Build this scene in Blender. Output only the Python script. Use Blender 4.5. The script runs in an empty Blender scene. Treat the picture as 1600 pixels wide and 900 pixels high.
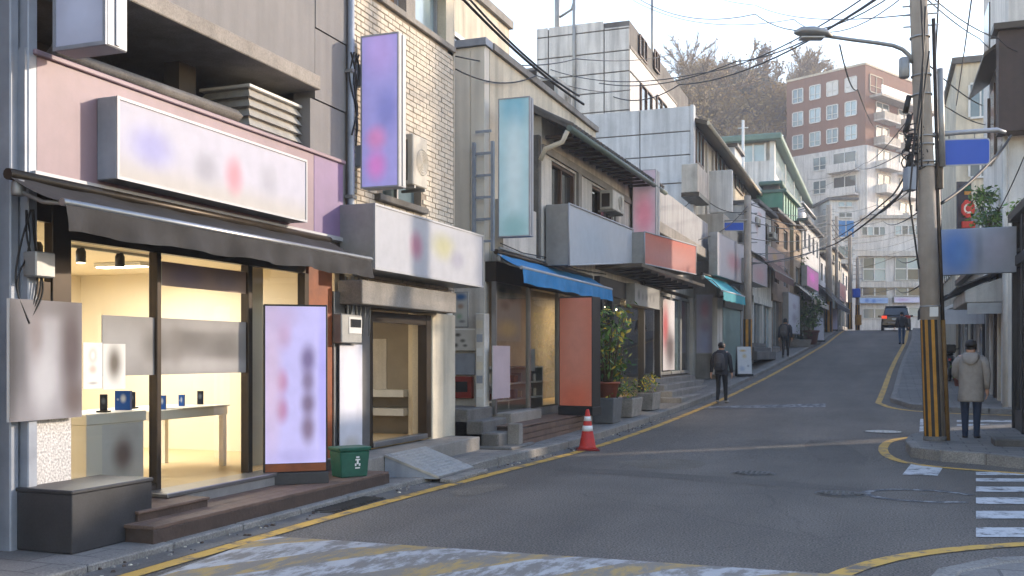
import bpy, bmesh, math, random
from mathutils import Vector, Matrix, noise as mnoise
R = math.radians
random.seed(7)
sc = bpy.context.scene
COL = sc.collection

# ------------------------------------------------------------------ camera, sky, sun, exposure
F, CX, HY, YAW, CZ = 1550.0, 800.0, 555.0, R(20.4), 1.6
S_, C_ = math.sin(YAW), math.cos(YAW)
cam_d = bpy.data.cameras.new('camera'); cam = bpy.data.objects.new('camera', cam_d); COL.objects.link(cam)
cam.location = (0, 0, CZ); cam.rotation_euler = (R(90), 0, YAW)
cam_d.sensor_fit = 'HORIZONTAL'; cam_d.sensor_width = 36; cam_d.lens = 36 * F / 1600
cam_d.shift_y = (HY - 450) / 1600; cam_d.clip_end = 3000; cam_d.clip_start = 0.05
sc.camera = cam
SUN_AZ, SUN_EL = R(50), R(17)          # azimuth from +Y (up the street) towards +X
wd = bpy.data.worlds.new('World'); sc.world = wd; wd.use_nodes = True
wn = wd.node_tree.nodes; wl = wd.node_tree.links
bg = wn['Background']
sky = wn.new('ShaderNodeTexSky'); sky.sky_type = 'NISHITA'; sky.sun_disc = False
sky.sun_elevation = SUN_EL; sky.sun_rotation = SUN_AZ; sky.air_density = 1.6; sky.dust_density = 0.5; sky.ozone_density = 2.6
tint = wn.new('ShaderNodeVectorMath'); tint.operation = 'MULTIPLY'; tint.inputs[1].default_value = (1.08, .955, 1.03)     # cool-neutral white balance of the winter sky
wl.new(sky.outputs[0], tint.inputs[0]); wl.new(tint.outputs[0], bg.inputs[0]); bg.inputs[1].default_value = 0.15
sl = bpy.data.lights.new('sun', 'SUN'); so = bpy.data.objects.new('sun', sl); COL.objects.link(so)
sl.energy = 1.4; sl.angle = R(1.2); sl.color = (1.0, 0.84, 0.66)
sv = Vector((math.sin(SUN_AZ) * math.cos(SUN_EL), math.cos(SUN_AZ) * math.cos(SUN_EL), math.sin(SUN_EL)))
so.rotation_euler = (-sv).to_track_quat('-Z', 'Y').to_euler()
so.location = sv * 60
sc.view_settings.view_transform = 'Standard'; sc.view_settings.look = 'None'
sc.view_settings.exposure = 1.95; sc.view_settings.gamma = 1.0
sc.cycles.use_denoising = True; sc.cycles.max_bounces = 6; sc.cycles.use_adaptive_sampling = True; sc.cycles.adaptive_threshold = .02; sc.cycles.transparent_max_bounces = 12
sc.cycles.sample_clamp_indirect = 6.0; sc.cycles.caustics_reflective = False; sc.cycles.caustics_refractive = False

# ------------------------------------------------------------------ measuring: photograph columns/rows to places in the street
def ray(px):
    u = (px - CX) / F
    return (-S_ + C_ * u, C_ + S_ * u)
def at(px, py, D):
    a, b = ray(px)
    return Vector((a * D, b * D, CZ + (HY - py) / F * D))
def at_z(px, py, z):
    return at(px, py, (CZ - z) * F / (py - HY))
class Fac:
    """A facade plane: s runs along it up the street, n points out over the pavement."""
    def __init__(s, x, y, x2=None, y2=None):
        s.o = Vector((x, y)); d = Vector(((x2 if x2 is not None else x) - x, (y2 if y2 is not None else y + 1) - y)).normalized()
        s.d = d; s.nn = Vector((d.y, -d.x))
    def D(s, px, n=0):
        r = Vector(ray(px)); return (s.o.dot(s.nn) + n) / r.dot(s.nn)
    def s(s, px, n=0):
        return (Vector(ray(px)) * s.D(px, n) - s.o).dot(s.d)
    def z(s, px, py, n=0):
        return CZ + (HY - py) / F * s.D(px, n)
    def Ds(s, px, sv):
        return (s.o.dot(s.d) + sv) / Vector(ray(px)).dot(s.d)
    def ns(s, px, sv):
        return (Vector(ray(px)) * s.Ds(px, sv) - s.o).dot(s.nn)
    def zs(s, px, py, sv):
        return CZ + (HY - py) / F * s.Ds(px, sv)
    def w(s, a, n, z):
        p = s.o + s.d * a + s.nn * n
        return Vector((p.x, p.y, z))
    def rect(s, p0, p1, t, b, n=0):
        return (s.s(p0, n), s.s(p1, n), s.z(p0, b, n), s.z(p0, t, n))

def smooth_table(pts, x):
    if x <= pts[0][0]: return pts[0][1]
    for (x0, y0), (x1, y1) in zip(pts, pts[1:]):
        if x <= x1: return y0 + (y1 - y0) * (x - x0) / (x1 - x0)
    return pts[-1][1]
GZ = [(-80, 0), (16, 0), (20, .06), (22.5, .11), (27.5, .23), (32, .45), (37, .80), (44.6, 1.40), (50, 1.74), (57.7, 2.22), (65, 2.78), (70, 3.15), (73, 3.33), (76, 3.40), (82, 3.42), (140, 3.45), (600, 3.5)]
def gz(y):
    return sum(smooth_table(GZ, y + k) for k in (-1.5, -.75, 0, .75, 1.5)) / 5
LX = [(-20, -5.1), (9, -5.09), (11, -4.97), (14.3, -4.78), (16, -4.62), (20, -4.5), (27.5, -4.4), (32, -4.2), (37, -3.85), (44.6, -3.3), (57.7, -2.85), (72, -2.4), (90, -1.8)]
RX = [(28.8, -.07), (38.9, .3), (49, .79), (60, 1.3), (72, 1.7), (90, 2.3)]
def lx(y): return sum(smooth_table(LX, y + k) for k in (-1.5, -.75, 0, .75, 1.5)) / 5
def rx(y): return smooth_table(RX, y)

# ------------------------------------------------------------------ mesh building
WL = {}
class MB:
    def __init__(s): s.v = []; s.f = []; s.m = []; s.uv = {}; s.sm = []
    def add(s, vs, fs, mi=0, smooth=False):
        b = len(s.v); s.v += [tuple(v) for v in vs]
        for f in fs: s.f.append(tuple(b + i for i in f)); s.m.append(mi); s.sm.append(smooth)
        return s
    def hexa(s, p, mi=0):      # p: 4 bottom then 4 top, counter-clockwise from above
        return s.add(p, [(3, 2, 1, 0), (4, 5, 6, 7), (0, 1, 5, 4), (1, 2, 6, 5), (2, 3, 7, 6), (3, 0, 4, 7)], mi)
    def box(s, x0, x1, y0, y1, z0, z1, mi=0):
        x0, x1 = min(x0, x1), max(x0, x1); y0, y1 = min(y0, y1), max(y0, y1); z0, z1 = min(z0, z1), max(z0, z1)
        return s.hexa([(x0, y0, z0), (x1, y0, z0), (x1, y1, z0), (x0, y1, z0), (x0, y0, z1), (x1, y0, z1), (x1, y1, z1), (x0, y1, z1)], mi)
    def fb(s, fa, s0, s1, n0, n1, z0, z1, mi=0):
        s0, s1 = min(s0, s1), max(s0, s1); n0, n1 = min(n0, n1), max(n0, n1); z0, z1 = min(z0, z1), max(z0, z1)
        q = [(s0, n0), (s0, n1), (s1, n1), (s1, n0)]
        return s.hexa([fa.w(a, n, z0) for a, n in q] + [fa.w(a, n, z1) for a, n in q], mi)
    def obox(s, c, ax, ay, hx, hy, z0, z1, mi=0):   # box about c with horizontal axes
        ax = Vector(ax).normalized(); ay = Vector(ay).normalized(); c = Vector(c)
        q = [c + ax * (i * hx) + ay * (j * hy) for i, j in ((-1, -1), (1, -1), (1, 1), (-1, 1))]
        return s.hexa([(p.x, p.y, z0) for p in q] + [(p.x, p.y, z1) for p in q], mi)
    def quad(s, a, b, c, d, mi=0, uv=False):
        if uv: s.uv[len(s.f)] = ((0, 0), (1, 0), (1, 1), (0, 1))
        return s.add([a, b, c, d], [(0, 1, 2, 3)], mi)
    def tube(s, pts, r, n=8, mi=0, cap=True, smooth=True):
        pts = [Vector(p) for p in pts]; rs = r if isinstance(r, (list, tuple)) else [r] * len(pts)
        vs = []; fs = []
        up = None
        for i, p in enumerate(pts):
            t = (pts[min(i + 1, len(pts) - 1)] - pts[max(i - 1, 0)])
            t = t.normalized() if t.length > 1e-9 else Vector((0, 0, 1))
            if up is None: up = Vector((0, 0, 1)) if abs(t.z) < .9 else Vector((1, 0, 0))
            a = t.cross(up); a = a.normalized() if a.length > 1e-6 else t.orthogonal().normalized()
            b = a.cross(t).normalized(); up = b
            for k in range(n):
                w = 2 * math.pi * k / n; vs.append(p + a * (math.cos(w) * rs[i]) + b * (math.sin(w) * rs[i]))
        for i in range(len(pts) - 1):
            for k in range(n):
                k2 = (k + 1) % n; fs.append((i * n + k, i * n + k2, (i + 1) * n + k2, (i + 1) * n + k))
        s.add(vs, fs, mi, smooth)
        if cap:
            s.add([], [], mi); b = len(s.v) - len(vs)
            s.f.append(tuple(b + k for k in reversed(range(n)))); s.m.append(mi); s.sm.append(False)
            e = b + (len(pts) - 1) * n; s.f.append(tuple(e + k for k in range(n))); s.m.append(mi); s.sm.append(False)
        return s
    def loft(s, rings, mi=0, smooth=True, cap=True):
        n = len(rings[0]); b = len(s.v)
        for r in rings: s.v += [tuple(p) for p in r]
        for i in range(len(rings) - 1):
            for k in range(n):
                k2 = (k + 1) % n
                s.f.append((b + i * n + k, b + i * n + k2, b + (i + 1) * n + k2, b + (i + 1) * n + k)); s.m.append(mi); s.sm.append(smooth)
        if cap:
            s.f.append(tuple(b + k for k in reversed(range(n)))); s.m.append(mi); s.sm.append(False)
            e = b + (len(rings) - 1) * n; s.f.append(tuple(e + k for k in range(n))); s.m.append(mi); s.sm.append(False)
        return s
    def lathe(s, c, prof, n=16, mi=0, smooth=True):
        c = Vector(c)
        return s.loft([[c + Vector((r * math.cos(2 * math.pi * k / n), r * math.sin(2 * math.pi * k / n), z)) for k in range(n)] for r, z in prof], mi, smooth)
    def prism(s, poly, z0, z1, mi=0):     # poly counter-clockwise list of (x, y); z may be functions
        n = len(poly); f0 = z0 if callable(z0) else (lambda x, y: z0); f1 = z1 if callable(z1) else (lambda x, y: z1)
        vs = [(x, y, f0(x, y)) for x, y in poly] + [(x, y, f1(x, y)) for x, y in poly]
        return s.add(vs, [tuple(reversed(range(n))), tuple(range(n, 2 * n))] + [(k, (k + 1) % n, n + (k + 1) % n, n + k) for k in range(n)], mi)
    def grid(s, fn, nu, nv, mi=0, smooth=True):
        vs = [fn(i / nu, j / nv) for j in range(nv + 1) for i in range(nu + 1)]
        return s.add(vs, [(j * (nu + 1) + i, j * (nu + 1) + i + 1, (j + 1) * (nu + 1) + i + 1, (j + 1) * (nu + 1) + i) for j in range(nv) for i in range(nu)], mi, smooth)
    def build(s, name, mat, parent=None, bev=0, label=None, cat=None, group=None, kind=None):
        me = bpy.data.meshes.new(name)
        xs, ys, zs = zip(*s.v)
        o0 = Vector(((min(xs) + max(xs)) / 2, (min(ys) + max(ys)) / 2, min(zs)))
        me.from_pydata([(x - o0.x, y - o0.y, z - o0.z) for x, y, z in s.v], [], s.f)
        for m in (mat if isinstance(mat, (list, tuple)) else [mat]): me.materials.append(m)
        me.polygons.foreach_set('material_index', s.m); me.polygons.foreach_set('use_smooth', s.sm)
        if s.uv:
            ul = me.uv_layers.new(name='UVMap')
            for fi, cs in s.uv.items():
                for li, c in zip(me.polygons[fi].loop_indices, cs): ul.data[li].uv = c
        me.update()
        if bev:
            bm = bmesh.new(); bm.from_mesh(me)
            bmesh.ops.bevel(bm, geom=[e for e in bm.edges if e.is_manifold and e.calc_face_angle(0) > .5], offset=bev, segments=1, affect='EDGES', clamp_overlap=True)
            bm.to_mesh(me); bm.free()
        return put(name, me, o0, parent, label, cat, group, kind)
def put(name, me, wloc, parent=None, label=None, cat=None, group=None, kind=None):
    o = bpy.data.objects.new(name, me); COL.objects.link(o)
    if parent is not None:
        o.parent = parent; o.location = Vector(wloc) - WL[parent.name]
    else: o.location = wloc
    WL[o.name] = Vector(wloc)
    return tag(o, label, cat, group, kind)
def tag(o, label=None, cat=None, group=None, kind=None):
    if label: o['label'] = label
    if cat: o['category'] = cat
    if group: o['group'] = group
    if kind: o['kind'] = kind
    return o
def thing(name, label, cat, loc, group=None, kind=None):
    return put(name, None, loc, None, label, cat, group, kind)
def fbox(name, mat, parent, fa, s0, s1, n0, n1, z0, z1, bev=0, **k):
    return MB().fb(fa, s0, s1, n0, n1, z0, z1).build(name, mat, parent, bev, **k)

# ------------------------------------------------------------------ materials
def lin(c):
    return tuple(((v / 255) / 12.92 if v / 255 <= .04045 else ((v / 255 + .055) / 1.055) ** 2.4) for v in c)
MATS = {}
def mat(name, rgb, rough=.7, var=.25, scl=1.5, streak=0, bump=0, bscl=50, metal=0, spec=.4, emit=0, speck=0, trans=0):
    m = bpy.data.materials.new(name); m.use_nodes = True; MATS[name] = m
    nt = m.node_tree; N = nt.nodes; L = nt.links; p = N['Principled BSDF']
    c = lin(rgb); p.inputs['Roughness'].default_value = rough; p.inputs['Metallic'].default_value = metal
    p.inputs['Specular IOR Level'].default_value = spec
    g = N.new('ShaderNodeNewGeometry')
    n1 = N.new('ShaderNodeTexNoise'); n1.inputs['Scale'].default_value = scl; n1.inputs['Detail'].default_value = 7; n1.inputs['Roughness'].default_value = .65
    L.new(g.outputs['Position'], n1.inputs['Vector'])
    mr = N.new('ShaderNodeMapRange'); mr.inputs[1].default_value = .3; mr.inputs[2].default_value = .7; mr.inputs[3].default_value = 1 - var; mr.inputs[4].default_value = 1 + var * .6
    L.new(n1.outputs[0], mr.inputs[0]); val = mr.outputs[0]
    def mul(a, b):
        k = N.new('ShaderNodeMath'); k.operation = 'MULTIPLY'; L.new(a, k.inputs[0]); L.new(b, k.inputs[1]); return k.outputs[0]
    if streak:
        mp = N.new('ShaderNodeVectorMath'); mp.operation = 'MULTIPLY'; mp.inputs[1].default_value = (5, 5, .35); L.new(g.outputs['Position'], mp.inputs[0])
        n2 = N.new('ShaderNodeTexNoise'); n2.inputs['Scale'].default_value = 1.0; n2.inputs['Detail'].default_value = 5; L.new(mp.outputs[0], n2.inputs['Vector'])
        m2 = N.new('ShaderNodeMapRange'); m2.inputs[1].default_value = .42; m2.inputs[2].default_value = .72; m2.inputs[3].default_value = 1; m2.inputs[4].default_value = 1 - streak
        L.new(n2.outputs[0], m2.inputs[0]); val = mul(val, m2.outputs[0])
    if speck:
        n4 = N.new('ShaderNodeTexNoise'); n4.inputs['Scale'].default_value = 55; n4.inputs['Detail'].default_value = 2; L.new(g.outputs['Position'], n4.inputs['Vector'])
        m4 = N.new('ShaderNodeMapRange'); m4.inputs[1].default_value = .35; m4.inputs[2].default_value = .65; m4.inputs[3].default_value = 1 - speck; m4.inputs[4].default_value = 1 + speck
        L.new(n4.outputs[0], m4.inputs[0]); val = mul(val, m4.outputs[0])
    vm = N.new('ShaderNodeVectorMath'); vm.operation = 'SCALE'; vm.inputs[0].default_value = c; L.new(val, vm.inputs['Scale'])
    L.new(vm.outputs[0], p.inputs['Base Color'])
    if emit:
        L.new(vm.outputs[0], p.inputs['Emission Color']); p.inputs['Emission Strength'].default_value = emit
    if bump:
        n3 = N.new('ShaderNodeTexNoise'); n3.inputs['Scale'].default_value = bscl; n3.inputs['Detail'].default_value = 4; L.new(g.outputs['Position'], n3.inputs['Vector'])
        b = N.new('ShaderNodeBump'); b.inputs['Strength'].default_value = bump; b.inputs['Distance'].default_value = .02; L.new(n3.outputs[0], b.inputs['Height']); L.new(b.outputs[0], p.inputs['Normal'])
    return m
def blur(name, base, blobs, rough=.6, emit=0, gain=1.0, second=None):
    """A print of soft colour patches on a flat face that carries a 0..1 UV map. second: colour at the foot of the face."""
    m = bpy.data.materials.new(name); m.use_nodes = True; MATS[name] = m
    nt = m.node_tree; N = nt.nodes; L = nt.links; p = N['Principled BSDF']; p.inputs['Roughness'].default_value = rough; p.inputs['Specular IOR Level'].default_value = .25
    tc = N.new('ShaderNodeUVMap'); sep = N.new('ShaderNodeSeparateXYZ'); L.new(tc.outputs[0], sep.inputs[0])
    cur = None
    def rgb(c):
        r = N.new('ShaderNodeRGB'); r.outputs[0].default_value = (*lin(c), 1); return r.outputs[0]
    cur = rgb(base)
    def mix(fac, c):
        nonlocal cur
        mx = N.new('ShaderNodeMix'); mx.data_type = 'RGBA'; L.new(fac, mx.inputs[0]); L.new(cur, mx.inputs[6]); L.new(rgb(c), mx.inputs[7]); cur = mx.outputs[2]
    if second:
        mr = N.new('ShaderNodeMapRange'); mr.interpolation_type = 'SMOOTHSTEP'; mr.inputs[1].default_value = .45; mr.inputs[2].default_value = 0; L.new(sep.outputs[1], mr.inputs[0]); mix(mr.outputs[0], second)
    for (u, v, ru, rv, c, k) in blobs:
        sb = N.new('ShaderNodeVectorMath'); sb.operation = 'SUBTRACT'; sb.inputs[1].default_value = (u, v, 0); L.new(tc.outputs[0], sb.inputs[0])
        dv = N.new('ShaderNodeVectorMath'); dv.operation = 'DIVIDE'; dv.inputs[1].default_value = (ru, rv, 1); L.new(sb.outputs[0], dv.inputs[0])
        ln = N.new('ShaderNodeVectorMath'); ln.operation = 'LENGTH'; L.new(dv.outputs[0], ln.inputs[0])
        mr = N.new('ShaderNodeMapRange'); mr.interpolation_type = 'SMOOTHSTEP'; mr.inputs[1].default_value = 1.25; mr.inputs[2].default_value = .15; mr.inputs[3].default_value = 0; mr.inputs[4].default_value = k
        L.new(ln.outputs['Value'], mr.inputs[0]); mix(mr.outputs[0], c)
    g = N.new('ShaderNodeNewGeometry'); n1 = N.new('ShaderNodeTexNoise'); n1.inputs['Scale'].default_value = 6; n1.inputs['Detail'].default_value = 6; L.new(g.outputs['Position'], n1.inputs['Vector'])
    mr = N.new('ShaderNodeMapRange'); mr.inputs[1].default_value = .3; mr.inputs[2].default_value = .7; mr.inputs[3].default_value = .93; mr.inputs[4].default_value = 1.03; L.new(n1.outputs[0], mr.inputs[0])
    mr.inputs[3].default_value *= gain; mr.inputs[4].default_value *= gain
    vm = N.new('ShaderNodeVectorMath'); vm.operation = 'SCALE'; L.new(cur, vm.inputs[0]); L.new(mr.outputs[0], vm.inputs['Scale'])
    L.new(vm.outputs[0], p.inputs['Base Color'])
    if emit: L.new(vm.outputs[0], p.inputs['Emission Color']); p.inputs['Emission Strength'].default_value = emit
    return m
def glass(name, tint=(235, 240, 240), refl=.9):
    m = bpy.data.materials.new(name); m.use_nodes = True; MATS[name] = m
    nt = m.node_tree; N = nt.nodes; L = nt.links; N.remove(N['Principled BSDF'])
    tr = N.new('ShaderNodeBsdfTransparent'); tr.inputs[0].default_value = (*lin(tint), 1)
    gl = N.new('ShaderNodeBsdfGlossy'); gl.inputs['Roughness'].default_value = .015; gl.inputs[0].default_value = (refl, refl, refl, 1)
    fr = N.new('ShaderNodeFresnel'); fr.inputs[0].default_value = 1.5
    mx = N.new('ShaderNodeMixShader'); L.new(fr.outputs[0], mx.inputs[0]); L.new(tr.outputs[0], mx.inputs[1]); L.new(gl.outputs[0], mx.inputs[2])
    L.new(mx.outputs[0], N['Material Output'].inputs[0]); return m
def paint(name, rgb, under, wear=.5, scl=6, stretch=(1, 1, 1)):
    """Worn road paint: the paint colour flaking off to the asphalt below."""
    m = mat(name, rgb, .75, .12, 3, bump=.2, bscl=90)
    nt = m.node_tree; N = nt.nodes; L = nt.links; p = N['Principled BSDF']
    src = p.inputs['Base Color'].links[0].from_socket
    g = N.new('ShaderNodeNewGeometry'); mp = N.new('ShaderNodeVectorMath'); mp.operation = 'MULTIPLY'; mp.inputs[1].default_value = stretch; L.new(g.outputs['Position'], mp.inputs[0])
    n = N.new('ShaderNodeTexNoise'); n.inputs['Scale'].default_value = scl; n.inputs['Detail'].default_value = 9; n.inputs['Roughness'].default_value = .72; L.new(mp.outputs[0], n.inputs['Vector'])
    mr = N.new('ShaderNodeMapRange'); mr.inputs[1].default_value = wear - .06; mr.inputs[2].default_value = wear + .06; L.new(n.outputs[0], mr.inputs[0])
    r = N.new('ShaderNodeRGB'); r.outputs[0].default_value = (*lin(under), 1)
    mx = N.new('ShaderNodeMix'); mx.data_type = 'RGBA'; L.new(mr.outputs[0], mx.inputs[0]); L.new(src, mx.inputs[6]); L.new(r.outputs[0], mx.inputs[7])
    L.new(mx.outputs[2], p.inputs['Base Color']); return m

M_ASPH = mat('asphalt', (98, 91, 83), .8, .25, .35, bump=.6, bscl=75, speck=.6)
M_CONC = mat('concrete', (142, 136, 128), .85, .3, 1.2, streak=.2, bump=.25, bscl=40, speck=.12)
M_CONC_D = mat('dark_concrete', (104, 101, 97), .85, .35, 1.5, streak=.25, bump=.25, bscl=40, speck=.15)
M_KERB = mat('kerb_granite', (128, 124, 118), .8, .3, 2, bump=.3, bscl=60, speck=.25)
M_PAVE = mat('paving', (126, 122, 117), .85, .25, 1.0, bump=.25, bscl=60, speck=.15)
M_YEL = paint('yellow_road_paint', (196, 154, 70), (100, 93, 84), .56, 4)
M_YELW = paint('worn_yellow_paint', (166, 138, 84), (124, 116, 104), .47, 5, (1.4, .5, 1))
M_WHT = paint('white_road_paint', (186, 186, 186), (98, 96, 94), .55, 5)
M_WHTW = paint('worn_white_paint', (172, 170, 168), (120, 114, 106), .50, 5, (1.4, .5, 1))
M_FAINT = paint('faded_white_paint', (150, 150, 150), (70, 71, 74), .47, 7)
M_WALL = mat('grey_render', (184, 176, 164), .85, 0.25, 1.3, streak=0.35, speck=.06, bump=.15, bscl=30)
M_WALLB = mat('pale_render', (200, 194, 184), .85, 0.21, 1.0, streak=0.35, speck=.06, bump=.12, bscl=30)
M_WALLC = mat('cream_render', (205, 194, 172), .85, 0.21, 1.0, streak=0.29, speck=.06, bump=.1, bscl=30)
M_WHITEWALL = mat('white_render', (212, 208, 202), .85, 0.17, .9, streak=0.32, speck=.06, bump=.1, bscl=25)
M_PANEL = mat('pale_panel', (214, 210, 204), .75, 0.17, .8, streak=0.45, speck=.06)
M_BLUEGREY = mat('blue_grey_panel', (196, 197, 198), .75, 0.17, .8, streak=0.29, speck=.06)
M_PINK = mat('pink_fascia', (134, 113, 120), .5, .14, 2, streak=.1)
M_PURPLE = mat('mauve_fascia', (122, 100, 132), .5, .14, 2, streak=.1)
M_STEEL = mat('brushed_steel', (150, 150, 150), .38, .15, 3, metal=.85)
M_DSTEEL = mat('dark_bronze_frame', (62, 54, 46), .4, .2, 3, metal=.6)
M_BGREY = mat('painted_blue_grey_metal', (146, 152, 162), .5, .2, 3, streak=.2, metal=.2)
M_GREYM = mat('galvanised_metal', (148, 148, 146), .5, .2, 4, metal=.5)
M_BLACK = mat('black_metal', (34, 34, 36), .5, .25, 3)
M_RUBBER = mat('black_cable', (26, 25, 25), .6, .2, 5)
M_WHITE = mat('white_paint', (208, 206, 200), .5, .1, 3)
M_WHITEA = mat('aluminium_white_trim', (156, 157, 161), .5, .1, 3, metal=.2)
M_BROWN = mat('brown_window_frame', (82, 60, 44), .55, .25, 5)
M_WOOD = mat('deck_wood', (104, 84, 72), .7, .35, 4, bump=.3, bscl=30)
M_WOODD = mat('deck_edge_wood', (72, 58, 50), .7, .3, 4, bump=.3, bscl=30)
M_ORWOOD = mat('orange_wood', (134, 72, 38), .5, .25, 5)
M_CREAM = mat('cream_interior', (222, 210, 186), .8, .05, 1)
M_CREAMF = mat('cream_floor', (200, 176, 134), .45, .08, 1)
M_TABLE = mat('white_laminate', (226, 220, 208), .35, .04, 2)
M_DARKIN = mat('dark_interior', (70, 66, 60), .85, .3, 1)
M_SKINM = mat('skin', (196, 150, 124), .55, .08, 8)
M_HAIR = mat('black_hair', (24, 21, 20), .55, .2, 30)
M_TERRA = mat('terracotta', (140, 72, 48), .75, .25, 8)
M_BLUE = mat('blue_awning_cloth', (36, 116, 168), .75, .18, 5, bump=.2, bscl=20)
M_TEAL = mat('teal_awning_cloth', (40, 140, 152), .75, .15, 5)
M_BLKCLOTH = mat('black_awning_cloth', (40, 38, 38), .8, .25, 4, bump=.25, bscl=14)
M_BROWNCL = mat('brown_awning_cloth', (96, 66, 58), .85, .2, 5)
M_GREEN = mat('green_plastic', (30, 90, 72), .55, .3, 6, streak=.25)
M_RED = mat('red_plastic', (190, 50, 40), .6, .3, 9, streak=.3)
M_REFL = mat('white_reflective_band', (220, 220, 218), .4, .05, 6)
M_SIGNBLUE = mat('blue_sign_face', (16, 74, 172), .4, .05, 3)
M_BRICK = mat('cream_brick', (200, 189, 172), .85, .22, 9, bump=.3, bscl=80, streak=.1)
M_MORTAR = mat('mortar', (142, 130, 116), .95, .2, 6)
M_REDBRICK = mat('red_brick_render', (130, 96, 80), .9, .14, .35, streak=.14)
M_GLASS = glass('clear_glass')
M_WGLASS = mat('reflective_window_glass', (96, 112, 116), .08, .25, .5, spec=.9)
M_WGLASSL = mat('pale_window_glass', (150, 168, 172), .1, .2, .5, spec=.9)
M_WGLASSD = mat('dark_window_glass', (52, 54, 54), .08, .3, .7, spec=.9)
M_ROOFT = mat('roof_tile', (84, 80, 76), .85, .3, 6)
M_GREENR = mat('green_roof_trim', (98, 122, 110), .6, .2, 3)
M_GREENP = mat('green_sheet', (98, 150, 126), .6, .15, 2)
M_POLE = mat('concrete_pole', (158, 146, 132), .85, .2, 3, streak=.25, bump=.2, bscl=60)
M_POLEY = mat('yellow_stripe', (186, 132, 40), .7, .3, 5, streak=.3)
M_POLEK = mat('black_stripe', (48, 45, 42), .7, .3, 5, streak=.3)
M_GRANITE = mat('speckled_granite', (186, 182, 178), .6, .1, 2, speck=.35)
M_CHECK = mat('checker_plate', (170, 168, 164), .4, .2, 6, metal=.6)
M_BENCH = mat('dark_grey_box', (54, 54, 56), .5, .3, 3, streak=.1, speck=.1)

# ================================================================== GROUND, ROAD, PAVEMENTS
def grid_joints(m, w, h, mort=.006, dark=.55):
    nt = m.node_tree; N = nt.nodes; L = nt.links; p = N['Principled BSDF']; src = p.inputs['Base Color'].links[0].from_socket
    g = N.new('ShaderNodeNewGeometry'); b = N.new('ShaderNodeTexBrick'); b.inputs['Scale'].default_value = 1; b.inputs['Mortar Size'].default_value = mort
    b.inputs['Brick Width'].default_value = w; b.inputs['Row Height'].default_value = h
    b.inputs['Color1'].default_value = (1, 1, 1, 1); b.inputs['Color2'].default_value = (.84, .84, .84, 1); b.inputs['Mortar'].default_value = (dark, dark, dark, 1)
    L.new(g.outputs['Position'], b.inputs[0]); mx = N.new('ShaderNodeMix'); mx.data_type = 'RGBA'; mx.blend_type = 'MULTIPLY'; mx.inputs[0].default_value = 1
    L.new(src, mx.inputs[6]); L.new(b.outputs[0], mx.inputs[7]); L.new(mx.outputs[2], p.inputs['Base Color'])
grid_joints(M_PAVE, .5, .3, .012)
def wear_asphalt(m):
    nt = m.node_tree; N = nt.nodes; L = nt.links; p = N['Principled BSDF']; src = p.inputs['Base Color'].links[0].from_socket
    g = N.new('ShaderNodeNewGeometry')
    v = N.new('ShaderNodeTexVoronoi'); v.feature = 'DISTANCE_TO_EDGE'; v.inputs['Scale'].default_value = .33
    n = N.new('ShaderNodeTexNoise'); n.inputs['Scale'].default_value = 1.6; n.inputs['Detail'].default_value = 6
    L.new(g.outputs['Position'], n.inputs['Vector']); ad = N.new('ShaderNodeVectorMath'); ad.operation = 'MULTIPLY_ADD'; ad.inputs[1].default_value = (.55, .55, 0)
    L.new(n.outputs[1], ad.inputs[0]); L.new(g.outputs['Position'], ad.inputs[2]); L.new(ad.outputs[0], v.inputs['Vector'])
    mr = N.new('ShaderNodeMapRange'); mr.inputs[1].default_value = .001; mr.inputs[2].default_value = .005; mr.inputs[3].default_value = .8; mr.inputs[4].default_value = 1; L.new(v.outputs[0], mr.inputs[0])
    # tyre-worn bands and patches
    mp = N.new('ShaderNodeVectorMath'); mp.operation = 'MULTIPLY'; mp.inputs[1].default_value = (.9, .12, 0); L.new(g.outputs['Position'], mp.inputs[0])
    n2 = N.new('ShaderNodeTexNoise'); n2.inputs['Scale'].default_value = 1; n2.inputs['Detail'].default_value = 4; L.new(mp.outputs[0], n2.inputs['Vector'])
    m2 = N.new('ShaderNodeMapRange'); m2.inputs[1].default_value = .3; m2.inputs[2].default_value = .7; m2.inputs[3].default_value = .8; m2.inputs[4].default_value = 1.22; L.new(n2.outputs[0], m2.inputs[0])
    k = N.new('ShaderNodeMath'); k.operation = 'MULTIPLY'; L.new(mr.outputs[0], k.inputs[0]); L.new(m2.outputs[0], k.inputs[1])
    vm = N.new('ShaderNodeVectorMath'); vm.operation = 'SCALE'; L.new(src, vm.inputs[0]); L.new(k.outputs[0], vm.inputs['Scale']); L.new(vm.outputs[0], p.inputs['Base Color'])
wear_asphalt(M_ASPH)

ys = [-60, -30, -10] + [i * .75 for i in range(0, 118)] + [95, 110, 140, 200, 300, 600, 1500]
def sheet(name, xf0, xf1, dz, m, ylist, nx=1, **k):
    mb = MB(); n = len(ylist)
    mb.v = [((xf0(y) + (xf1(y) - xf0(y)) * i / nx), y, gz(y) + dz) for y in ylist for i in range(nx + 1)]
    mb.f = [(j * (nx + 1) + i, j * (nx + 1) + i + 1, (j + 1) * (nx + 1) + i + 1, (j + 1) * (nx + 1) + i) for j in range(n - 1) for i in range(nx)]
    mb.m = [0] * len(mb.f); mb.sm = [True] * len(mb.f)
    return mb.build(name, m, **k)
sheet('ground', lambda y: -900, lambda y: 900, -.03, M_CONC_D, ys, 2, kind='structure')
sheet('road', lambda y: -7.5 if y < 90 else -40, lambda y: 60, 0, M_ASPH, [y for y in ys if -40 < y < 150], 2, kind='structure')

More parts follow.
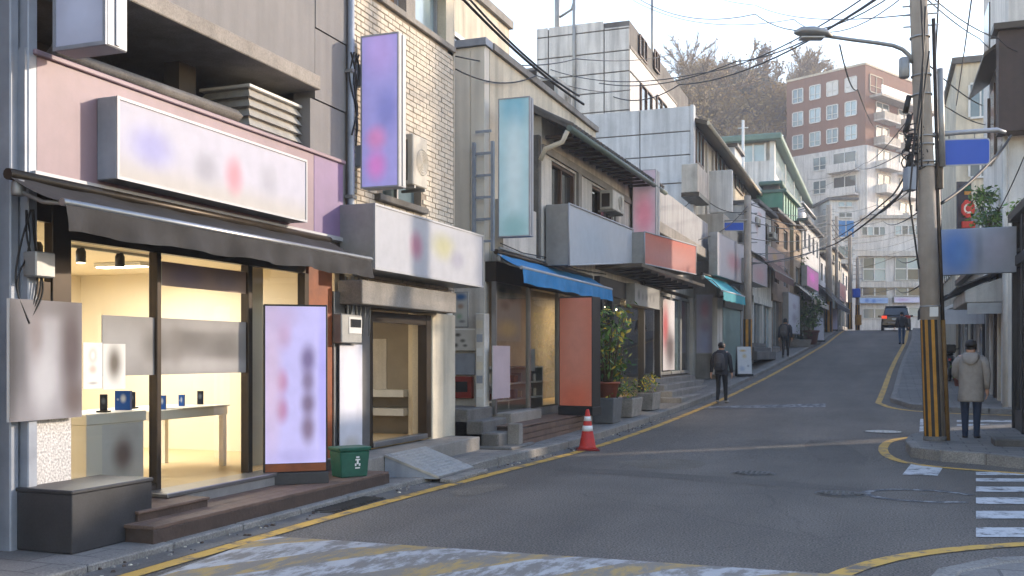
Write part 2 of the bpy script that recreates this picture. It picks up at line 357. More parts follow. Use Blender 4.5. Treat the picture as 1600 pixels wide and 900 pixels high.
KX = [(-20, -5.45), (10.5, -5.45), (13, -5.18), (16, -4.98), (20, -4.88), (27.5, -4.78), (32, -4.58), (37, -4.23), (44.6, -3.68), (57.7, -3.2), (72, -2.75), (95, -2.1)]
def kx(y): return sum(smooth_table(KX, y + k) for k in (-1, 0, 1)) / 3
def kh(y): return .06 if y < 11 else min(.13, .06 + (y - 11) * .035)
mb = MB(); yl = [-4 + .6 * i for i in range(165)]
for y0, y1 in zip(yl, yl[1:]):
    a0, a1 = kx(y0) - .16, kx(y1) - .16
    z0, z1 = gz(y0) + kh(y0) - .004, gz(y1) + kh(y1) - .004
    mb.quad((-9.5, y0, z0), (a0, y0, z0), (a1, y1, z1), (-9.5, y1, z1))
mb.build('pavement_left', M_PAVE, kind='structure')
kerb = thing('kerb', None, None, (kx(20), 20, 0), kind='structure')
y = 1.0; ki = 0
while y < 76:
    ln = .95; y1 = y + ln - .014; h0, h1 = gz(y) + kh(y), gz(y1) + kh(y1)
    e = .16; t = random.uniform(-.006, .006)
    MB().hexa([(kx(y) - e, y, h0 - .3), (kx(y) + t, y, h0 - .3), (kx(y1) + t, y1, h1 - .3), (kx(y1) - e, y1, h1 - .3),
               (kx(y) - e, y, h0 + t * .4), (kx(y) + t, y, h0 + t * .4), (kx(y1) + t, y1, h1 + t * .4), (kx(y1) - e, y1, h1 + t * .4)]).build('kerb_stone', M_KERB, kerb, .012)
    y += ln
sheet('gutter', lambda y: kx(y) - .02, lambda y: lx(y) - .1, .004, M_CONC_D, [y * .75 for y in range(0, 102)], kind='structure')

def strip(pts, w, dz=.008):
    """A painted strip along a list of (x, y) points, lying on the road."""
    mb = MB(); P = [Vector(p) for p in pts]
    # refine
    Q = []
    for a, b in zip(P, P[1:]):
        n = max(1, int((b - a).length / .5))
        Q += [a.lerp(b, i / n) for i in range(n)]
    Q.append(P[-1]); e = []
    for i, p in enumerate(Q):
        t = (Q[min(i + 1, len(Q) - 1)] - Q[max(i - 1, 0)]).normalized(); nrm = Vector((-t.y, t.x))
        ww = w + .006 * math.sin(i * 2.7)
        e.append((p + nrm * ww / 2, p - nrm * ww / 2))
    for (a, b), (c, d) in zip(e, e[1:]):
        mb.quad(*[(q.x, q.y, gz(q.y) + dz) for q in (b, d, c, a)])
    return mb
def chaikin(p, k=2):
    p = [Vector(q) for q in p]
    for _ in range(k):
        q = [p[0]]
        for a, b in zip(p, p[1:]): q += [a.lerp(b, .25), a.lerp(b, .75)]
        p = q + [p[-1]]
    return p
gp = lambda px, py, z=0: at_z(px, py, z).to_2d()
strip([(lx(v), v) for v in [1 + .7 * i for i in range(103)]], .15).build('yellow_edge_line', M_YEL, kind='structure')
strip(chaikin([(12, 24.6), (3.2, 25.75), (1.5, 25.95), (.35, 26.9), (-.07, 28.8)]) + [Vector((rx(v), v)) for v in [29.5 + i for i in range(43)]], .16).build('yellow_edge_line', M_YEL, kind='structure')
isl_y = [gp(1900, 762), gp(1600, 741), gp(1450, 730), gp(1400, 721), gp(1381, 711), gp(1379, 701), gp(1392, 692), gp(1440, 687), gp(1600, 676), gp(1900, 656)]
strip(chaikin(isl_y), .15).build('yellow_edge_line', M_YEL, kind='structure')
strip(chaikin([(-.75, 5.2), (-.55, 6.6), gp(1310, 897), gp(1400, 871), gp(1500, 858), gp(1600, 851), gp(1900, 832)]), .15).build('yellow_edge_line', M_YEL, kind='structure')

def marks(name, quads, m):
    r = thing(name, None, None, (*gp(*quads[0][0]), 0), kind='structure')
    for q in quads:
        pts = []
        for px, py in q:
            v = gp(px, py)
            for _ in range(6): v = gp(px, py, gz(v.y))
            pts.append(v)
        mb = MB(); mb.quad(*[(v.x, v.y, gz(v.y) + .007) for v in pts]); mb.build('stripe', m, r)
marks('crosswalk', [[(1525, b), (1900, b + 2), (1900, t + 2), (1525, t)] for t, b in ((738, 743), (748, 753), (761, 769), (778, 788), (799, 811), (825, 840))], M_WHT)
marks('crosswalk', [[(1495, b), (1600, b), (1600, t), (1495, t)] for t, b in ((657, 660), (663, 666), (669, 673), (676, 680))] + [[(1436, 680), (1444, 680), (1445, 655), (1438, 655)]], M_WHT)
marks('give_way_bar', [[(1410, 742), (1465, 744), (1474, 730), (1424, 725)]], M_WHT)
marks('faded_paint', [[(1000, 640), (1060, 639), (1060, 637), (1000, 637)], [(1080, 639), (1290, 638), (1290, 635), (1090, 636)], [(1280, 541), (1380, 540), (1380, 537.6), (1290, 538)], [(1350, 538), (1385, 538), (1385, 536), (1350, 536)]], M_FAINT)
# ring of faded paint by the crosswalk
mb = MB(); c = gp(1440, 775); pr = None
for i in range(20):
    w = .5 + 5.0 * i / 19; a = (c.x + .55 * math.cos(w), c.y + .45 * math.sin(w), .006); b = (c.x + .66 * math.cos(w), c.y + .55 * math.sin(w), .006)
    if pr: mb.quad(pr[0], pr[1], b, a)
    pr = (a, b)
mb.build('faded_paint', M_FAINT, kind='structure')

# raised table with slanting worn stripes
hump = thing('speed_table', None, None, (-2.4, 6.6, 0), kind='structure')
def hz(y): return .012 + .05 * max(0, min(1, (7.55 - y) / .5))
def hx(y): return 7.3 + .06 * 0 + 0 * y
x0, x1 = -4.88, .1
def band(xa, xb, m):
    mb = MB(); ny = 7
    def X(x, y): return max(x0 + (7.3 - y) * .1, min(x1 - (7.5 - y) * .3, x + (y - 6.9) * .62))
    yt = lambda x: 7.3 + (x + 4.88) * .053
    for j in range(ny):
        t0, t1 = j / ny, (j + 1) / ny
        ya = lambda x, t: 4.6 + (yt(x) - 4.6) * t
        p = [(X(xa, ya(xa, t0)), ya(xa, t0)), (X(xb, ya(xb, t0)), ya(xb, t0)), (X(xb, ya(xb, t1)), ya(xb, t1)), (X(xa, ya(xa, t1)), ya(xa, t1))]
        if abs(p[0][0] - p[1][0]) + abs(p[2][0] - p[3][0]) < .02: continue
        mb.quad(*[(x, y, .005 + hz(y)) for x, y in p])
    if mb.f: mb.build('stripe', m, hump)
xx = -5.6; k = 0
while xx < 2.4:
    wdt = .42 if k % 2 else .60
    band(xx, xx + wdt, M_YELW if k % 2 else M_WHTW); xx += wdt; k += 1

# corner pavements on the other side
def slab(name, pts, h, m, stones=True, ks=None):
    top = [(p[0], p[1]) for p in pts]
    z1 = lambda x, y: gz(y) + h
    # inset top as paving, rim of kerb stones
    mb = MB(); mb.prism(top, lambda x, y: gz(y) - .3, lambda x, y: gz(y) + h - .01); return mb.build(name, m, kind='structure')
def kerb_run(pts, h, w=.16, ln=.9):
    r = thing('kerb', None, None, (pts[0][0], pts[0][1], gz(pts[0][1])), kind='structure')
    P = [Vector(p) for p in pts]
    for a, b in zip(P, P[1:]):
        n = max(1, round((b - a).length / ln)); t = (b - a).normalized(); nn = Vector((-t.y, t.x))
        for i in range(n):
            p, q = a.lerp(b, i / n) + t * .006, a.lerp(b, (i + 1) / n) - t * .006
            j = random.uniform(-.006, .006)
            L4 = [(p - nn * .004, gz(p.y)), (q - nn * .004, gz(q.y)), (q + nn * w, gz(q.y)), (p + nn * w, gz(p.y))]
            MB().hexa([(v.x, v.y, z - .25) for v, z in L4] + [(v.x, v.y, z + h + j) for v, z in L4]).build('kerb_stone', M_KERB, r, .02)
isl_f = [gp(1415, 706), gp(1424, 716), gp(1470, 722), gp(1540, 727), gp(1600, 734), gp(1900, 755), Vector((22, 7.6))]
isl_b = [Vector((22, 15)), gp(1900, 663), gp(1600, 679), gp(1480, 687), gp(1440, 692), gp(1420, 698)]
slab('pavement_corner', isl_f + isl_b, .17, M_PAVE); kerb_run(isl_f, .172); kerb_run(isl_b + [isl_f[0]], .1)
far_l = [Vector((rx(v) + .3, v)) for v in (29.2, 33, 39, 45, 49, 55, 60, 66, 72, 80, 92)]
far_f = [Vector(p) for p in ((12, 25.4), (3.2, 26.15), (1.65, 26.35), (.75, 27.2))]
mb = MB()
yl = [29.2 + .9 * i for i in range(72)]
for a, b in zip(yl, yl[1:]): mb.quad((rx(a) + .32, a, gz(a) + .12), (14, a, gz(a) + .12), (14, b, gz(b) + .12), (rx(b) + .32, b, gz(b) + .12))
mb.add([(p.x, p.y, gz(p.y) + .12) for p in (far_f[3], far_f[2], far_f[1], far_f[0])] + [(14, 29.2, gz(29.2) + .12), (rx(29.2) + .32, 29.2, gz(29.2) + .12)], [(0, 1, 2, 3, 4, 5)][::1])
mb.build('pavement_right', M_PAVE, kind='structure')
kerb_run(list(reversed(far_l)) + [far_f[3], far_f[2], far_f[1]], .125, ln=1.0)
near = [(.15, 3.5), (.2, 6.6), (.36, 7.35), (.72, 7.85), (1.4, 8.25), (3, 8.7), (14, 11)]
near = near[::-1]
slab('pavement_near_corner', near + [(14, 3.5)], .15, M_PAVE); kerb_run(near, .153)

def manhole(px, py, r, m, label):
    v = gp(px, py); z = gz(v.y)
    t = thing('manhole_cover', label, 'manhole cover', (v.x, v.y, z))
    mb = MB(); mb.lathe((v.x, v.y, z), [(r * 1.12, .0), (r * 1.12, .006), (r * 1.02, .008), (r * 1.02, .004)], 24); mb.build('rim', M_CONC_D, t)
    mb = MB(); mb.lathe((v.x, v.y, z), [(r, .0), (r, .008), (.001, .0085)], 24)
    for i in range(-3, 4):
        for j in range(-3, 4):
            if i * i + j * j < 11: mb.box(v.x + i * r * .25 - r * .07, v.x + i * r * .25 + r * .07, v.y + j * r * .25 - r * .07, v.y + j * r * .25 + r * .07, z + .008, z + .016)
    mb.build('cover', m, t)
M_IRON = mat('cast_iron', (70, 68, 66), .55, .3, 9, metal=.4)
M_PALECOV = mat('pale_concrete_cover', (190, 186, 180), .8, .15, 9)
manhole(1177, 740, .28, M_IRON, 'dark round manhole cover in the middle of the road')
manhole(1313, 772, .26, M_IRON, 'dark round manhole cover with raised studs nearest the crosswalk')
manhole(1380, 681, .34, M_PALECOV, 'pale round manhole cover near the curved yellow line')
# drain grate in the gutter
g = thing('drain_grate', 'dark iron drain grate in the gutter beside the wooden deck', 'drain grate', (-5.3, 9.3, 0))
MB().box(-5.43, -5.16, 8.75, 9.85, -.02, .012).build('pan', M_IRON, g)
for k in range(14): MB().box(-5.42, -5.17, 8.79 + k * .076, 8.825 + k * .076, .012, .026).build('bar', M_IRON, g)

# repairs, paler brownish patches and grit on the carriageway
def patch(pts, m, dz=.003, name='asphalt_patch'):
    P = chaikin(pts + [pts[0]], 1)[:-1]; P = [Vector(p) + Vector((random.uniform(-.02, .02), random.uniform(-.02, .02))) for p in P]
    MB().add([(p.x, p.y, gz(p.y) + dz) for p in P], [tuple(range(len(P)))]).build(name, m, kind='structure')
M_PATCHD = mat('fresh_asphalt', (86, 80, 73), .8, .2, .8, bump=.5, bscl=80, speck=.5); M_PATCHL = mat('pale_asphalt', (104, 96, 85), .85, .3, 1.2, bump=.5, bscl=80, speck=.5)
patch([(-4.3, 13.1), (-.2, 12.2), (-.1, 12.75), (-4.25, 13.7)], M_PATCHD); patch([(-.9, 15.6), (.0, 15.2), (-.6, 18.8), (-1.4, 18.9)], M_PATCHD)
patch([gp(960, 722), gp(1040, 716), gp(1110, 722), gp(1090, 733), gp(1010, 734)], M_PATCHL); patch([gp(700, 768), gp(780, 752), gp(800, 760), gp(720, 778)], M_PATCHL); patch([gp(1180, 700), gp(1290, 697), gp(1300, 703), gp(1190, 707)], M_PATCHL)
mb = MB(); rnd = random.Random(12)
for _ in range(220):
    yv = rnd.uniform(5.5, 24); xv = kx(yv) + rnd.uniform(.01, .3) ** 1.5 * 1.4; r = rnd.uniform(.006, .02); z = gz(yv) + .006
    a = rnd.uniform(0, 6); e1 = Vector((math.cos(a), math.sin(a), 0)) * r; e2 = Vector((-math.sin(a), math.cos(a), 0)) * r * rnd.uniform(.5, 1); p = Vector((xv, yv, z))
    mb.hexa([p - e1 - e2, p + e1 - e2, p + e1 + e2, p - e1 + e2] + [q * 1 + Vector((0, 0, r * .8)) for q in (p - e1 * .6 - e2 * .6, p + e1 * .6 - e2 * .6, p + e1 * .6 + e2 * .6, p - e1 * .6 + e2 * .6)], rnd.choice((0, 0, 1, 1, 1, 2)))
mb.build('gutter_debris', [M_KERB, M_WOODD, M_WALLC], kind='stuff')

# ================================================================== LEFT SIDE: PHONE SHOP (nearest)
F1 = Fac(-6.4, 0)
def face_quad(fa, s0, s1, n, z0, z1):       # face looking out over the street, u along s
    return MB().quad(fa.w(s0, n, z0), fa.w(s1, n, z0), fa.w(s1, n, z1), fa.w(s0, n, z1), uv=True)
def front_quad(fa, s, n0, n1, z0, z1):      # face looking down the street (towards the camera), u along n
    return MB().quad(fa.w(s, n0, z0), fa.w(s, n1, z0), fa.w(s, n1, z1), fa.w(s, n0, z1), uv=True)
def lightbox(name, label, fa, s0, s1, n0, n1, z0, z1, fmat, trim=None, cat='sign', fr=.025, side=None):
    """A sign box lying along a facade: housing, frame and printed face."""
    t = thing(name, label, cat, fa.w((s0 + s1) / 2, (n0 + n1) / 2, z0)); trim = trim or M_WHITEA
    fbox('housing', side or M_GREYM, t, fa, s0, s1, n0, n1 - .012, z0, z1, .008)
    face_quad(fa, s0 + fr, s1 - fr, n1 - .006, z0 + fr, z1 - fr).build('face', fmat, t)
    mb = MB()
    for a, b, c, d in ((s0, s1, z0, z0 + fr), (s0, s1, z1 - fr, z1), (s0, s0 + fr, z0 + fr, z1 - fr), (s1 - fr, s1, z0 + fr, z1 - fr)): mb.fb(fa, a, b, n1 - .012, n1 + .004, c, d)
    mb.build('frame', trim, t); return t
def blade(name, label, fa, s0, s1, n0, n1, z0, z1, fmat, trim=None, brackets=(), fr=.02, wall=0):
    """A sign box standing out from a facade, printed on the side towards the camera."""
    t = thing(name, label, 'sign', fa.w(s0, (n0 + n1) / 2, z0)); trim = trim or M_WHITEA
    fbox('housing', M_WHITEA, t, fa, s0 + .012, s1, n0, n1, z0, z1, .01)
    front_quad(fa, s0 + .004, n0 + fr, n1 - fr, z0 + fr, z1 - fr).build('face', fmat, t)
    mb = MB()
    for a, b, c, d in ((n0, n1, z0, z0 + fr), (n0, n1, z1 - fr, z1), (n0, n0 + fr, z0 + fr, z1 - fr), (n1 - fr, n1, z0 + fr, z1 - fr)): mb.fb(fa, s0 - .004, s0 + .012, a, b, c, d)
    mb.build('frame', trim, t)
    fbox('edge_rail', trim, t, fa, (s0 + s1) / 2 - .02, (s0 + s1) / 2 + .02, n1 + .001, n1 + .014, z0 + .02, z1 - .02)
    for zb in brackets: fbox('bracket', M_BGREY, t, fa, s0 + .05, s1 - .05, wall, n0, zb, zb + .28, .01)
    return t
def awning(name, label, fa, s0, s1, nw, nf, zw, zf, val, cloth, bar, wave=.02, cat='awning', skew=0):
    t = thing(name, label, cat, fa.w((s0 + s1) / 2, nf, zf - val))
    def top(u, v):
        s = s0 + (s1 - s0) * u + skew * v; sag = -.03 * math.sin(v * math.pi) + .008 * math.sin(u * 40)
        return fa.w(s, nw + (nf - nw) * v, zw + (zf - zw) * v + sag)
    MB().grid(top, 40, 6).build('canopy', cloth, t)
    def vl(u, v):
        s = s0 + (s1 - s0) * u + skew; w = wave * v * (math.sin(u * 37 + 1.3) + .6 * math.sin(u * 83) + .5 * math.sin(u * 17 + v * 3))
        return fa.w(s, nf + .02 + w * .8, zf - .02 - val * v + .012 * v * math.sin(u * 29))
    MB().grid(vl, 90, 4).build('valance', cloth, t)
    MB().tube([fa.w(s0 - .02 + skew, nf, zf), fa.w(s1 + .02 + skew, nf, zf)], .03, 10).build('front_bar', bar, t)
    MB().tube([fa.w(s0, nw + .02, zw), fa.w(s1, nw + .02, zw)], .045, 10).build('roller', M_DSTEEL, t)
    for s in (s0 + .08, s1 - .08):
        mb = MB(); m = fa.w(s + skew * .5, (nw + nf) / 2, zw - .22)
        mb.tube([fa.w(s, nw, zw - .1), m, fa.w(s + skew, nf - .02, zf)], .018, 6); mb.build('folding_arm', M_GREYM, t)
        MB().lathe(fa.w(s, nw + .05, zw - .16), [(.05, 0), (.055, .02), (.055, .1), (.04, .12)], 10).build('hinge', M_GREYM, t)
    return t

phone = thing('shop_building', 'phone shop with pink fascia and a brightly lit glass front', 'building', (-6.6, 8.6, 0))
s_l, s_r = F1.s(36), F1.s(541)
Z_FL = .33
# interior room
def inner(name, m, *b): return MB().box(*b).build(name, m, phone)
inner('interior_floor', M_CREAMF, -10.6, -6.42, s_l, s_r, .0, Z_FL)
inner('interior_wall', M_CREAM, -10.75, -10.6, s_l, s_r, Z_FL, 2.719)
inner('interior_wall', M_CREAM, -10.6, -6.5, s_r - .12, s_r, Z_FL, 2.719)
inner('interior_wall', M_CREAM, -10.6, -6.5, s_l - .02, s_l + .1, Z_FL, 2.719)
inner('interior_ceiling', M_CREAM, -10.6, -6.42, s_l, s_r, 2.72, 2.95)
inner('skirting', M_TABLE, -10.6, -10.57, s_l + .1, s_r - .12, Z_FL, .62)
# front: granite panel, frames, panes
def f1(name, m, p0, p1, t, b, n0, n1, bev=0):
    s0, s1, z0, z1 = F1.rect(p0, p1, t, b, n1); return fbox(name, m, phone, F1, s0, s1, n0, n1, z0, z1, bev)
fbox('granite_panel', M_GRANITE, phone, F1, F1.s(48), F1.s(111), -.12, 0, .05, 1.35)
fbox('corner_column', M_BGREY, phone, F1, F1.s(35), F1.s(50), -.1, .06, .05, 5.2, .008)
fbox('downpipe_cover', M_BGREY, phone, F1, F1.s(19), F1.s(33), -.2, -.02, 0, 7, .01)
z_t = 2.57
fbox('window_frame', M_DSTEEL, phone, F1, F1.s(80), F1.s(110), -.08, .015, 1.35, 3.05, .006)
fbox('window_header', M_DSTEEL, phone, F1, F1.s(110), F1.s(478), -.08, .0, z_t, 3.06)
fbox('window_header', M_DSTEEL, phone, F1, F1.s(50), F1.s(80), -.06, .0, z_t + .12, 3.05)
fbox('transom', M_DSTEEL, phone, F1, F1.s(50), F1.s(80), -.06, .0, 1.98, 2.2)
for p in (245, 388, 476): fbox('mullion', M_DSTEEL, phone, F1, F1.s(p - 3.5), F1.s(p + 3.5), -.07, .03, Z_FL, z_t, .006)
fbox('wood_post', M_ORWOOD, phone, F1, F1.s(480), F1.s(517), -.1, .02, .12, z_t + .15, .006)
fbox('steel_jamb', M_STEEL, phone, F1, F1.s(519), F1.s(536), -.1, .03, .1, 2.4, .006)
fbox('sill_rail', M_DSTEEL, phone, F1, F1.s(110), F1.s(242), -.07, .02, Z_FL, Z_FL + .06)
fbox('cream_pillar', M_CREAM, phone, F1, F1.s(394, -.35), F1.s(411, -.35), -.5, -.35, Z_FL, 2.715)
def pane(p, fa, s0, s1, n, z0, z1, m=M_GLASS, name='glass_pane'):
    return MB().quad(fa.w(s0, n, z0), fa.w(s1, n, z0), fa.w(s1, n, z1), fa.w(s0, n, z1)).build(name, m, p)
pane(phone, F1, F1.s(111), F1.s(241), -.03, Z_FL + .06, z_t); pane(phone, F1, F1.s(249), F1.s(384), -.03, Z_FL, z_t)
pane(phone, F1, F1.s(392), F1.s(473), -.03, Z_FL, z_t); pane(phone, F1, F1.s(50), F1.s(80), -.03, 1.4, 1.98); pane(phone, F1, F1.s(50), F1.s(80), -.03, 2.2, 2.69)
# fascia
fs0, fs1, fz0, fz1 = F1.s(47), F1.s(530), 3.07, 4.0
sp = F1.s(484)
fbox('fascia_panel', M_PINK, phone, F1, fs0, sp - .003, -.1, .06, fz0, fz1, .006)
fbox('fascia_panel', M_PURPLE, phone, F1, sp + .003, fs1, -.1, .058, fz0, fz1, .006)
fbox('fascia_cap', M_PINK, phone, F1, fs0 - .03, fs1 + .02, -.14, .09, fz1, fz1 + .045, .008)
fbox('fascia_foot', M_WHITEA, phone, F1, fs0 - .04, fs1 + .3, -.1, .1, fz0 - .05, fz0)
fbox('fascia_end', M_BGREY, phone, F1, fs0 - .1, fs0 - .004, -.1, .05, fz0 - .02, fz1 + .04)
# dark loggia and upper wall
zu = 4.8; sl0, sl1 = F1.s(30), F1.s(487)
inner('loggia_wall', M_DARKIN, -8.2, -8.0, s_l, sl1, 3.1, 4.9)
inner('loggia_post', M_DARKIN, -7.3, -7.1, F1.s(268, -.8), F1.s(268, -.8) + .28, 3.12, 4.85)
inner('loggia_floor', M_CONC_D, -8.0, -6.5, s_l, sl1, 3.1, 3.6)
M_CONCW = mat('board_marked_concrete', (124, 122, 121), .85, .14, 1.0, streak=.16, bump=.12, bscl=30)
p_up = []
for a, b in ((s_l - .05, F1.s(492)),):
    fbox('upper_wall', M_CONCW, phone, F1, a, b - .004, -1.8, 0, zu + .15, 8.6)
fbox('wall_panel', M_CONCW, phone, F1, F1.s(492) + .004, s_r, -.3, .01, F1.z(492, 42), 8.6)
fbox('wall_panel', M_CONCW, phone, F1, F1.s(492) + .004, s_r, -.3, .0, zu - .1, F1.z(492, 42) - .015)
fbox('soffit_beam', M_CONC, phone, F1, s_l - .05, F1.s(490), -1.8, .1, zu - .02, zu + .15, .01)
fbox('pier', M_CONCW, phone, F1, F1.s(486), s_r, -1.6, -.012, 2.9, zu - .115)
fbox('side_wall', M_CONC, phone, F1, s_l - .12, s_l - .02, -4.4, -.2, .0, 8.6)
fbox('back_wall', M_CONC, phone, F1, s_l, s_r, -4.6, -4.4, .0, 8.6)
inner('roof_slab', M_CONC, -11, -6.45, s_l, s_r, 8.4, 8.55)
# track lighting and its light
tr = thing('track_light', 'black ceiling track with spot lamps inside the phone shop', 'track light', (-7.6, 7.6, 2.9))
MB().box(-7.62, -7.58, F1.s(110, -1.2), F1.s(250, -1.2), 2.68, 2.71).build('track', M_GREYM, tr)
M_LAMP = mat('lit_lamp', (255, 236, 200), .5, 0, 1, emit=5)
for k in range(4):
    yy = 7.35 + k * .55
    MB().lathe((-7.6, yy, 2.54), [(.045, 0), (.05, .01), (.05, .11), (.03, .15)], 12).build('spot_head', M_BLACK, tr)
    MB().lathe((-7.6, yy, 2.532), [(.001, 0), (.04, .0), (.04, .006)], 12).build('lamp', M_LAMP, tr)
for k, (x, yy) in enumerate(((-8.6, 7.4), (-8.6, 9.6), (-9.8, 8.5))):
    d = thing('ceiling_lamp', ('flush white ceiling lamp glowing by the shop window', 'flush white ceiling lamp glowing towards the far end of the phone shop', 'flush white ceiling lamp at the back of the phone shop')[k], 'ceiling lamp', (x, yy, 2.66), 'lamps in the phone shop')
    MB().box(x - .35, x + .35, yy - .09, yy + .09, 2.67, 2.715).build('body', M_WHITE, d); MB().box(x - .33, x + .33, yy - .075, yy + .075, 2.66, 2.671).build('diffuser', M_LAMP, d)
    a = bpy.data.lights.new('shop_lamp', 'AREA'); a.shape = 'RECTANGLE'; a.size = 1.4; a.size_y = 1.4; a.energy = 24; a.color = (1, .97, .92)
    ao = bpy.data.objects.new('shop_lamp', a); COL.objects.link(ao); ao.location = (x, yy, 2.64)
# furniture in the shop
def table(label, x0, x1, y0, y1, zt, solid):
    t = thing('display_table', label, 'table', ((x0 + x1) / 2, (y0 + y1) / 2, Z_FL), 'display tables in the phone shop')
    MB().box(x0, x1, y0, y1, zt - .1, zt).build('table_top', M_TABLE, t, .006)
    if solid:
        MB().box(x0 + .02, x1 - .02, y0 + .02, y1 - .02, Z_FL, zt - .1).build('cabinet', M_TABLE, t)
        return t
    for x in (x0 + .04, x1 - .04):
        for yv in (y0 + .04, y1 - .04): MB().box(x - .03, x + .03, yv - .03, yv + .03, Z_FL, zt - .1).build('leg', M_TABLE, t)
    return t
c = table('white solid counter close behind the shop window', -7.35, -6.75, F1.s(135, -.35), F1.s(229, -.35), 1.06, True)
fq = MB().quad((-6.768, F1.s(162, -.35), .42), (-6.768, F1.s(226, -.35), .42), (-6.768, F1.s(226, -.35), .95), (-6.768, F1.s(162, -.35), .95), uv=True)
fq.build('print', blur('counter_print', (214, 210, 206), [(.5, .45, .3, .38, (120, 96, 92), .9)]), c)
table('long white display table on slim legs in the shop', -7.95, -7.05, F1.s(200, -1.0), F1.s(356, -.65), 1.02, False)
M_BOXBLUE = blur('blue_box_print', (26, 84, 168), [(.55, .6, .22, .25, (220, 226, 236), .8), (.2, .55, .1, .08, (200, 210, 230), .6)])
def carton(px, n, zt, w, h, d, m, label, ang=0, nm='product_box', cat='box'):
    s = F1.s(px, n); p = F1.w(s, n, zt); mb = MB(); ax = Vector((.94, .34, 0)); ay = Vector((-.34, .94, 0))
    t = thing(nm, label, cat, p)
    mb.obox(p, ax, ay, w / 2, d / 2, zt, zt + h); mb.build('case', MATS.get('plain_box') or mat('plain_box', (28, 76, 150), .4, .05), t)
    q = p - ay * (d / 2 + .002); MB().quad(*[(q + ax * i * w / 2).to_tuple()[:2] + (zt + h * j,) for i, j in ((-1, 0), (1, 0), (1, 1), (-1, 1))], uv=True).build('print', m, t)
carton(193, -.6, 1.06, .15, .19, .05, M_BOXBLUE, 'blue product box with white print on the solid counter')
carton(284, -.9, 1.02, .06, .14, .04, M_BOXBLUE, 'narrow blue box standing on the long display table')
carton(254, -.8, 1.02, .07, .15, .04, M_BOXBLUE, 'blue box just right of the window mullion')
M_SCREEN = blur('phone_screen', (40, 46, 60), [(.5, .6, .4, .25, (120, 130, 150), .6)], .15)
for px, n, zt, lb in ((162, -.5, 1.06, 'smartphone standing on a stand left of the blue box'), (313, -.95, 1.02, 'dark smartphone standing on the far end of the long table'), (206, -.7, 1.06, 'dark smartphone half hidden behind the blue box')):
    s = F1.s(px, n); p = F1.w(s, n, zt); ax = Vector((.94, .34, 0)); ay = Vector((-.34, .94, 0)); t = thing('display_phone', lb, 'phone', p)
    MB().obox(p, ax, ay, .05, .05, zt, zt + .015).build('stand', M_BLACK, t)
    MB().obox(p, ax, ay, .036, .006, zt + .015, zt + .17).build('handset', M_BLACK, t, .003)
    q = p - ay * .008; MB().quad(*[(q + ax * i * .032).to_tuple()[:2] + (z,) for i, z in ((-1, zt + .022), (1, zt + .022), (1, zt + .163), (-1, zt + .163))], uv=True).build('screen', M_SCREEN, t)
for k, px in enumerate((275, 300, 325)):
    s = F1.s(px, -.8); p = F1.w(s, -.8, 1.02)
    MB().box(p.x - .2, p.x + .2, s - .14, s + .14, 1.02, 1.035).build('display_tray', M_TABLE, None, .004, ('white phone tray on the long table, next to the mullion', 'middle white phone tray on the long table', 'white phone tray at the far end of the long table')[k], 'tray', 'trays on the display table')
ar = thing('accessory_rack', 'small accessories hung on the cream back wall of the phone shop', 'rack', (-10.5, 8.5, 1.2))
for k in range(14):
    yv = s_l + .9 + (k % 7) * .52 + .07 * (k // 7); zz = 1.28 + .26 * (k // 7) + .03 * (k % 3)
    MB().box(-10.58, -10.5, yv, yv + .1 + .03 * (k % 3), zz, zz + .1 + .04 * (k % 2)).build('packet', (M_BLACK, M_WHITE, M_BGREY, M_SIGNBLUE)[k % 4], ar)
MB().box(-10.595, -10.56, s_l + .7, s_l + 4.4, 1.5, 1.53).build('rail', M_GREYM, ar)
# things stuck on or hung behind the glass
def sheet_on(name, label, fa, p0, p1, t, b, n, m, cat='poster', th=.012, b2=None):
    s0, s1, z0, z1 = fa.rect(p0, p1, t, b, n); r = thing(name, label, cat, fa.w((s0 + s1) / 2, n, z0))
    fbox('board', M_WHITE, r, fa, s0, s1, n - th, n - .003, z0, z1); face_quad(fa, s0, s1, n, z0, z1).build('print', m, r); return r
sheet_on('poster', 'large blurred grey and brown portrait poster at the shop corner', F1, 15, 128, 466, 660, .09, blur('portrait_blur', (176, 172, 176), [(.1, .55, .2, .6, (96, 96, 102), .8), (.5, .5, .28, .55, (206, 204, 208), .9), (.35, .72, .12, .3, (150, 134, 132), .6), (.85, .6, .22, .6, (92, 74, 76), .85), (.9, .15, .2, .2, (110, 90, 84), .7), (.0, .5, .12, .9, (70, 68, 72), .8), (.55, .95, .6, .12, (120, 112, 112), .6), (.45, .3, .2, .3, (226, 224, 228), .8)], gain=.55), th=.03)
sheet_on('window_banner', 'wide blurred grey banner hung across the shop windows', F1, 160, 390, 492, 588, -.002, blur('banner_blur', (150, 146, 142), [(.1, .5, .18, .5, (176, 173, 170), .7), (.32, .5, .1, .35, (112, 107, 102), .7), (.55, .62, .16, .3, (108, 103, 98), .8), (.8, .5, .2, .4, (104, 100, 95), .8), (.65, .15, .4, .18, (180, 176, 172), .8), (.65, .9, .4, .15, (174, 170, 166), .6), (.45, .5, .06, .5, (128, 122, 116), .6)], gain=.8), 'banner')
sheet_on('window_band', 'dark grey blurred band across the top of the second pane', F1, 253, 391, 408, 446, -.001, blur('dark_band_blur', (140, 122, 114), [(.25, .5, .25, .6, (104, 92, 108), .8), (.7, .5, .2, .5, (114, 104, 114), .6)]), 'banner')
M_NOTE = blur('oval_notice', (214, 212, 206), [(.5, .72, .26, .2, (190, 118, 96), .55), (.5, .72, .14, .12, (214, 212, 206), 1), (.5, .42, .24, .12, (188, 120, 92), .5), (.5, .12, .3, .04, (120, 110, 104), .6)])
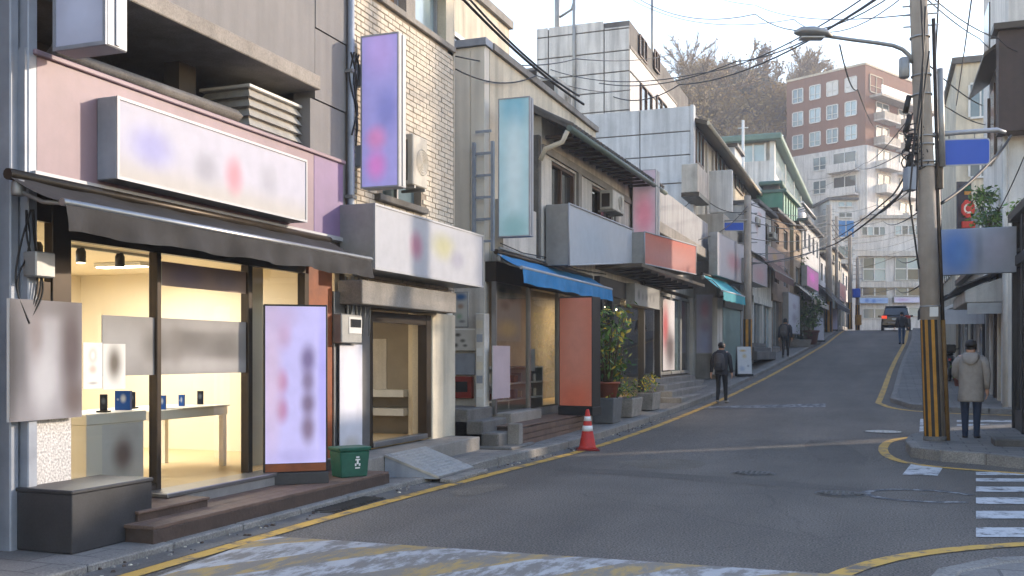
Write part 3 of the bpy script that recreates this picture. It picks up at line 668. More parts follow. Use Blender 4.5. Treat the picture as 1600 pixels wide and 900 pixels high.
sheet_on('notice', 'white notice with a red oval figure on the glass', F1, 130, 160, 535, 608, .0, M_NOTE, 'notice', .006)
sheet_on('notice', 'small framed notice with a dark blurred middle on the glass', F1, 161, 196, 537, 609, .0, blur('dark_notice', (206, 204, 198), [(.5, .58, .4, .46, (92, 84, 74), .95)]), 'notice', .006)
# signs and awning
lightbox('fascia_sign', 'long white lightbox with blurred lilac, grey and red lettering above the black awning', F1, F1.s(183, .28), F1.s(480, .28), .06, .28, 3.11, 3.82,
         blur('sign_white_long', (214, 212, 226), [(.14, .5, .12, .34, (176, 176, 226), .9), (.40, .42, .07, .28, (176, 176, 186), .85), (.55, .42, .06, .34, (232, 158, 170), .9), (.76, .5, .07, .3, (188, 188, 198), .7)], second=(212, 206, 200), gain=.62), side=M_BGREY)
blade('blade_sign', 'blurred grey blade sign at the top corner over the phone shop', F1, 6.13, 6.37, .22, .75, 4.02, 6.4, blur('grey_blade', (150, 156, 176), [(.5, .5, .6, .2, (126, 128, 140), .8), (.5, .1, .5, .1, (170, 178, 200), .7)], emit=.06), trim=M_BGREY, brackets=(4.5, 5.5), fr=.03)  # slight emission put into the grey face to lift it in shade
awning('awning', 'black cloth awning over the lit phone shop front', F1, F1.s(100, .65), F1.s(578, .65), .07, .65, 3.0, 2.75, .2, M_BLKCLOTH, M_STEEL, .032)
MB().tube([F1.w(F1.s(84), -.02, 4.1), F1.w(F1.s(374), -.02, 4.14)], .07, 4).build('loose_beam', M_CONC_D, None, 0, 'old grey metal beam lying along the top of the pink fascia', 'beam')
# louvred unit on the fascia top
M_LOUV = mat('aged_louvre_paint', (158, 155, 148), .55, .2, 3, streak=.3)
lv = thing('louvred_unit', 'white louvred air conditioning housing on top of the pink fascia', 'air conditioner', (-6.85, 9.77, 3.9))
lx0, lx1, ly0, ly1 = -7.2, -6.52, 9.24, 10.3
MB().box(lx0 + .05, lx1 - .05, ly0 + .05, ly1 - .05, 3.62, 4.56).build('core', M_GREYM, lv)
MB().box(lx0, lx1, ly0, ly1, 4.565, 4.6).build('lid', M_WHITE, lv, .006)
for k in range(8):
    z = 3.72 + k * .106
    mb = MB(); p = [(lx0, ly0), (lx1, ly0), (lx1, ly1), (lx0, ly1)]; q = [(lx0 + .05, ly0 + .05), (lx1 - .05, ly0 + .05), (lx1 - .05, ly1 - .05), (lx0 + .05, ly1 - .05)]
    mb.hexa([(x, y, z) for x, y in p] + [(x, y, z + .085) for x, y in q]); mb.build('louvre', M_LOUV, lv)
# ground level: box bench, deck, steps, standing sign
bn = thing('planter_box', 'dark grey scuffed metal box standing at the shop corner', 'box', (-6.1, 6.4, .06))
MB().box(-6.42, -5.86, 6.0, 6.9, .06, .52).build('body', M_BENCH, bn, .006); MB().box(-6.43, -5.85, 5.99, 6.91, .521, .552).build('lid', M_BENCH, bn, .008)
dk = thing('wooden_deck', 'brown wooden deck in front of the phone shop', 'deck', (-5.97, 8.7, .05))
MB().box(-6.38, -5.585, 6.58, 10.66, .03, .17).build('frame', M_WOODD, dk)
for k in range(7):
    xa = -6.4 + k * .1215; MB().box(xa, xa + .117, 6.56, 10.68, .172, .2 + random.uniform(-.002, .002)).build('plank', M_WOOD, dk, .004)
MB().box(-5.582, -5.55, 6.55, 10.69, .045, .171).build('edge_board', M_WOODD, dk, .004)
st = thing('shop_step', 'small brown wooden step on the deck by the grey box', 'step', (-6.1, 7.2, .2))
MB().box(-6.36, -5.84, 6.7, 7.62, .202, .265).build('riser', M_WOODD, st); MB().box(-6.37, -5.82, 6.69, 7.63, .266, .29).build('tread', M_WOOD, st, .004)
th = thing('door_threshold', 'pale metal threshold step under the shop glass', 'threshold', (-6.22, 8.2, .2))
MB().box(-6.42, -6.1, F1.s(262, .3), F1.s(500, .3), .292, .335).build('plate', M_STEEL, th, .008); MB().box(-6.4, -6.115, F1.s(262, .3) + .01, F1.s(500, .3) - .01, .202, .29).build('riser', M_GREYM, th)
def standing_sign(name, label, p0, p1, z0, z1, th, foot, fmat, side, footm, kick=None, emit=None):
    p0 = Vector((*p0, 0)); p1 = Vector((*p1, 0)); ax = (p1 - p0).normalized(); ay = Vector((-ax.y, ax.x, 0)); w = (p1 - p0).length; c = (p0 + p1) / 2 + ay * th / 2
    t = thing(name, label, 'sign', (c.x, c.y, z0))
    MB().obox(c, ax, ay, w / 2, th / 2, z0 + foot, z1).build('housing', side, t, .008)
    MB().obox(c, ax, ay, w / 2 + .01, th / 2 + .02, z0, z0 + foot - .002).build('foot', footm, t, .006)
    q = (p0 + p1) / 2 - ay * .004; zb = z0 + foot + (kick or .02)
    if kick: MB().quad(*[(q + ax * (i * w / 2 - i * .02)).to_tuple()[:2] + (z,) for i, z in ((-1, z0 + foot + .01), (1, z0 + foot + .01), (1, zb - .005), (-1, zb - .005))]).build('kick_strip', M_ORWOOD, t)
    MB().quad(*[(q + ax * (i * (w / 2 - .02))).to_tuple()[:2] + (z,) for i, z in ((-1, zb), (1, zb), (1, z1 - .02), (-1, z1 - .02))], uv=True).build('face', fmat, t)
    return t
standing_sign('standing_sign', 'tall glowing lilac standing lightbox with blurred dark and pink lettering', (-6.22, 9.06), (-5.68, 9.48), .2, 2.15, .12, .13,
    blur('lilac_light', (206, 194, 236), [(.3, .82, .16, .12, (206, 164, 190), .7), (.27, .52, .13, .1, (196, 130, 160), .8), (.27, .34, .13, .1, (190, 120, 152), .8), (.7, .66, .16, .12, (112, 92, 128), .85), (.7, .52, .14, .09, (120, 98, 120), .8), (.7, .38, .15, .1, (116, 92, 110), .85), (.7, .22, .15, .12, (122, 96, 112), .85), (.95, .5, .1, .6, (176, 164, 232), .7), (.1, .55, .2, .6, (222, 190, 206), .7), (.3, .93, .3, .1, (206, 180, 210), .6), (.5, .04, .5, .06, (180, 168, 214), .6)], emit=.1), M_BLACK, M_BENCH, .1)
# green crate
gb = thing('green_bin', 'green plastic bin with a white mark on the wooden deck', 'bin', (-5.72, 10.15, .2))
def tapered(mb, c, ax, hx, hy, z0, z1, tp):
    ax = Vector(ax).normalized(); ay = Vector((-ax.y, ax.x, 0)); c = Vector(c); q = ((-1, -1), (1, -1), (1, 1), (-1, 1))
    return mb.hexa([(c + ax * i * hx * tp + ay * j * hy * tp).to_tuple()[:2] + (z0,) for i, j in q] + [(c + ax * i * hx + ay * j * hy).to_tuple()[:2] + (z1,) for i, j in q])
gax = Vector((.8, -.6, 0)); gc = Vector((-5.76, 10.1, 0))
gax = Vector((.55, .835, 0)).normalized()
tapered(MB(), gc, gax, .19, .14, .2, .5, .88).build('tub', M_GREEN, gb, .012)
tapered(MB(), gc, gax, .205, .155, .502, .545, .97).build('rim', M_GREEN, gb, .008)
gay = Vector((-gax.y, gax.x, 0)); q0 = gc - gay * .147
mb = MB()
for (i0, i1, z0, z1) in ((-.02, .02, .42, .44), (-.03, .03, .395, .41), (-.012, .012, .35, .395), (-.035, -.015, .33, .36), (.015, .035, .33, .36), (-.03, .03, .30, .315)):
    mb.quad(*[(q0 + gax * (a + .03) + gay * ((.44 - z) * .055)).to_tuple()[:2] + (z,) for a, z in ((i0, z0), (i1, z0), (i1, z1), (i0, z1))])
mb.build('printed_mark', M_REFL, gb)

# sliver of the neighbouring house at the picture's edge
nb = thing('brick_house', 'dark red brick wall sliver left of the phone shop', 'building', (-6.9, 4.8, 0))
MB().box(-9, -6.75, 3.6, s_l - .13, 0, 9).build('wall', mat('dark_red_brick', (92, 52, 42), .9, .4, 14, bump=.5, bscl=20), nb)
MB().tube([(-6.66, s_l - .28, 0), (-6.66, s_l - .28, 8)], .045, 10).build('drainpipe', mat('red_pipe', (112, 58, 46), .6, .3, 6), nb)
MB().tube([(-6.62, s_l - .4, 0), (-6.62, s_l - .4, 8)], .05, 10).build('drainpipe', M_BGREY, nb)
mbx = thing('junction_box', 'clear plastic junction box with tangled cables on the corner column', 'junction box', (-6.28, 6.12, 2.15))
MB().box(-6.36, -6.22, 6.0, 6.2, 2.22, 2.42).build('case', M_GREYM, mbx, .01)
for k in range(5):
    pts = chaikin([Vector((-6.3 + random.uniform(-.05, .05), 6.02 + random.uniform(-.1, .1) * (i % 3), 2.75 - i * .3)) for i in range(4)], 3)
    MB().tube(pts, .008, 5).build('cable', M_RUBBER, mbx)

# ================================================================== BRICK HOUSE WITH THE PURPLE BLADE SIGN
bh = thing('brick_building', 'cream brick house with a narrow shop door behind the purple blade sign', 'building', (-6.6, 12.9, 0))
b0, b1 = F1.s(545), F1.s(709)
def bb(name, m, p0, p1, t, b, n0, n1, bev=0):
    s0, s1, z0, z1 = F1.rect(p0, p1, t, b, n1); return fbox(name, m, bh, F1, s0, s1, n0, n1, z0, z1, bev)
zb0, zb1 = 2.55, 6.42
ws0, ws1 = F1.s(600), F1.s(660); wz0, wz1 = F1.z(600, 306), F1.z(600, 250)
# backing wall around the small window
fbox('backing_wall', M_MORTAR, bh, F1, b0, ws0, -.35, -.02, zb0, 8.4); fbox('backing_wall', M_MORTAR, bh, F1, ws1, b1, -.35, -.02, zb0, zb1)
fbox('backing_wall', M_MORTAR, bh, F1, ws0, ws1, -.35, -.02, zb0, wz0); fbox('backing_wall', M_MORTAR, bh, F1, ws0, ws1, -.35, -.02, wz1, zb1)
bw, bhh, gp_ = .21, .064, .0125
bme = MB().box(-.06, 0, -bw / 2, bw / 2, -bhh / 2, bhh / 2)
bm_me = bpy.data.meshes.new('brick'); bm_me.from_pydata(bme.v, [], bme.f); bm_me.materials.append(M_BRICK)
bmw = bmesh.new(); bmw.from_mesh(bm_me); bmesh.ops.bevel(bmw, geom=[e for e in bmw.edges if e.verts[0].co.x > -.01 and e.verts[1].co.x > -.01], offset=.005, segments=1, affect='EDGES'); bmw.to_mesh(bm_me); bmw.free()
brs = []; row = 0; z = zb0 + .04
while z < zb1 - .02:
    yv = b0 + (.0 if row % 2 else -bw / 2) + bw / 2
    while yv - bw / 2 < b1:
        a, c = max(b0 + .002, yv - bw / 2), min(b1 - .002, yv + bw / 2)
        if c - a > .012 and not (a < ws1 and c > ws0 and z + .03 > wz0 and z - .03 < wz1): brs.append(((a + c) / 2, c - a, z))
        yv += bw + gp_
    z += bhh + gp_; row += 1
def vis(br):
    D = 6.4 / -( -S_ + 0) if False else br[0]
    return br[0] if br[2] > 3.5 else br[0] + 6
brs.sort(key=vis)
wall_p = fbox('brick_face', M_MORTAR, bh, F1, b0 + .001, b0 + .012, -.03, -.004, zb0, zb1)
for yv, ln, z in brs[:300]:
    o = put('brick', bm_me, (-6.4 - .012 + random.uniform(0, .008), yv, z), wall_p); o.scale = (1, ln / bw, 1)
mb = MB()
for yv, ln, z in brs[300:]: mb.box(-6.46, -6.4 - .012 + random.uniform(0, .008), yv - ln / 2, yv + ln / 2, z - bhh / 2, z + bhh / 2)
mb.build('brickwork', M_BRICK, bh, kind='stuff')
fbox('end_quoin', M_BRICK, bh, F1, b1 - .001, b1 + .02, -.3, .002, zb0, 8.2)
# end wall, side towards the stair
MB().box(-11, -6.42, b1 - .2, b1, 0, 8.4).build('side_wall', M_WALLB, bh); MB().box(-11, -10.8, b0, b1, 0, 8.4).build('back_wall', M_WALLB, bh); MB().box(-11, -6.4, b0, b1, 8.2, 8.4).build('roof_slab', M_CONC, bh)
# top window band
u0, u1 = F1.s(572), F1.s(700)
fbox('upper_sill', M_CONC, bh, F1, u0 - .3, b1, -.3, .04, zb1 + .002, zb1 + .09, .006)
zt_ = 7.35
fbox('window_recess', M_DARKIN, bh, F1, u0, u1, -.6, -.5, zb1, 8.2)
us = [u0, F1.s(604), F1.s(637), F1.s(651), F1.s(697)]
for a, b, m in ((us[0], us[1], M_WGLASS), (us[1], us[2], mat('brown_blind', (134, 104, 74), .8, .3, 4)), (us[3], us[4], M_WGLASSL)):
    w = pane(bh, F1, a + .04, b - .04, -.2, zb1 + .14, zt_, m, 'window')
    mb = MB()
    for q in ((a, a + .04, zb1 + .09, zt_), (b - .04, b, zb1 + .09, zt_), (a + .04, b - .04, zb1 + .09, zb1 + .14), (a + .04, b - .04, zt_ - .05, zt_)): mb.fb(F1, q[0], q[1], -.22, -.15, q[2], q[3])
    mb.build('frame', M_WHITEA, w)
fbox('window_mullion', M_CONC, bh, F1, us[2], us[3], -.3, -.02, zb1 + .09, zt_); fbox('end_pier', M_WALLC, bh, F1, us[4] + .002, b1, -.3, .0, zb1 + .092, 8.2)
fbox('lintel', M_CONC, bh, F1, u0 - .3, b1 + .05, -.5, .12, zt_ + .003, zt_ + .3, .01); fbox('lintel_trim', M_BGREY, bh, F1, F1.s(640), b1 + .09, -.1, .3, zt_ + .302, zt_ + .38, .01); fbox('top_wall', M_WALLC, bh, F1, u0, b1, -.3, .02, zt_ + .4, 8.2)
# small window behind the condenser
w = pane(bh, F1, ws0, ws1, -.14, wz0, wz1, M_WGLASS, 'window'); MB().fb(F1, (ws0 + ws1) / 2 - .02, (ws0 + ws1) / 2 + .02, -.15, -.1, wz0, wz1).build('frame', M_WHITEA, w)
fbox('window_sill', M_CONC_D, bh, F1, ws0 - .25, ws1 + .06, -.2, .08, wz0 - .09, wz0 - .002, .008)
# shopfront
gz0 = .36
fbox('shutter_box', M_CONC, bh, F1, F1.s(566, .35), F1.s(713, .35), .0, .35, 2.24, 2.54, .01)
fbox('pier', M_STEEL, bh, F1, b0, F1.s(576), -.2, .02, .1, 2.238); fbox('pier', M_WALLC, bh, F1, F1.s(672), F1.s(708), -.3, .04, .05, 2.238, .01)
fbox('lintel_wall', M_DARKIN, bh, F1, b0, b1, -.3, -.04, 2.24, zb0)
for p0, p1 in ((576, 580), (664, 671)): fbox('door_frame', M_DSTEEL, bh, F1, F1.s(p0), F1.s(p1), -.12, .03, gz0, 2.2, .006)
fbox('door_frame', M_DSTEEL, bh, F1, F1.s(580), F1.s(664), -.12, .02, 2.05, 2.19)
fbox('door_rail', M_STEEL, bh, F1, F1.s(580), F1.s(664), -.1, .05, gz0, gz0 + .07, .006)
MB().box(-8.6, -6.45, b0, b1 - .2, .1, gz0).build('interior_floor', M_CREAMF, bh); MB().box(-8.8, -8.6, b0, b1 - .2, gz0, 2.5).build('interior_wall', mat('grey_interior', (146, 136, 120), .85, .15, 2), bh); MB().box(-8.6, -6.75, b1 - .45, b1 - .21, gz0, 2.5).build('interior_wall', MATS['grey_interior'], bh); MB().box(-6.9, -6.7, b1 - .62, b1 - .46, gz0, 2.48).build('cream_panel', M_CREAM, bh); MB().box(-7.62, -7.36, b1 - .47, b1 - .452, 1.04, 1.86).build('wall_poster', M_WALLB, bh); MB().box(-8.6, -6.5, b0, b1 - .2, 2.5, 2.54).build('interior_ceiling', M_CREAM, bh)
for zz in (.66, .95): MB().box(-8.5, -6.92, b1 - .75, b1 - .46, zz, zz + .11).build('shelf', M_WHITE, bh)
ia = bpy.data.lights.new('door_lamp', 'AREA'); ia.size = .5; ia.energy = 2.0; ia.color = (1, .92, .8); io = bpy.data.objects.new('door_lamp', ia); COL.objects.link(io); io.location = (-7.6, 12.6, 2.46)
d = thing('ceiling_lamp', 'small glowing ceiling lamp inside the narrow shop door', 'ceiling lamp', (-7.6, 12.6, 2.47)); MB().box(-7.75, -7.45, 12.4, 12.8, 2.475, 2.495).build('diffuser', M_LAMP, d)
MB().box(-6.5, -5.87, F1.s(640, .55) - 1.25, 14.35, .05, .33).build('door_platform', M_CONC, bh, .012)
rp = thing('ramp', 'studded steel ramp plate leading up to the shop platform', 'ramp', (-5.5, 11.8, .05))
rq = [(-5.86, 11.15, .35), (-5.86, 12.35, .35), (-5.18, 12.45, .085), (-5.18, 11.3, .085)]
MB().hexa([(x, y, z - .03) for x, y, z in (rq[0], rq[3], rq[2], rq[1])] + [(x, y, z) for x, y, z in (rq[0], rq[3], rq[2], rq[1])]).build('plate', M_CHECK, rp)
mb = MB(); R0, R1, R2, R3 = [Vector(q) for q in rq]
for i in range(11):
    for j in range(18):
        u, v = (i + .5) / 11, (j + .5) / 18; p = R0.lerp(R3, u).lerp(R1.lerp(R2, u), v); e1 = (R3 - R0).normalized() * .02; e2 = Vector((0, .012, 0))
        if (i + j) % 2: e1, e2 = e1 * .4, Vector((0, .026, 0))
        mb.hexa([p - e1 - e2, p + e1 - e2, p + e1 + e2, p - e1 + e2] + [q + Vector((0, 0, .007)) for q in (p - e1 * .6 - e2 * .6, p + e1 * .6 - e2 * .6, p + e1 * .6 + e2 * .6, p - e1 * .6 + e2 * .6)])
mb.build('studs', M_CHECK, rp, kind='stuff')
MB().add([(-5.86, 11.16, .05), (-5.2, 11.31, .05), (-5.2, 11.31, .055), (-5.86, 11.16, .32), (-5.86, 12.34, .05), (-5.2, 12.44, .05), (-5.2, 12.44, .055), (-5.86, 12.34, .32)], [(0, 1, 2, 3), (7, 6, 5, 4), (3, 2, 6, 7)]).build('side_plate', M_BGREY, rp)
for k in range(3): MB().box(-5.17, -4.98, 11.3 + k * .4, 11.68 + k * .4, .0, .06).build('edge_block', M_KERB, rp, .015)
# signs on the brick house
lightbox('fascia_sign', 'white lightbox with blurred pink and yellow marks over the narrow shop door', F1, F1.s(586, .55), F1.s(755, .55), .05, .55, 2.66, 3.48,
         blur('sign_white_pink', (222, 222, 228), [(.33, .5, .07, .3, (224, 150, 172), .9), (.58, .6, .14, .3, (226, 220, 170), .9), (.72, .42, .09, .24, (190, 188, 206), .8)], gain=.52))
blade('blade_sign', 'tall purple blade sign with blurred pink foot on the brick house', F1, 11.33, 11.54, .1, .65, 3.75, 5.72, blur('purple_blade', (156, 150, 206), [(.5, .9, .6, .22, (176, 152, 208), .9), (.7, .5, .4, .18, (120, 124, 184), .8), (.4, .32, .35, .1, (206, 130, 178), .85), (.4, .14, .35, .12, (206, 124, 190), .9)], emit=.14), brackets=(4.05, 5.1), wall=-.05)  # emission added to the purple face, which is dark in the shade
def condenser(label, fa, s0, s1, n0, n1, z0, z1, parent=None):
    t = thing('air_conditioner', label, 'air conditioner', fa.w((s0 + s1) / 2, (n0 + n1) / 2, z0))
    fbox('case', mat('aged_white_case', (184, 178, 166), .6, .2, 3, streak=.3) if 'aged_white_case' not in MATS else MATS['aged_white_case'], t, fa, s0, s1, n0, n1, z0, z1, .015)
    c0 = fa.w((s0 + s1) / 2 + (s1 - s0) * .12, n1 + .006, (z0 + z1) / 2); r = min(z1 - z0, s1 - s0) * .38
    mb = MB()
    for k in range(5):
        rr = r * (k + 1) / 5; pts = [fa.w((s0 + s1) / 2 + (s1 - s0) * .12 + rr * math.cos(a * math.pi / 9), n1 + .012, (z0 + z1) / 2 + rr * math.sin(a * math.pi / 9)) for a in range(19)]
        mb.tube(pts, .005, 4, cap=False)
    mb.build('fan_grille', MATS['aged_white_case'], t); fbox('side_grille', M_DSTEEL, t, fa, s0 - .006, s0 - .001, n0 + .05, n1 - .08, z0 + .06, z1 - .08)
    for zz in (z0 - .04,): fbox('bracket', M_GREYM, t, fa, s0 + .05, s0 + .09, -.02, n1, zz, z0 - .001); fbox('bracket', M_GREYM, t, fa, s1 - .09, s1 - .05, -.02, n1, zz, z0 - .001)
    return t
condenser('white outdoor air conditioner unit beside the purple blade sign', F1, F1.s(645, .35), F1.s(668, .35), .05, .35, F1.z(645, 288, .35), F1.z(645, 208, .35))
# meter, white panel, pipes and cable bundle at the joint of the two houses
mt = thing('electricity_meter', 'grey electricity meter box on the pier beside the shop door', 'meter', F1.w(F1.s(548), .1, 1.7))
s0, s1, z0, z1 = F1.rect(534, 566, 490, 536, .16); fbox('case', M_GREYM, mt, F1, s0, s1, .03, .16, z0, z1, .012)
fbox('dial_window', M_WGLASSD, mt, F1, s0 + .2, s1 - .05, .16, .175, z0 + .2, z1 - .06, .005); fbox('dial_frame', M_WHITE, mt, F1, s0 + .17, s1 - .02, .155, .168, z0 + .12, z1 - .03, .004)
sheet_on('panel', 'narrow white blurred panel below the electricity meter', F1, 531, 566, 538, 706, .07, blur('white_panel_blur', (204, 202, 208), [(.5, .6, .4, .4, (222, 222, 230), .8), (.5, .05, .5, .1, (180, 172, 160), .7)]), 'panel')
pp = thing('drainpipe', 'grey drainpipe in the joint between the pink and brick shops', 'pipe', F1.w(F1.s(541), .05, 1.9))
MB().tube([F1.w(F1.s(542), .06, 1.85), F1.w(F1.s(542), .06, 2.9), F1.w(F1.s(542), .06, 4.6), F1.w(F1.s(542), .06, 8.5)], .045, 10).build('pipe', M_BGREY, pp)
for zz in (2.6, 3.6, 5.2, 6.6): fbox('clip', M_GREYM, pp, F1, F1.s(542) - .06, F1.s(542) + .06, .0, .115, zz, zz + .04)
cb = thing('cable_bundle', 'tangle of black cables hanging beside the purple blade sign brackets', 'cables', F1.w(11.2, .05, 4.3))
for k in range(9):
    pts = [F1.w(11.2 + random.uniform(-.1, .1), .06 + random.uniform(-.02, .08), 5.45 - i * .13 * random.uniform(.8, 1.2)) for i in range(random.randint(5, 10))]
    MB().tube(chaikin(pts[::2], 3), .012, 5).build('cable', M_RUBBER, cb)
for k in range(6):
    a = F1.s(531 + k * 7); MB().tube([F1.w(a, .08, 2.6), F1.w(a + .03, .1, 2.2), F1.w(a - .05 + random.uniform(-.05, .05), .1, 1.85)], .012, 5).build('cable', M_GREYM, cb)

# ================================================================== STAIR GAP AND THE HOUSE WITH THE BLUE AWNING
F3 = Fac(-6.1, 15.6)       # s = 0 at its near corner
st = thing('stone_stairs', 'worn concrete steps rising between the brick house and the blue awning shop', 'stairs', (-6.2, 15.0, 0))
for k, (px, zt, y1) in enumerate(((805, .17, 15.5), (781, .37, 15.58), (756, .56, 15.58), (733, .74, 15.58))):
    b = ray(px)[1]; xr = ray(px)[0] * 14.55 / b
    MB().box(-9.0, xr, 14.5 if k else 14.4, y1, .0 if k == 0 else .0 + k * .01, zt).build('step', M_CONC_D, st, .02)
hs = thing('old_house', 'grey rendered two-storey house with tiled eaves above the blue awning', 'building', (-7, 20, 0))
X3 = -6.1
def wallbox(nm, m, par, x0, x1, y0, y1, z0, z1, bev=0): return MB().box(x0, x1, y0, y1, z0, z1).build(nm, m, par, bev)
# wall towards the camera
M_ENDW = mat('pale_end_render', (216, 208, 194), .85, .12, 1.0, streak=.2, bump=.12, bscl=30)
wallbox('end_wall', M_ENDW, hs, -11.5, -6.3, 15.62, 15.82, 0, 6.85)
wallbox('end_panel', M_ENDW, hs, -11.5, F3.ns(735, 0) + X3 - .01, 15.6, 15.619, 3.3, 6.8)
wallbox('end_panel', M_ENDW, hs, F3.ns(735, 0) + X3 + .01, -6.3, 15.6, 15.619, 3.3, 6.8)
wallbox('street_wall', M_WALLC, hs, -6.5, -6.3, 15.84, 22.6, 3.0, 6.85)
wallbox('parapet_cap', M_BGREY, hs, -11.5, -6.26, 15.56, 15.9, 6.86, 6.98); wallbox('parapet_cap', M_CONC, hs, -6.55, -6.24, 15.92, 22.65, 6.86, 6.98)
wallbox('roof_slab', M_CONC, hs, -11.5, -6.55, 15.9, 22.6, 6.6, 6.7); wallbox('back_wall', M_WALL, hs, -11.7, -11.5, 15.6, 34.5, 0, 6.6)
# lower wall band and front of the upper storey
wallbox('upper_front', M_WALLB, hs, -6.299, -6.1, 15.96, F3.s(838) + 15.6, 3.2, 4.3)
y_a, y_b = F3.s(846) + 15.6, F3.s(1000) + 15.6
w1 = (F3.s(862) + 15.6, F3.s(899) + 15.6); w2 = (F3.s(925) + 15.6, F3.s(958) + 15.6); wz = (4.2, 5.45)
for a, b in ((y_a, w1[0]), (w1[1], w2[0]), (w2[1], y_b)): wallbox('front_wall', M_WALLB, hs, -6.28, X3, a, b, wz[0], wz[1])
wallbox('front_wall', M_WALLB, hs, -6.28, X3 + .002, y_a, y_b, wz[1] + .002, 6.2); wallbox('front_wall', M_WALLB, hs, -6.28, X3, y_a, y_b, 3.2, wz[0] - .002)
wallbox('end_return', M_CONC_D, hs, -6.9, X3 - .01, y_a - .14, y_a - .004, 3.2, 5.8)
wallbox('band_course', M_CONC, hs, X3 + .003, X3 + .05, y_a, y_b, wz[1] + .05, wz[1] + .2)
for a, b in (w1, w2):
    wallbox('pilaster', M_CONC, hs, X3 + .001, X3 + .06, b + .06, b + .3, wz[0], wz[1] + .04)
    w = MB().quad((X3 - .1, a, wz[0]), (X3 - .1, b, wz[0]), (X3 - .1, b, wz[1]), (X3 - .1, a, wz[1])).build('window', M_WGLASSD, hs)
    mb = MB(); m_ = a + (b - a) * .45
    for q in ((a, a + .06, *wz), (b - .06, b, *wz), (m_ - .04, m_ + .04, *wz), (a + .06, b - .06, wz[0], wz[0] + .07), (a + .06, b - .06, wz[1] - .06, wz[1]), ): mb.box(X3 - .11, X3 - .03, q[0], q[1], q[2], q[3])
    mb.build('frame', M_BROWN, w)
    MB().box(X3 - .14, X3 - .105, a + .08, m_ - .05, wz[0] + .1, wz[1] - .08).build('blind', mat('pale_blind', (150, 160, 156), .8, .2, 3) if 'pale_blind' not in MATS else MATS['pale_blind'], w)
# tiled eave
re = MB().hexa([(-6.4, y_a - .25, 6.32), (-5.5, y_a - .25, 5.86), (-5.5, y_b + .2, 6.02), (-6.4, y_b + .2, 6.42), (-6.4, y_a - .25, 6.42), (-5.5, y_a - .25, 5.92), (-5.5, y_b + .2, 6.08), (-6.4, y_b + .2, 6.5)]).build('roof', M_ROOFT, hs)
n = 34
for k in range(n):
    yv = y_a - .2 + (y_b - y_a + .35) * (k + .5) / n; dz = .16 * k / n
    mb = MB(); mb.tube([(-6.42, yv, 6.44 + dz * .5), (-5.95, yv, 6.18 + dz * .8), (-5.46, yv, 5.93 + dz)], .06, 8); mb.build('roof_tile', M_ROOFT, re)
for k in range(16):
    yv = y_a + (y_b - y_a) * (k + .5) / 16; MB().box(-6.1, -5.55, yv - .04, yv + .04, 5.80 + .01 * k, 5.855 + .01 * k).build('rafter', M_WOODD, hs)
gt = MB().tube([(-5.45, y_a - .3, 5.84), (-5.45, y_b + .25, 5.98)], .06, 8).build('gutter_pipe', mat('green_grey_gutter', (92, 104, 96), .6, .2, 4), hs)
MB().tube([(-5.5, y_a - .25, 5.8), (-5.6, y_a - .25, 5.6), (-5.95, y_a - .22, 5.5), (-6.05, y_a - .2, 5.3)], .05, 8).build('gutter_elbow', M_WALLC, hs)
MB().tube([(-6.02, y_b + .1, 5.8), (-6.02, y_b + .1, 2.8)], .05, 8).build('downpipe', M_DSTEEL, hs)
# ladder fixed on the end wall
ld = thing('wall_ladder', 'grey steel ladder fixed to the end wall beside the teal blade sign', 'ladder', (-6.55, 15.5, 3.4))
lxa, lxb = F3.ns(741, -.1) + X3, F3.ns(770, -.1) + X3; lz1 = F3.zs(755, 222, -.1)
for x in (lxa, lxb): MB().box(x - .025, x + .025, 15.46, 15.53, 3.35, lz1).build('rail', M_BGREY, ld)
for k in range(6): MB().box(lxa + .026, lxb - .026, 15.48, 15.51, 3.5 + k * .37, 3.54 + k * .37).build('rung', M_BGREY, ld)
# boxes and papers on the wall above the stairs
def on_end(nm, label, p0, p1, t, b, dep, m, cat, face=None, bev=.01, s=0):
    x0, x1 = F3.ns(p0, s) + X3, F3.ns(p1, s) + X3; z0, z1 = F3.zs((p0 + p1) / 2, b, s), F3.zs((p0 + p1) / 2, t, s); y0 = 15.6 + s
    r = thing(nm, label, cat, ((x0 + x1) / 2, y0, z0)); MB().box(x0, x1, y0 - dep, y0 + .005, z0, z1).build('case', m, r, bev)
    if face: MB().quad((x0 + .02, y0 - dep - .004, z0 + .02), (x1 - .02, y0 - dep - .004, z0 + .02), (x1 - .02, y0 - dep - .004, z1 - .02), (x0 + .02, y0 - dep - .004, z1 - .02), uv=True).build('print', face, r)
    return r
wallbox('stair_wall', M_WALLB, hs, -9.0, -6.3, 15.585, 15.612, .0, 3.3)
on_end('poster', 'small framed blue and white poster on the wall above the stairs', 709, 733, 456, 512, .03, M_GREYM, 'poster', blur('poster_blue', (186, 186, 180), [(.5, .88, .6, .14, (44, 96, 150), .95), (.5, .6, .3, .1, (150, 110, 80), .7), (.4, .3, .3, .12, (110, 150, 110), .6), (.6, .15, .3, .06, (80, 84, 96), .7)]))
on_end('electrical_cabinet', 'white electrical cabinet with scribbled marks above the stairs', 707, 748, 514, 548, .12, M_WHITE, 'cabinet', blur('scribbles', (190, 186, 178), [(.3, .75, .16, .12, (60, 56, 54), .9), (.5, .45, .14, .12, (54, 52, 40), .8), (.2, .22, .14, .14, (40, 38, 38), .9), (.6, .2, .12, .1, (50, 48, 48), .8)]))
on_end('electrical_cabinet', 'grey metal meter box between the white cabinet and the red box', 712, 746, 552, 586, .1, M_BGREY, 'cabinet')
rb = on_end('letter_box', 'dark red letter box on the wall beside the stairs', 711, 741, 588, 622, .13, mat('dark_red_metal', (130, 40, 30), .5, .25, 5), 'letter box')
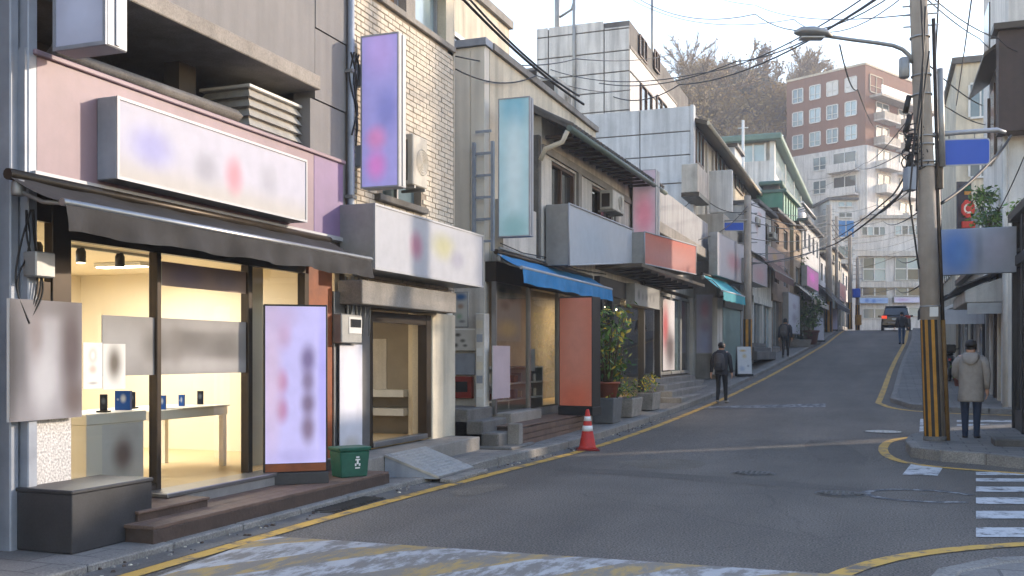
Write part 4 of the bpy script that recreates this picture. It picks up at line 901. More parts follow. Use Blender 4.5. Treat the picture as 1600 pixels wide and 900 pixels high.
x0, x1 = F3.ns(717, 0) + X3, F3.ns(735, 0) + X3; MB().box(x0, x1, 15.45, 15.468, F3.zs(725, 612, 0), F3.zs(725, 596, 0)).build('opening', M_BLACK, rb)
pl = thing('door_post', 'white sticker covered post at the foot of the stairs', 'post', (-6.2, 15.45, 0)); MB().box(-6.36, -6.2, 15.35, 15.58, .0, 2.3).build('shaft', M_WALLB, pl, .01)
for k in range(6):
    z = .9 + k * .23; MB().quad((-6.34, 15.345, z), (-6.23, 15.345, z), (-6.23, 15.345, z + .13), (-6.34, 15.345, z + .13)).build('sticker', (M_WHITE, M_BGREY, M_WALLC)[k % 3], pl)
# ground-floor shop front with display window
gl0, gl1 = 15.96, F3.s(868) + 15.6
wallbox('plinth', M_CONC, hs, -6.3, -5.85, 15.7, 17.3, .1, .62, .015); wallbox('stall_riser', M_CONC_D, hs, -6.3, -6.12, 17.3, 20.2, .1, .6)
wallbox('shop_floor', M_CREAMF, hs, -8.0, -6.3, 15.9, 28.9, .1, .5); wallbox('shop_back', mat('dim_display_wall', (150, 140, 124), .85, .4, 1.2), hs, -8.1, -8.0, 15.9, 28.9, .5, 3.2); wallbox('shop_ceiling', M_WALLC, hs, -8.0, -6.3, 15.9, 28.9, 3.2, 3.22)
wallbox('header', M_DSTEEL, hs, -6.3, -6.1, 15.63, 24.2, 2.85, 3.19)
for yv in (15.62, 17.35, 19.1, 20.3): wallbox('window_post', M_STEEL, hs, -6.18, -6.1, yv, yv + .06, .6, 2.85)
for a, b in ((15.68, 17.35), (17.41, 19.1), (19.16, 20.3)): MB().quad((-6.14, a, .6), (-6.14, b, .6), (-6.14, b, 2.85), (-6.14, a, 2.85)).build('glass_pane', M_GLASS, hs)
dsp = thing('display_shelf', 'pale shelves of goods inside the blue awning shop window', 'shelf', (-6.8, 17.6, .5))
for zz in (.75, 1.05, 1.35): MB().box(-7.1, -6.5, 16.3, 19.3, zz, zz + .03).build('shelf', M_WHITE, dsp)
for yv in (16.3, 17.3, 18.3, 19.27): MB().box(-7.1, -6.5, yv, yv + .03, .5, 1.35).build('upright', M_WHITE, dsp)
for k in range(16):
    yv = 16.45 + (k % 8) * .36; zz = .78 if k < 8 else 1.08; MB().box(-6.8, -6.6, yv, yv + random.uniform(.1, .2), zz, zz + random.uniform(.1, .22)).build('packet', random.choice((M_TERRA, M_WHITE, M_BGREY, M_BROWNCL, M_CREAM)), dsp)
sheet_on('poster', 'pinkish blurred panel at the lower corner of the blue awning shop window', F3, 770, 797, 540, 624, .02, blur('mauve_panel', (178, 162, 166), [(.5, .5, .5, .5, (190, 172, 176), .6)]))
sheet_on('poster', 'beige poster with dark round pictures at the top of the shop window', F3, 772, 814, 438, 532, -.06, blur('round_pics', (150, 140, 126), [(.3, .82, .2, .1, (50, 44, 40), .9), (.65, .78, .22, .12, (60, 52, 46), .8), (.4, .6, .2, .1, (70, 58, 50), .7), (.5, .2, .5, .2, (206, 170, 110), .8)]))
sheet_on('poster', 'white sheet hung in the middle shop window pane', F3, 822, 836, 545, 580, -.12, blur('white_sheet', (190, 190, 184), [(.5, .6, .3, .3, (150, 146, 140), .6)]))
dk3 = thing('wooden_deck', 'weathered plank deck below the orange standing sign', 'deck', (-5.8, 17.5, 0))
for k in range(4): MB().box(-5.52, -5.45, 15.1, 18.95, .02 + k * .1, .112 + k * .1).build('plank', M_WOOD, dk3, .006)
for k in range(5): MB().box(-5.46 - .135 * (k + 1) + .005, -5.46 - .135 * k, 15.1, 18.95, .425, .45).build('plank', M_WOOD, dk3, .005)
MB().box(-6.1, -5.53, 15.12, 18.93, .02, .42).build('frame', M_WOODD, dk3); MB().box(-5.62, -5.42, 14.9, 15.08, .02, .5).build('end_post', M_CONC, dk3, .01)
lightless = blur('orange_face', (206, 126, 102), [(.5, .6, .5, .5, (206, 140, 120), .7), (.5, .05, .7, .2, (212, 104, 72), .7)], emit=.02)
standing_sign('standing_sign', 'tall plain orange standing sign in a black frame on the plank deck', (-5.85, 18.34), (-5.14, 18.22), .45, 2.72, .36, .16, lightless, M_BLACK, M_BLACK)
# blue awning, signs
awning('awning', 'bright blue cloth awning over the display window', F3, F3.s(815, .5), F3.s(955, .5), .02, .5, 3.34, 3.06, .24, M_BLUE, M_WHITEA)
blade('blade_sign', 'tall pale teal blade sign at the corner of the tiled house', F3, .1, .3, .01, .58, 3.6, 5.95, blur('teal_blade', (168, 196, 202), [(.5, .95, .6, .2, (112, 166, 186), .9), (.5, .5, .35, .45, (196, 212, 216), .8), (.5, .05, .6, .14, (126, 168, 170), .8)], emit=.08), brackets=(), fr=.02)  # teal face made to glow a little to brighten its shaded side
# big grey sign with a sloping lower edge
sg = thing('fascia_sign', 'large plain grey lightbox sign under the brown framed windows', 'sign', (-5.75, 20.8, 3.35))
q = [(-5.6, 18.15), (-5.6, 23.4)]
P4 = [(-5.6, 18.15, 3.32), (-5.6, 23.4, 3.82), (-5.6, 23.4, 4.62), (-5.6, 18.15, 4.5)]
Bk = [(x - .46, y, z) for x, y, z in P4]
MB().add(P4 + Bk, [(7, 6, 5, 4), (0, 4, 5, 1), (1, 5, 6, 2), (2, 6, 7, 3), (3, 7, 4, 0), (0, 1, 2, 3)]).build('housing', M_GREYM, sg, .01)
i4 = [Vector(p) + Vector((.006, 0, 0)) for p in P4]; cc = sum(i4, Vector()) / 4; i4 = [p + (cc - p) * .02 for p in i4]
MB().quad(*i4, uv=True).build('face', blur('grey_face', (186, 192, 200), [(.3, .5, .3, .5, (176, 188, 200), .7), (.8, .5, .3, .5, (196, 200, 204), .6)], gain=.75), sg)
mb = MB()
for a, b in ((3, 2), (0, 3), (1, 2), (0, 1)): mb.tube([Vector(P4[a]) + Vector((.01, 0, 0)), Vector(P4[b]) + Vector((.01, 0, 0))], .02, 6)
mb.build('frame', M_WHITEA, sg)
condenser('grey rooftop air conditioner on the parapet of the tiled house', Fac(-6.9, 0), 20.3, 21.4, 0, .4, 7.0, 7.6)
# plant shop
ps = thing('plant_shop', 'dark framed plant shop front with warm lights inside', 'shop', (-6.1, 24, .2))
y0, y1 = F3.s(935, .1) + 15.6, F3.s(1034, .1) + 15.6
for px in (940, 955, 1005, 1030): yv = F3.s(px, .1) + 15.6; MB().box(-6.15, -5.98, yv, yv + .16, .2, 3.4).build('post', M_BLACK, ps)
MB().box(-6.16, -5.97, y0, y1, 3.0, 3.4).build('header', M_BLACK, ps)
for a, b in ((948, 1005), (1008, 1030)): ya, yb = F3.s(a, .1) + 15.7, F3.s(b, .1) + 15.6; MB().quad((-6.06, ya, .4), (-6.06, yb, .4), (-6.06, yb, 3.0), (-6.06, ya, 3.0)).build('glass_pane', M_GLASS, ps)
MB().box(-6.16, -5.97, y0, y1, .2, .5).build('sill', M_CONC_D, ps)
for k in range(7): MB().lathe((-6.5, y0 + .8 + k * .55, 2.72 + .05 * (k % 2)), [(.001, 0), (.022, .01), (.025, .03), (.01, .05)], 8).build('bulb', M_LAMP, ps)
pl_ = bpy.data.lights.new('plant_lamp', 'AREA'); pl_.size = .6; pl_.size_y = .6; pl_.energy = 25; pl_.color = (1, .72, .4); po = bpy.data.objects.new('plant_lamp', pl_); COL.objects.link(po); po.location = (-6.9, 24.5, 3.1)
lightbox('shop_sign', 'small steel sign plate with faint letters above the plants', F3, F3.s(992, .35), F3.s(1031, .35), .1, .35, F3.z(992, 476, .35), F3.z(992, 442, .35), blur('letters', (150, 148, 146), [(.15, .5, .06, .3, (70, 70, 70), .7), (.3, .45, .05, .25, (90, 90, 90), .6), (.45, .45, .06, .22, (90, 90, 90), .6), (.6, .45, .05, .25, (90, 90, 90), .6), (.75, .45, .06, .22, (100, 100, 100), .6)]), trim=M_GREYM)

# foliage helper: leaf blades on thin stems
def leaf_mat(name, rgb): return mat(name, rgb, .55, .45, 9, spec=.3)
M_LEAF = leaf_mat('leaf_green', (104, 134, 62)); M_LEAFD = leaf_mat('leaf_dark', (58, 86, 46)); M_LEAFY = leaf_mat('leaf_yellow', (206, 178, 60)); M_STEM = mat('stem', (92, 76, 52), .8, .3, 9)
def leaves(mb, c, rx, ry, rz, n, size, rnd, mi=0, droop=.3, mixm=None):
    for _ in range(n):
        while True:
            p = Vector((rnd.uniform(-1, 1), rnd.uniform(-1, 1), rnd.uniform(-1, 1)))
            if p.length < 1: break
        p = Vector(c) + Vector((p.x * rx, p.y * ry, p.z * rz))
        d = Vector((rnd.uniform(-1, 1), rnd.uniform(-1, 1), rnd.uniform(-.8, .5) - droop)).normalized(); s = d.cross(Vector((rnd.uniform(-1, 1), rnd.uniform(-1, 1), rnd.uniform(-1, 1)))).normalized()
        L = size * rnd.uniform(.6, 1.3); w = L * rnd.uniform(.14, .24)
        mb.add([p, p + d * L * .45 + s * w, p + d * L, p + d * L * .45 - s * w], [(0, 1, 2, 3)], (rnd.choices((0, 1, 2), mixm)[0] if mixm else mi))
LM = [M_LEAF, M_LEAFD, M_LEAFY]
def potted(name, label, c, pot, h, spread, nst, nl, size, seed, mixm=(6, 3, 2), cat='plant', potm=None, group=None, clump=None):
    rnd = random.Random(seed); c = Vector(c); t = thing(name, label, cat, c, group)
    r, ph = pot
    if r > 0: MB().lathe(c, [(r * .72, 0), (r * .95, ph * .85), (r * 1.06, ph * .86), (r * 1.06, ph), (r * .9, ph), (r * .88, ph * .9)], 16).build('pot', potm or M_TERRA, t); MB().lathe(c + Vector((0, 0, ph * .9)), [(r * .88, 0), (.001, .01)], 12).build('soil', M_WOODD, t)
    mb = MB(); fo = MB()
    for k in range(nst):
        a = rnd.uniform(0, 6.28); tip = c + Vector((math.cos(a) * spread * rnd.uniform(.2, 1), math.sin(a) * spread * rnd.uniform(.2, 1), ph + h * rnd.uniform(.55, 1)))
        b0 = c + Vector((math.cos(a) * r * .3, math.sin(a) * r * .3, ph * .9)); mid = b0.lerp(tip, .5) + Vector((0, 0, h * .1))
        mb.tube([b0, mid, tip], [.012, .009, .004], 5)
        for j in range(nl // nst):
            u = rnd.uniform(.15, 1); p = b0.lerp(mid, u * 2) if u < .5 else mid.lerp(tip, u * 2 - 1)
            leaves(fo, p, .1 + spread * .2, .1 + spread * .2, .1, 1, size, rnd, mixm=mixm)
    mb.build('stem', M_STEM, t); fo.build('foliage', LM, t); return t
def trough(name, label, x0, x1, y0, y1, z0, z1, m, seed, h, n, mixm):
    rnd = random.Random(seed); t = thing(name, label, 'planter', ((x0 + x1) / 2, (y0 + y1) / 2, z0))
    tapered(MB(), ((x0 + x1) / 2, (y0 + y1) / 2, 0), (1, 0, 0), (x1 - x0) / 2, (y1 - y0) / 2, z0, z1, .86).build('tub', m, t, .015); MB().box(x0 + .03, x1 - .03, y0 + .03, y1 - .03, z1 - .02, z1 + .006).build('soil', M_WOODD, t)
    fo = MB(); leaves(fo, ((x0 + x1) / 2, (y0 + y1) / 2, z1 + h * .45), (x1 - x0) * .6, (y1 - y0) * .6, h * .55, n, .09, rnd, mixm=mixm); fo.build('foliage', LM, t); return t
pz = lambda y: gz(y) + kh(y)
M_TUB = mat('grey_tub', (96, 98, 100), .7, .2, 5); M_TUBL = mat('weathered_stone_tub', (142, 136, 128), .85, .3, 6, speck=.2)
trough('planter', 'dark grey square tub under the terracotta pot', -5.62, -5.12, 19.75, 20.5, pz(20.1), pz(20.1) + .52, M_TUB, 3, .1, 10, (4, 4, 1))
potted('potted_plant', 'tall bamboo-like plant in a terracotta pot on the grey tub', (-5.36, 20.15, pz(20.1) + .52), (.25, .33), 1.85, .62, 20, 440, .17, 11, (8, 2, 2))
trough('planter', 'pale weathered stone tub with yellow flowers', -5.55, -5.1, 21.3, 22.3, pz(21.8), pz(21.8) + .42, M_TUBL, 5, .5, 150, (4, 3, 3))
trough('planter', 'small stone tub with yellow flowers nearest the steps', -5.5, -5.1, 23.4, 24.3, pz(24), pz(24) + .42, M_TUBL, 6, .5, 170, (4, 2, 4))
potted('potted_plant', 'leafy bush standing between the plant shop window and the tubs', (-5.8, 22.6, pz(22.5)), (.2, .3), 1.5, .5, 14, 300, .15, 21, (6, 4, 1), potm=M_TUB)
potted('potted_plant', 'dark green plant behind the black shop post', (-6.6, 22.3, .5), (.2, .3), 1.6, .35, 10, 220, .14, 23, (3, 6, 0), potm=M_TUB)

# ================================================================== RED SIGN SHOP
rs = thing('shop_building', 'low shop with glass door under the red sign and grey parapet', 'building', (-6.5, 31, .5))
ya, yb = 28.9, 34.9
MB().box(-11.4, -6.2, ya, yb, .3, .95).build('floor_slab', M_CONC, rs); MB().box(-9.0, -8.9, ya, yb, .95, 3.6).build('back_wall', M_DARKIN, rs)
MB().box(-11.4, -6.15, 24.4, yb, 3.62, 5.3).build('upper_wall', M_WALL, rs); MB().box(-6.3, -6.1, yb - .5, yb, .5, 3.6).build('pier', M_WALLB, rs); MB().box(-6.3, -6.12, ya, ya + .3, .5, 3.6).build('pier', M_WALL, rs)
for k in range(3):
    a = ya + .35 + k * 1.6; w = MB().quad((-6.2, a, 1.0), (-6.2, a + 1.5, 1.0), (-6.2, a + 1.5, 3.5), (-6.2, a, 3.5)).build('door_pane', M_WGLASSD if k != 1 else M_WGLASS, rs)
    mb = MB()
    for q in ((a, a + .08, 1, 3.5), (a + 1.42, a + 1.5, 1, 3.5), (a + .08, a + 1.42, 1, 1.1), (a + .08, a + 1.42, 3.4, 3.5)): mb.box(-6.22, -6.14, *q)
    mb.build('frame', M_GREYM, w)
FR = Fac(-6.1, 0)
sheet_on('poster', 'red and dark poster leaning inside the glass door', FR, 1036, 1054, 466, 579, .02, blur('red_poster', (196, 190, 190), [(.2, .6, .35, .4, (180, 52, 60), .9), (.6, .3, .5, .35, (60, 40, 44), .9), (.85, .8, .3, .3, (210, 206, 208), .9)]))
cn = thing('canopy', 'dark flat canopy slab below the red sign', 'canopy', (-5.7, 27.5, 3.6)); MB().hexa([(-6.15, 21.8, 3.56), (-5.2, 22.6, 3.66), (-5.0, 30.2, 3.66), (-6.15, 30.6, 3.6), (-6.15, 21.8, 3.66), (-5.2, 22.6, 3.74), (-5.0, 30.2, 3.74), (-6.15, 30.6, 3.72)]).build('slab', M_DSTEEL, cn)
for k in range(9): MB().box(-6.1, -5.25, 23 + k * .82, 23.06 + k * .82, 3.58, 3.66).build('rib', M_BLACK, cn)
sg = thing('fascia_sign', 'orange red lightbox sign with a blurred lower band under the grey parapet', 'sign', (-5.4, 26.5, 3.8))
P4 = [(-5.3, 23.3, 3.78), (-5.12, 29.3, 3.98), (-5.12, 29.3, 4.82), (-5.3, 23.3, 4.55)]; Bk = [(x - .7, y, z) for x, y, z in P4]
MB().add(P4 + Bk, [(7, 6, 5, 4), (0, 4, 5, 1), (1, 5, 6, 2), (2, 6, 7, 3), (3, 7, 4, 0), (0, 1, 2, 3)]).build('housing', M_GREYM, sg, .01)
MB().quad(*[Vector(p) + Vector((.008, 0, 0)) for p in P4], uv=True).build('face', blur('red_face', (190, 112, 100), [(.5, .3, .7, .4, (192, 134, 128), .8), (.5, .95, .8, .2, (196, 98, 82), .9)], gain=.75), sg)
mb = MB()
for a, b in ((3, 2), (0, 3), (1, 2), (0, 1)): mb.tube([Vector(P4[a]) + Vector((.01, 0, 0)), Vector(P4[b]) + Vector((.01, 0, 0))], .018, 6)
mb.build('frame', M_WHITEA, sg)
pr = thing('balcony_parapet', 'plain grey parapet panel above the red sign', 'parapet', (-5.7, 29.5, 5)); MB().box(-5.9, -5.62, 25.75, 34.6, 5.2, 6.15).build('panel', mat('weathered_grey_sheet', (148, 148, 150), .7, .2, 1, streak=.35), pr, .01); MB().box(-5.95, -5.5, 25.7, 34.7, 4.86, 5.18).build('ledge', M_CONC, pr, .02)
blade('blade_sign', 'pinkish grey blade sign beside the grey parapet', F3, F3.s(1025, .7), F3.s(1031, .7), F3.ns(988, F3.s(1025, .7)), .7, F3.zs(1025, 380, F3.s(1025, .7)), F3.zs(1025, 264, F3.s(1025, .7)), blur('pink_blade', (190, 166, 178), [(.5, .4, .55, .35, (212, 132, 152), .9), (.5, .9, .6, .2, (160, 152, 162), .8)], emit=.08), trim=M_WHITEA)  # faint glow put into the pink face against the shade
stp = thing('stone_stairs', 'concrete steps in front of the glass door under the red sign', 'stairs', (-5.6, 30, .4))
for k in range(4): MB().box(-6.3, -4.98 - k * .3, 26.3 + k * .35, 33.5, .1 + k * .01, .46 + k * .16).build('step', M_CONC, stp, .015)

# ================================================================== TALL PANELLED BLOCK AND THE BLUE-GREY HOUSE
tb = thing('apartment_block', 'tall pale block clad in large stained square panels', 'building', (-11.5, 42, 0))
Yt = 37.5; FT = Fac(-20, Yt, -10, Yt)     # s along +X
def X_at(px, Y): a, b = ray(px); return a * Y / b
def Z_at(px, py, Y): a, b = ray(px); return CZ + (HY - py) / F * Y / b
xs = [X_at(p, Yt) for p in (838, 857, 899, 944, 984)]; zs = [Z_at(911, p, Yt) for p in (530, 178, 148, 118, 86, 52, 34)]
MB().box(xs[0] + .02, xs[4] - .02, Yt + .03, 50, 0, Z_at(911, 40, Yt)).build('core', M_CONC_D, tb)
for i in range(4):
    for j in range(6):
        z1 = zs[j + 1]
        if j == 5 and i == 3: z1 = zs[5] + .25
        if j == 5: z1 = Z_at((838 + 957) / 2, 38, Yt) if i < 3 else zs[5] + .1
        if z1 > zs[j] + .05: MB().box(xs[i] + .025, xs[i + 1] - .025, Yt - .02, Yt + .05, zs[j] + .025, z1 - .02).build('wall_panel', M_PANEL, tb, .008)
FX = Fac(xs[4], 0); ye = FX.s(1057)
zts = [Z_at(984, p, Yt) for p in (530, 175, 112, 75)]; zt = zts[3]
wins = [(1000, 1016, 130, 175), (1025, 1040, 148, 185)]
MB().box(xs[4] - .02, xs[4], Yt + .05, ye, 0, zt).build('side_wall', M_WHITEWALL, tb)
MB().box(xs[4] - .25, xs[4] + .03, Yt + .06, ye + .05, zt + .002, zt + .12).build('parapet_cap', M_CONC, tb)
for z in (zts[2],): MB().box(xs[4] + .001, xs[4] + .03, Yt + .06, ye, z, z + .05).build('string_course', M_CONC_D, tb)
for a, b, t, bo in ((1000, 1017, 132, 172), (1025, 1040, 150, 172), (998, 1009, 55, 85), (1021, 1029, 78, 105)):
    s0, s1 = FX.s(a), FX.s(b); z0, z1 = FX.z(a, bo), FX.z(a, t)
    w = MB().quad((xs[4] + .02, s0, z0), (xs[4] + .02, s1, z0), (xs[4] + .02, s1, z1), (xs[4] + .02, s0, z1)).build('window', M_WGLASSD, tb)
    mb = MB()
    for q in ((s0 - .05, s0 + .05, z0, z1), (s1 - .05, s1 + .05, z0, z1), ((s0 + s1) / 2 - .04, (s0 + s1) / 2 + .04, z0, z1), (s0, s1, z0 - .06, z0), (s0, s1, z1, z1 + .06)): mb.box(xs[4] + .021, xs[4] + .08, *q)
    mb.build('frame', M_BROWN, w)
MB().tube([(X_at(898, Yt), Yt - .08, 8), (X_at(898, Yt), Yt - .08, Z_at(898, 20, Yt) + 4)], .07, 8).build('downpipe', M_GREYM, tb)
MB().box(-15, xs[4] - 1, 39, 49, zt, zt + .1).build('roof', M_CONC, tb)
mb = MB()
for a in (1000, 1010, 1022): s0 = FX.s(a); mb.tube([(xs[4] - .1, s0, zt), (xs[4] - .1, s0, zt + 1.1)], .03, 6)
mb.tube([(xs[4] - .1, FX.s(996), zt + 1.1), (xs[4] - .1, FX.s(1024), zt + 1.1)], .03, 6); mb.tube([(xs[4] - .1, FX.s(996), zt + .6), (xs[4] - .1, FX.s(1024), zt + .6)], .02, 6); mb.build('roof_railing', M_GREYM, tb)
for px, top, lab in ((871, -30, 'thick steel mast on the roof of the panelled block'), (897, -30, 'thin steel mast beside the thick one on the panelled block'), (1019, -30, 'slim antenna pole on the side of the panelled block')):
    x = X_at(px, Yt + (1 if px < 950 else 5)); yv = Yt + (1 if px < 950 else 5); t = thing('roof_mast', lab, 'antenna', (x, yv, 12.5), 'masts on the panelled block')
    MB().tube([(x, yv, 12.5), (x, yv, 18)], .12 if px == 871 else .06, 8).build('pole', M_GREYM, t)
    if px == 871: MB().tube([(x, yv, 15.3), (x + .6, yv, 15.6), (x + .9, yv, 16.5)], .05, 6).build('arm', M_GREYM, t)
gb2 = thing('concrete_house', 'blue-grey panelled house front with a long gutter eave', 'building', (-7.5, 40, 0))
Yg = 35.0; gx = [X_at(p, Yg) for p in (916, 1000, 1079)]; gzz = [Z_at(1000, p, Yg) for p in (430, 290, 247, 211, 172)]
MB().box(gx[0], gx[2] - .02, Yg + .02, 55, 0, gzz[4] - .05).build('core', M_CONC_D, gb2)
for i in range(2):
    for j in range(4): MB().box(gx[i] + .02, gx[i + 1] - .015, Yg - .03, Yg + .03, gzz[j] + .02, gzz[j + 1] - .02).build('wall_panel', M_BLUEGREY, gb2, .008)
MB().box(gx[2], gx[2] + .12, Yg - .05, Yg + .3, 3, gzz[4] + .02).build('corner_strip', M_BLUEGREY, gb2)
FG = Fac(gx[2], 0); ge = FG.s(1188); zr = Z_at(1085, 190, Yg)
MB().box(gx[2] - .05, gx[2], Yg + .3, ge, 2.5, zr).build('street_wall', M_WALLC, gb2)
for a, b, t, bo in ((1086, 1097, 200, 250), (1118, 1130, 228, 265), (1148, 1160, 262, 290)):
    s0, s1 = FG.s(a), FG.s(b); z0, z1 = FG.z(a, bo), FG.z(a, t)
    w = MB().quad((gx[2] + .01, s0, z0), (gx[2] + .01, s1, z0), (gx[2] + .01, s1, z1), (gx[2] + .01, s0, z1)).build('window', M_WGLASSL, gb2); mb = MB()
    for q in ((s0 - .08, s0 + .06, z0, z1), (s1 - .06, s1 + .08, z0, z1), ((s0 + s1) / 2 - .05, (s0 + s1) / 2 + .05, z0, z1), (s0, s1, z0 - .1, z0), (s0, s1, z1, z1 + .1)): mb.box(gx[2] + .011, gx[2] + .07, *q)
    mb.build('frame', M_BROWN, w)
rf = MB().hexa([(gx[2] - 1.5, Yg + .2, zr + .5), (gx[2] + .55, Yg + .2, zr - .1), (gx[2] + .55, ge, zr - .1), (gx[2] - 1.5, ge, zr + .5), (gx[2] - 1.5, Yg + .2, zr + .65), (gx[2] + .55, Yg + .2, zr + .05), (gx[2] + .55, ge, zr + .05), (gx[2] - 1.5, ge, zr + .65)]).build('roof', M_DSTEEL, gb2)
MB().tube([(gx[2] + .58, Yg + .2, zr - .04), (gx[2] + .58, ge, zr - .04)], .07, 8).build('gutter_pipe', M_WALLC, gb2)
for a in (1102, 1112, 1136, 1165): s0 = FG.s(a); MB().box(gx[2] + .001, gx[2] + .08, s0, s0 + .3, 3, zr - .1).build('pilaster', M_WALL, gb2)
ct = thing('chimney_box', 'small square roof dormer behind the gutter eave', 'dormer', (gx[2] - .6, 49, zr)); MB().box(gx[2] - 1.2, gx[2] - .1, 47, 49.5, zr + .2, zr + 1.5).build('box', M_BLUEGREY, ct); MB().box(gx[2] - 1.3, gx[2] + .05, 46.9, 49.6, zr + 1.502, zr + 1.65).build('cap', M_DSTEEL, ct)
bx = thing('blank_lightbox', 'blank weathered white sign box high on the house wall', 'sign', (-5.6, 37, 6.5)); s0 = FG.s(1146, .95)
Yb = 37.2; xa, xb = X_at(1108, Yb), X_at(1144, Yb); za, zb_ = Z_at(1126, 332, Yb), Z_at(1126, 266, Yb)
MB().box(xa, xb, Yb, Yb + .25, za, zb_).build('housing', M_PANEL, bx, .015); MB().box(xa + .05, xb - .05, Yb - .012, Yb - .001, za + .05, zb_ - .05).build('face', M_PANEL, bx); MB().box(xa - .3, xa, Yb + .08, Yb + .16, za + .3, za + .38).build('bracket', M_GREYM, bx)
bal = thing('balcony_box', 'pale hanging balcony box on the blue-grey house', 'balcony', (-6, 36, 6)); s0, s1 = FG.s(1088, .5), FG.s(1104, .5)
MB().box(gx[2], gx[2] + .55, s0, s1, FG.z(1088, 300, .5), FG.z(1088, 255, .5)).build('panel', M_WALL, bal, .02); MB().box(gx[2], gx[2] + .6, s0 - .05, s1 + .05, FG.z(1088, 300, .5) - .15, FG.z(1088, 300, .5) - .002).build('underside', M_DSTEEL, bal)

# ================================================================== TEAL AWNING SHOP AND ON UP THE HILL
F6 = Fac(-5.35, 35.0, -4.75, 44.0)
ts = thing('shop_building', 'grey stone clad shop with the teal awning and green roller door', 'building', (-5.8, 39, .8))
Y6 = 35.0; sx0, sx1 = X_at(1084, Y6 - .1), X_at(1119, Y6 - .1)
zz6 = [.6, Z_at(1100, 497, Y6), Z_at(1100, 430, Y6), Z_at(1100, 382, Y6)]
MB().box(-6.6, -5.37, Y6, 44.2, .5, zz6[3]).build('core', M_CONC_D, ts)
for j in range(3): MB().box(sx0, sx1, Y6 - .06, Y6 - .002, zz6[j] + .015, zz6[j + 1] - .015).build('wall_panel', M_CONC, ts, .008)
sheet_on_x = on_end
r = thing('poster', 'blurred mauve poster board on the grey stone end wall', 'poster', ((sx0 + sx1) / 2, Y6 - .1, 1.2)); za, zb_ = Z_at(1100, 553, Y6), Z_at(1100, 459, Y6)
MB().box(sx0 + .06, sx1 - .06, Y6 - .1, Y6 - .062, za, zb_).build('board', M_GREYM, r); MB().quad((sx0 + .1, Y6 - .104, za + .04), (sx1 - .1, Y6 - .104, za + .04), (sx1 - .1, Y6 - .104, zb_ - .04), (sx0 + .1, Y6 - .104, zb_ - .04), uv=True).build('print', blur('mauve_poster', (166, 162, 178), [(.5, .75, .35, .2, (178, 130, 146), .8), (.5, .2, .5, .3, (150, 158, 190), .7), (.5, .45, .3, .12, (150, 130, 150), .6)]), r)
def fr(fa, nm, m, par, p0, p1, t, b, n0, n1, bev=0, **k):
    s0, s1, z0, z1 = fa.rect(p0, p1, t, b, n1); return fbox(nm, m, par, fa, s0, s1, n0, n1, z0, z1, bev, **k)
M_SHUT = mat('green_grey_shutter', (116, 136, 130), .5, .15, 3)
fr(F6, 'shutter', M_SHUT, ts, 1130, 1158, 480, 580, -.1, .03); fr(F6, 'pier', M_WALLB, ts, 1121, 1129, 465, 585, -.1, .08); fr(F6, 'pier', M_GREYM, ts, 1158, 1164, 465, 580, -.1, .06)
s0, s1, z0, z1 = F6.rect(1130, 1158, 462, 480, .05); fbox('shutter_box', M_DSTEEL, ts, F6, s0, s1, -.1, .12, z0, z1)
MB().box(-6.6, -5.3, 36, 44, zz6[3], zz6[3] + 1.2).build('parapet', M_WALL, ts)
lightbox('fascia_sign', 'tall white lightbox with a blurred pink mark above the teal awning', F6, F6.s(1121, .3), F6.s(1166, .3), .0, .3, F6.z(1121, 430, .3), F6.z(1121, 362, .3), blur('white_pink_far', (190, 190, 198), [(.55, .45, .3, .3, (190, 140, 150), .9)], gain=.75))
awning('awning', 'teal cloth awning over the green roller door', F6, F6.s(1122, .6), F6.s(1170, .9), .05, .75, F6.z(1122, 432, .3), F6.z(1122, 450, .9), .28, M_TEAL, M_WHITEA, .01)
# sandwich boards
def aboard(label, px, py, w, h, fm, D=None, ang=.35):
    y = None; v = at(px, py, D); z = gz(v.y) + kh(v.y); t = thing('sandwich_board', label, 'sign', (v.x, v.y, z)); ax = Vector((math.cos(ang), math.sin(ang), 0)); ay = Vector((-ax.y, ax.x, 0)); c = Vector((v.x, v.y, 0))
    for sgn in (0, 1):
        y0, y1 = (-.02, -.25)[sgn] * -1, 0
        b0 = c - ay * .22 if sgn == 0 else c + ay * .22; tp = c - ay * .04 if sgn == 0 else c + ay * .04
        q = [(b0 - ax * w / 2).to_tuple()[:2] + (z,), (b0 + ax * w / 2).to_tuple()[:2] + (z,), (tp + ax * w / 2).to_tuple()[:2] + (z + h,), (tp - ax * w / 2).to_tuple()[:2] + (z + h,)]
        o = -ay * .03 if sgn == 0 else ay * .03
        P = [Vector(k) for k in q]; Q = [k - o for k in P]
        MB().hexa([P[0], P[1], Q[1], Q[0], P[3], P[2], Q[2], Q[3]]).build('board', M_GREYM if sgn == 0 else M_BLACK, t)
        if sgn == 0:
            cc = sum(P, Vector()) / 4; MB().quad(*[p + (cc - p) * .08 - ay * .006 + Vector((0, 0, .03)) for p in P], uv=True).build('face', fm, t)
    MB().obox(c - ay * .22, ax, ay, w / 2 + .02, .06, z, z + .08).build('foot', M_BLACK, t)
M_AB = blur('pale_board', (206, 208, 210), [(.4, .86, .3, .06, (196, 160, 80), .8), (.5, .66, .2, .1, (200, 176, 110), .7), (.3, .2, .25, .12, (150, 165, 190), .7), (.75, .3, .1, .05, (90, 100, 110), .6)])
aboard('white sandwich board with yellow print in front of the roller door', 1162, 587, .52, 1.05, M_AB, 35.3)
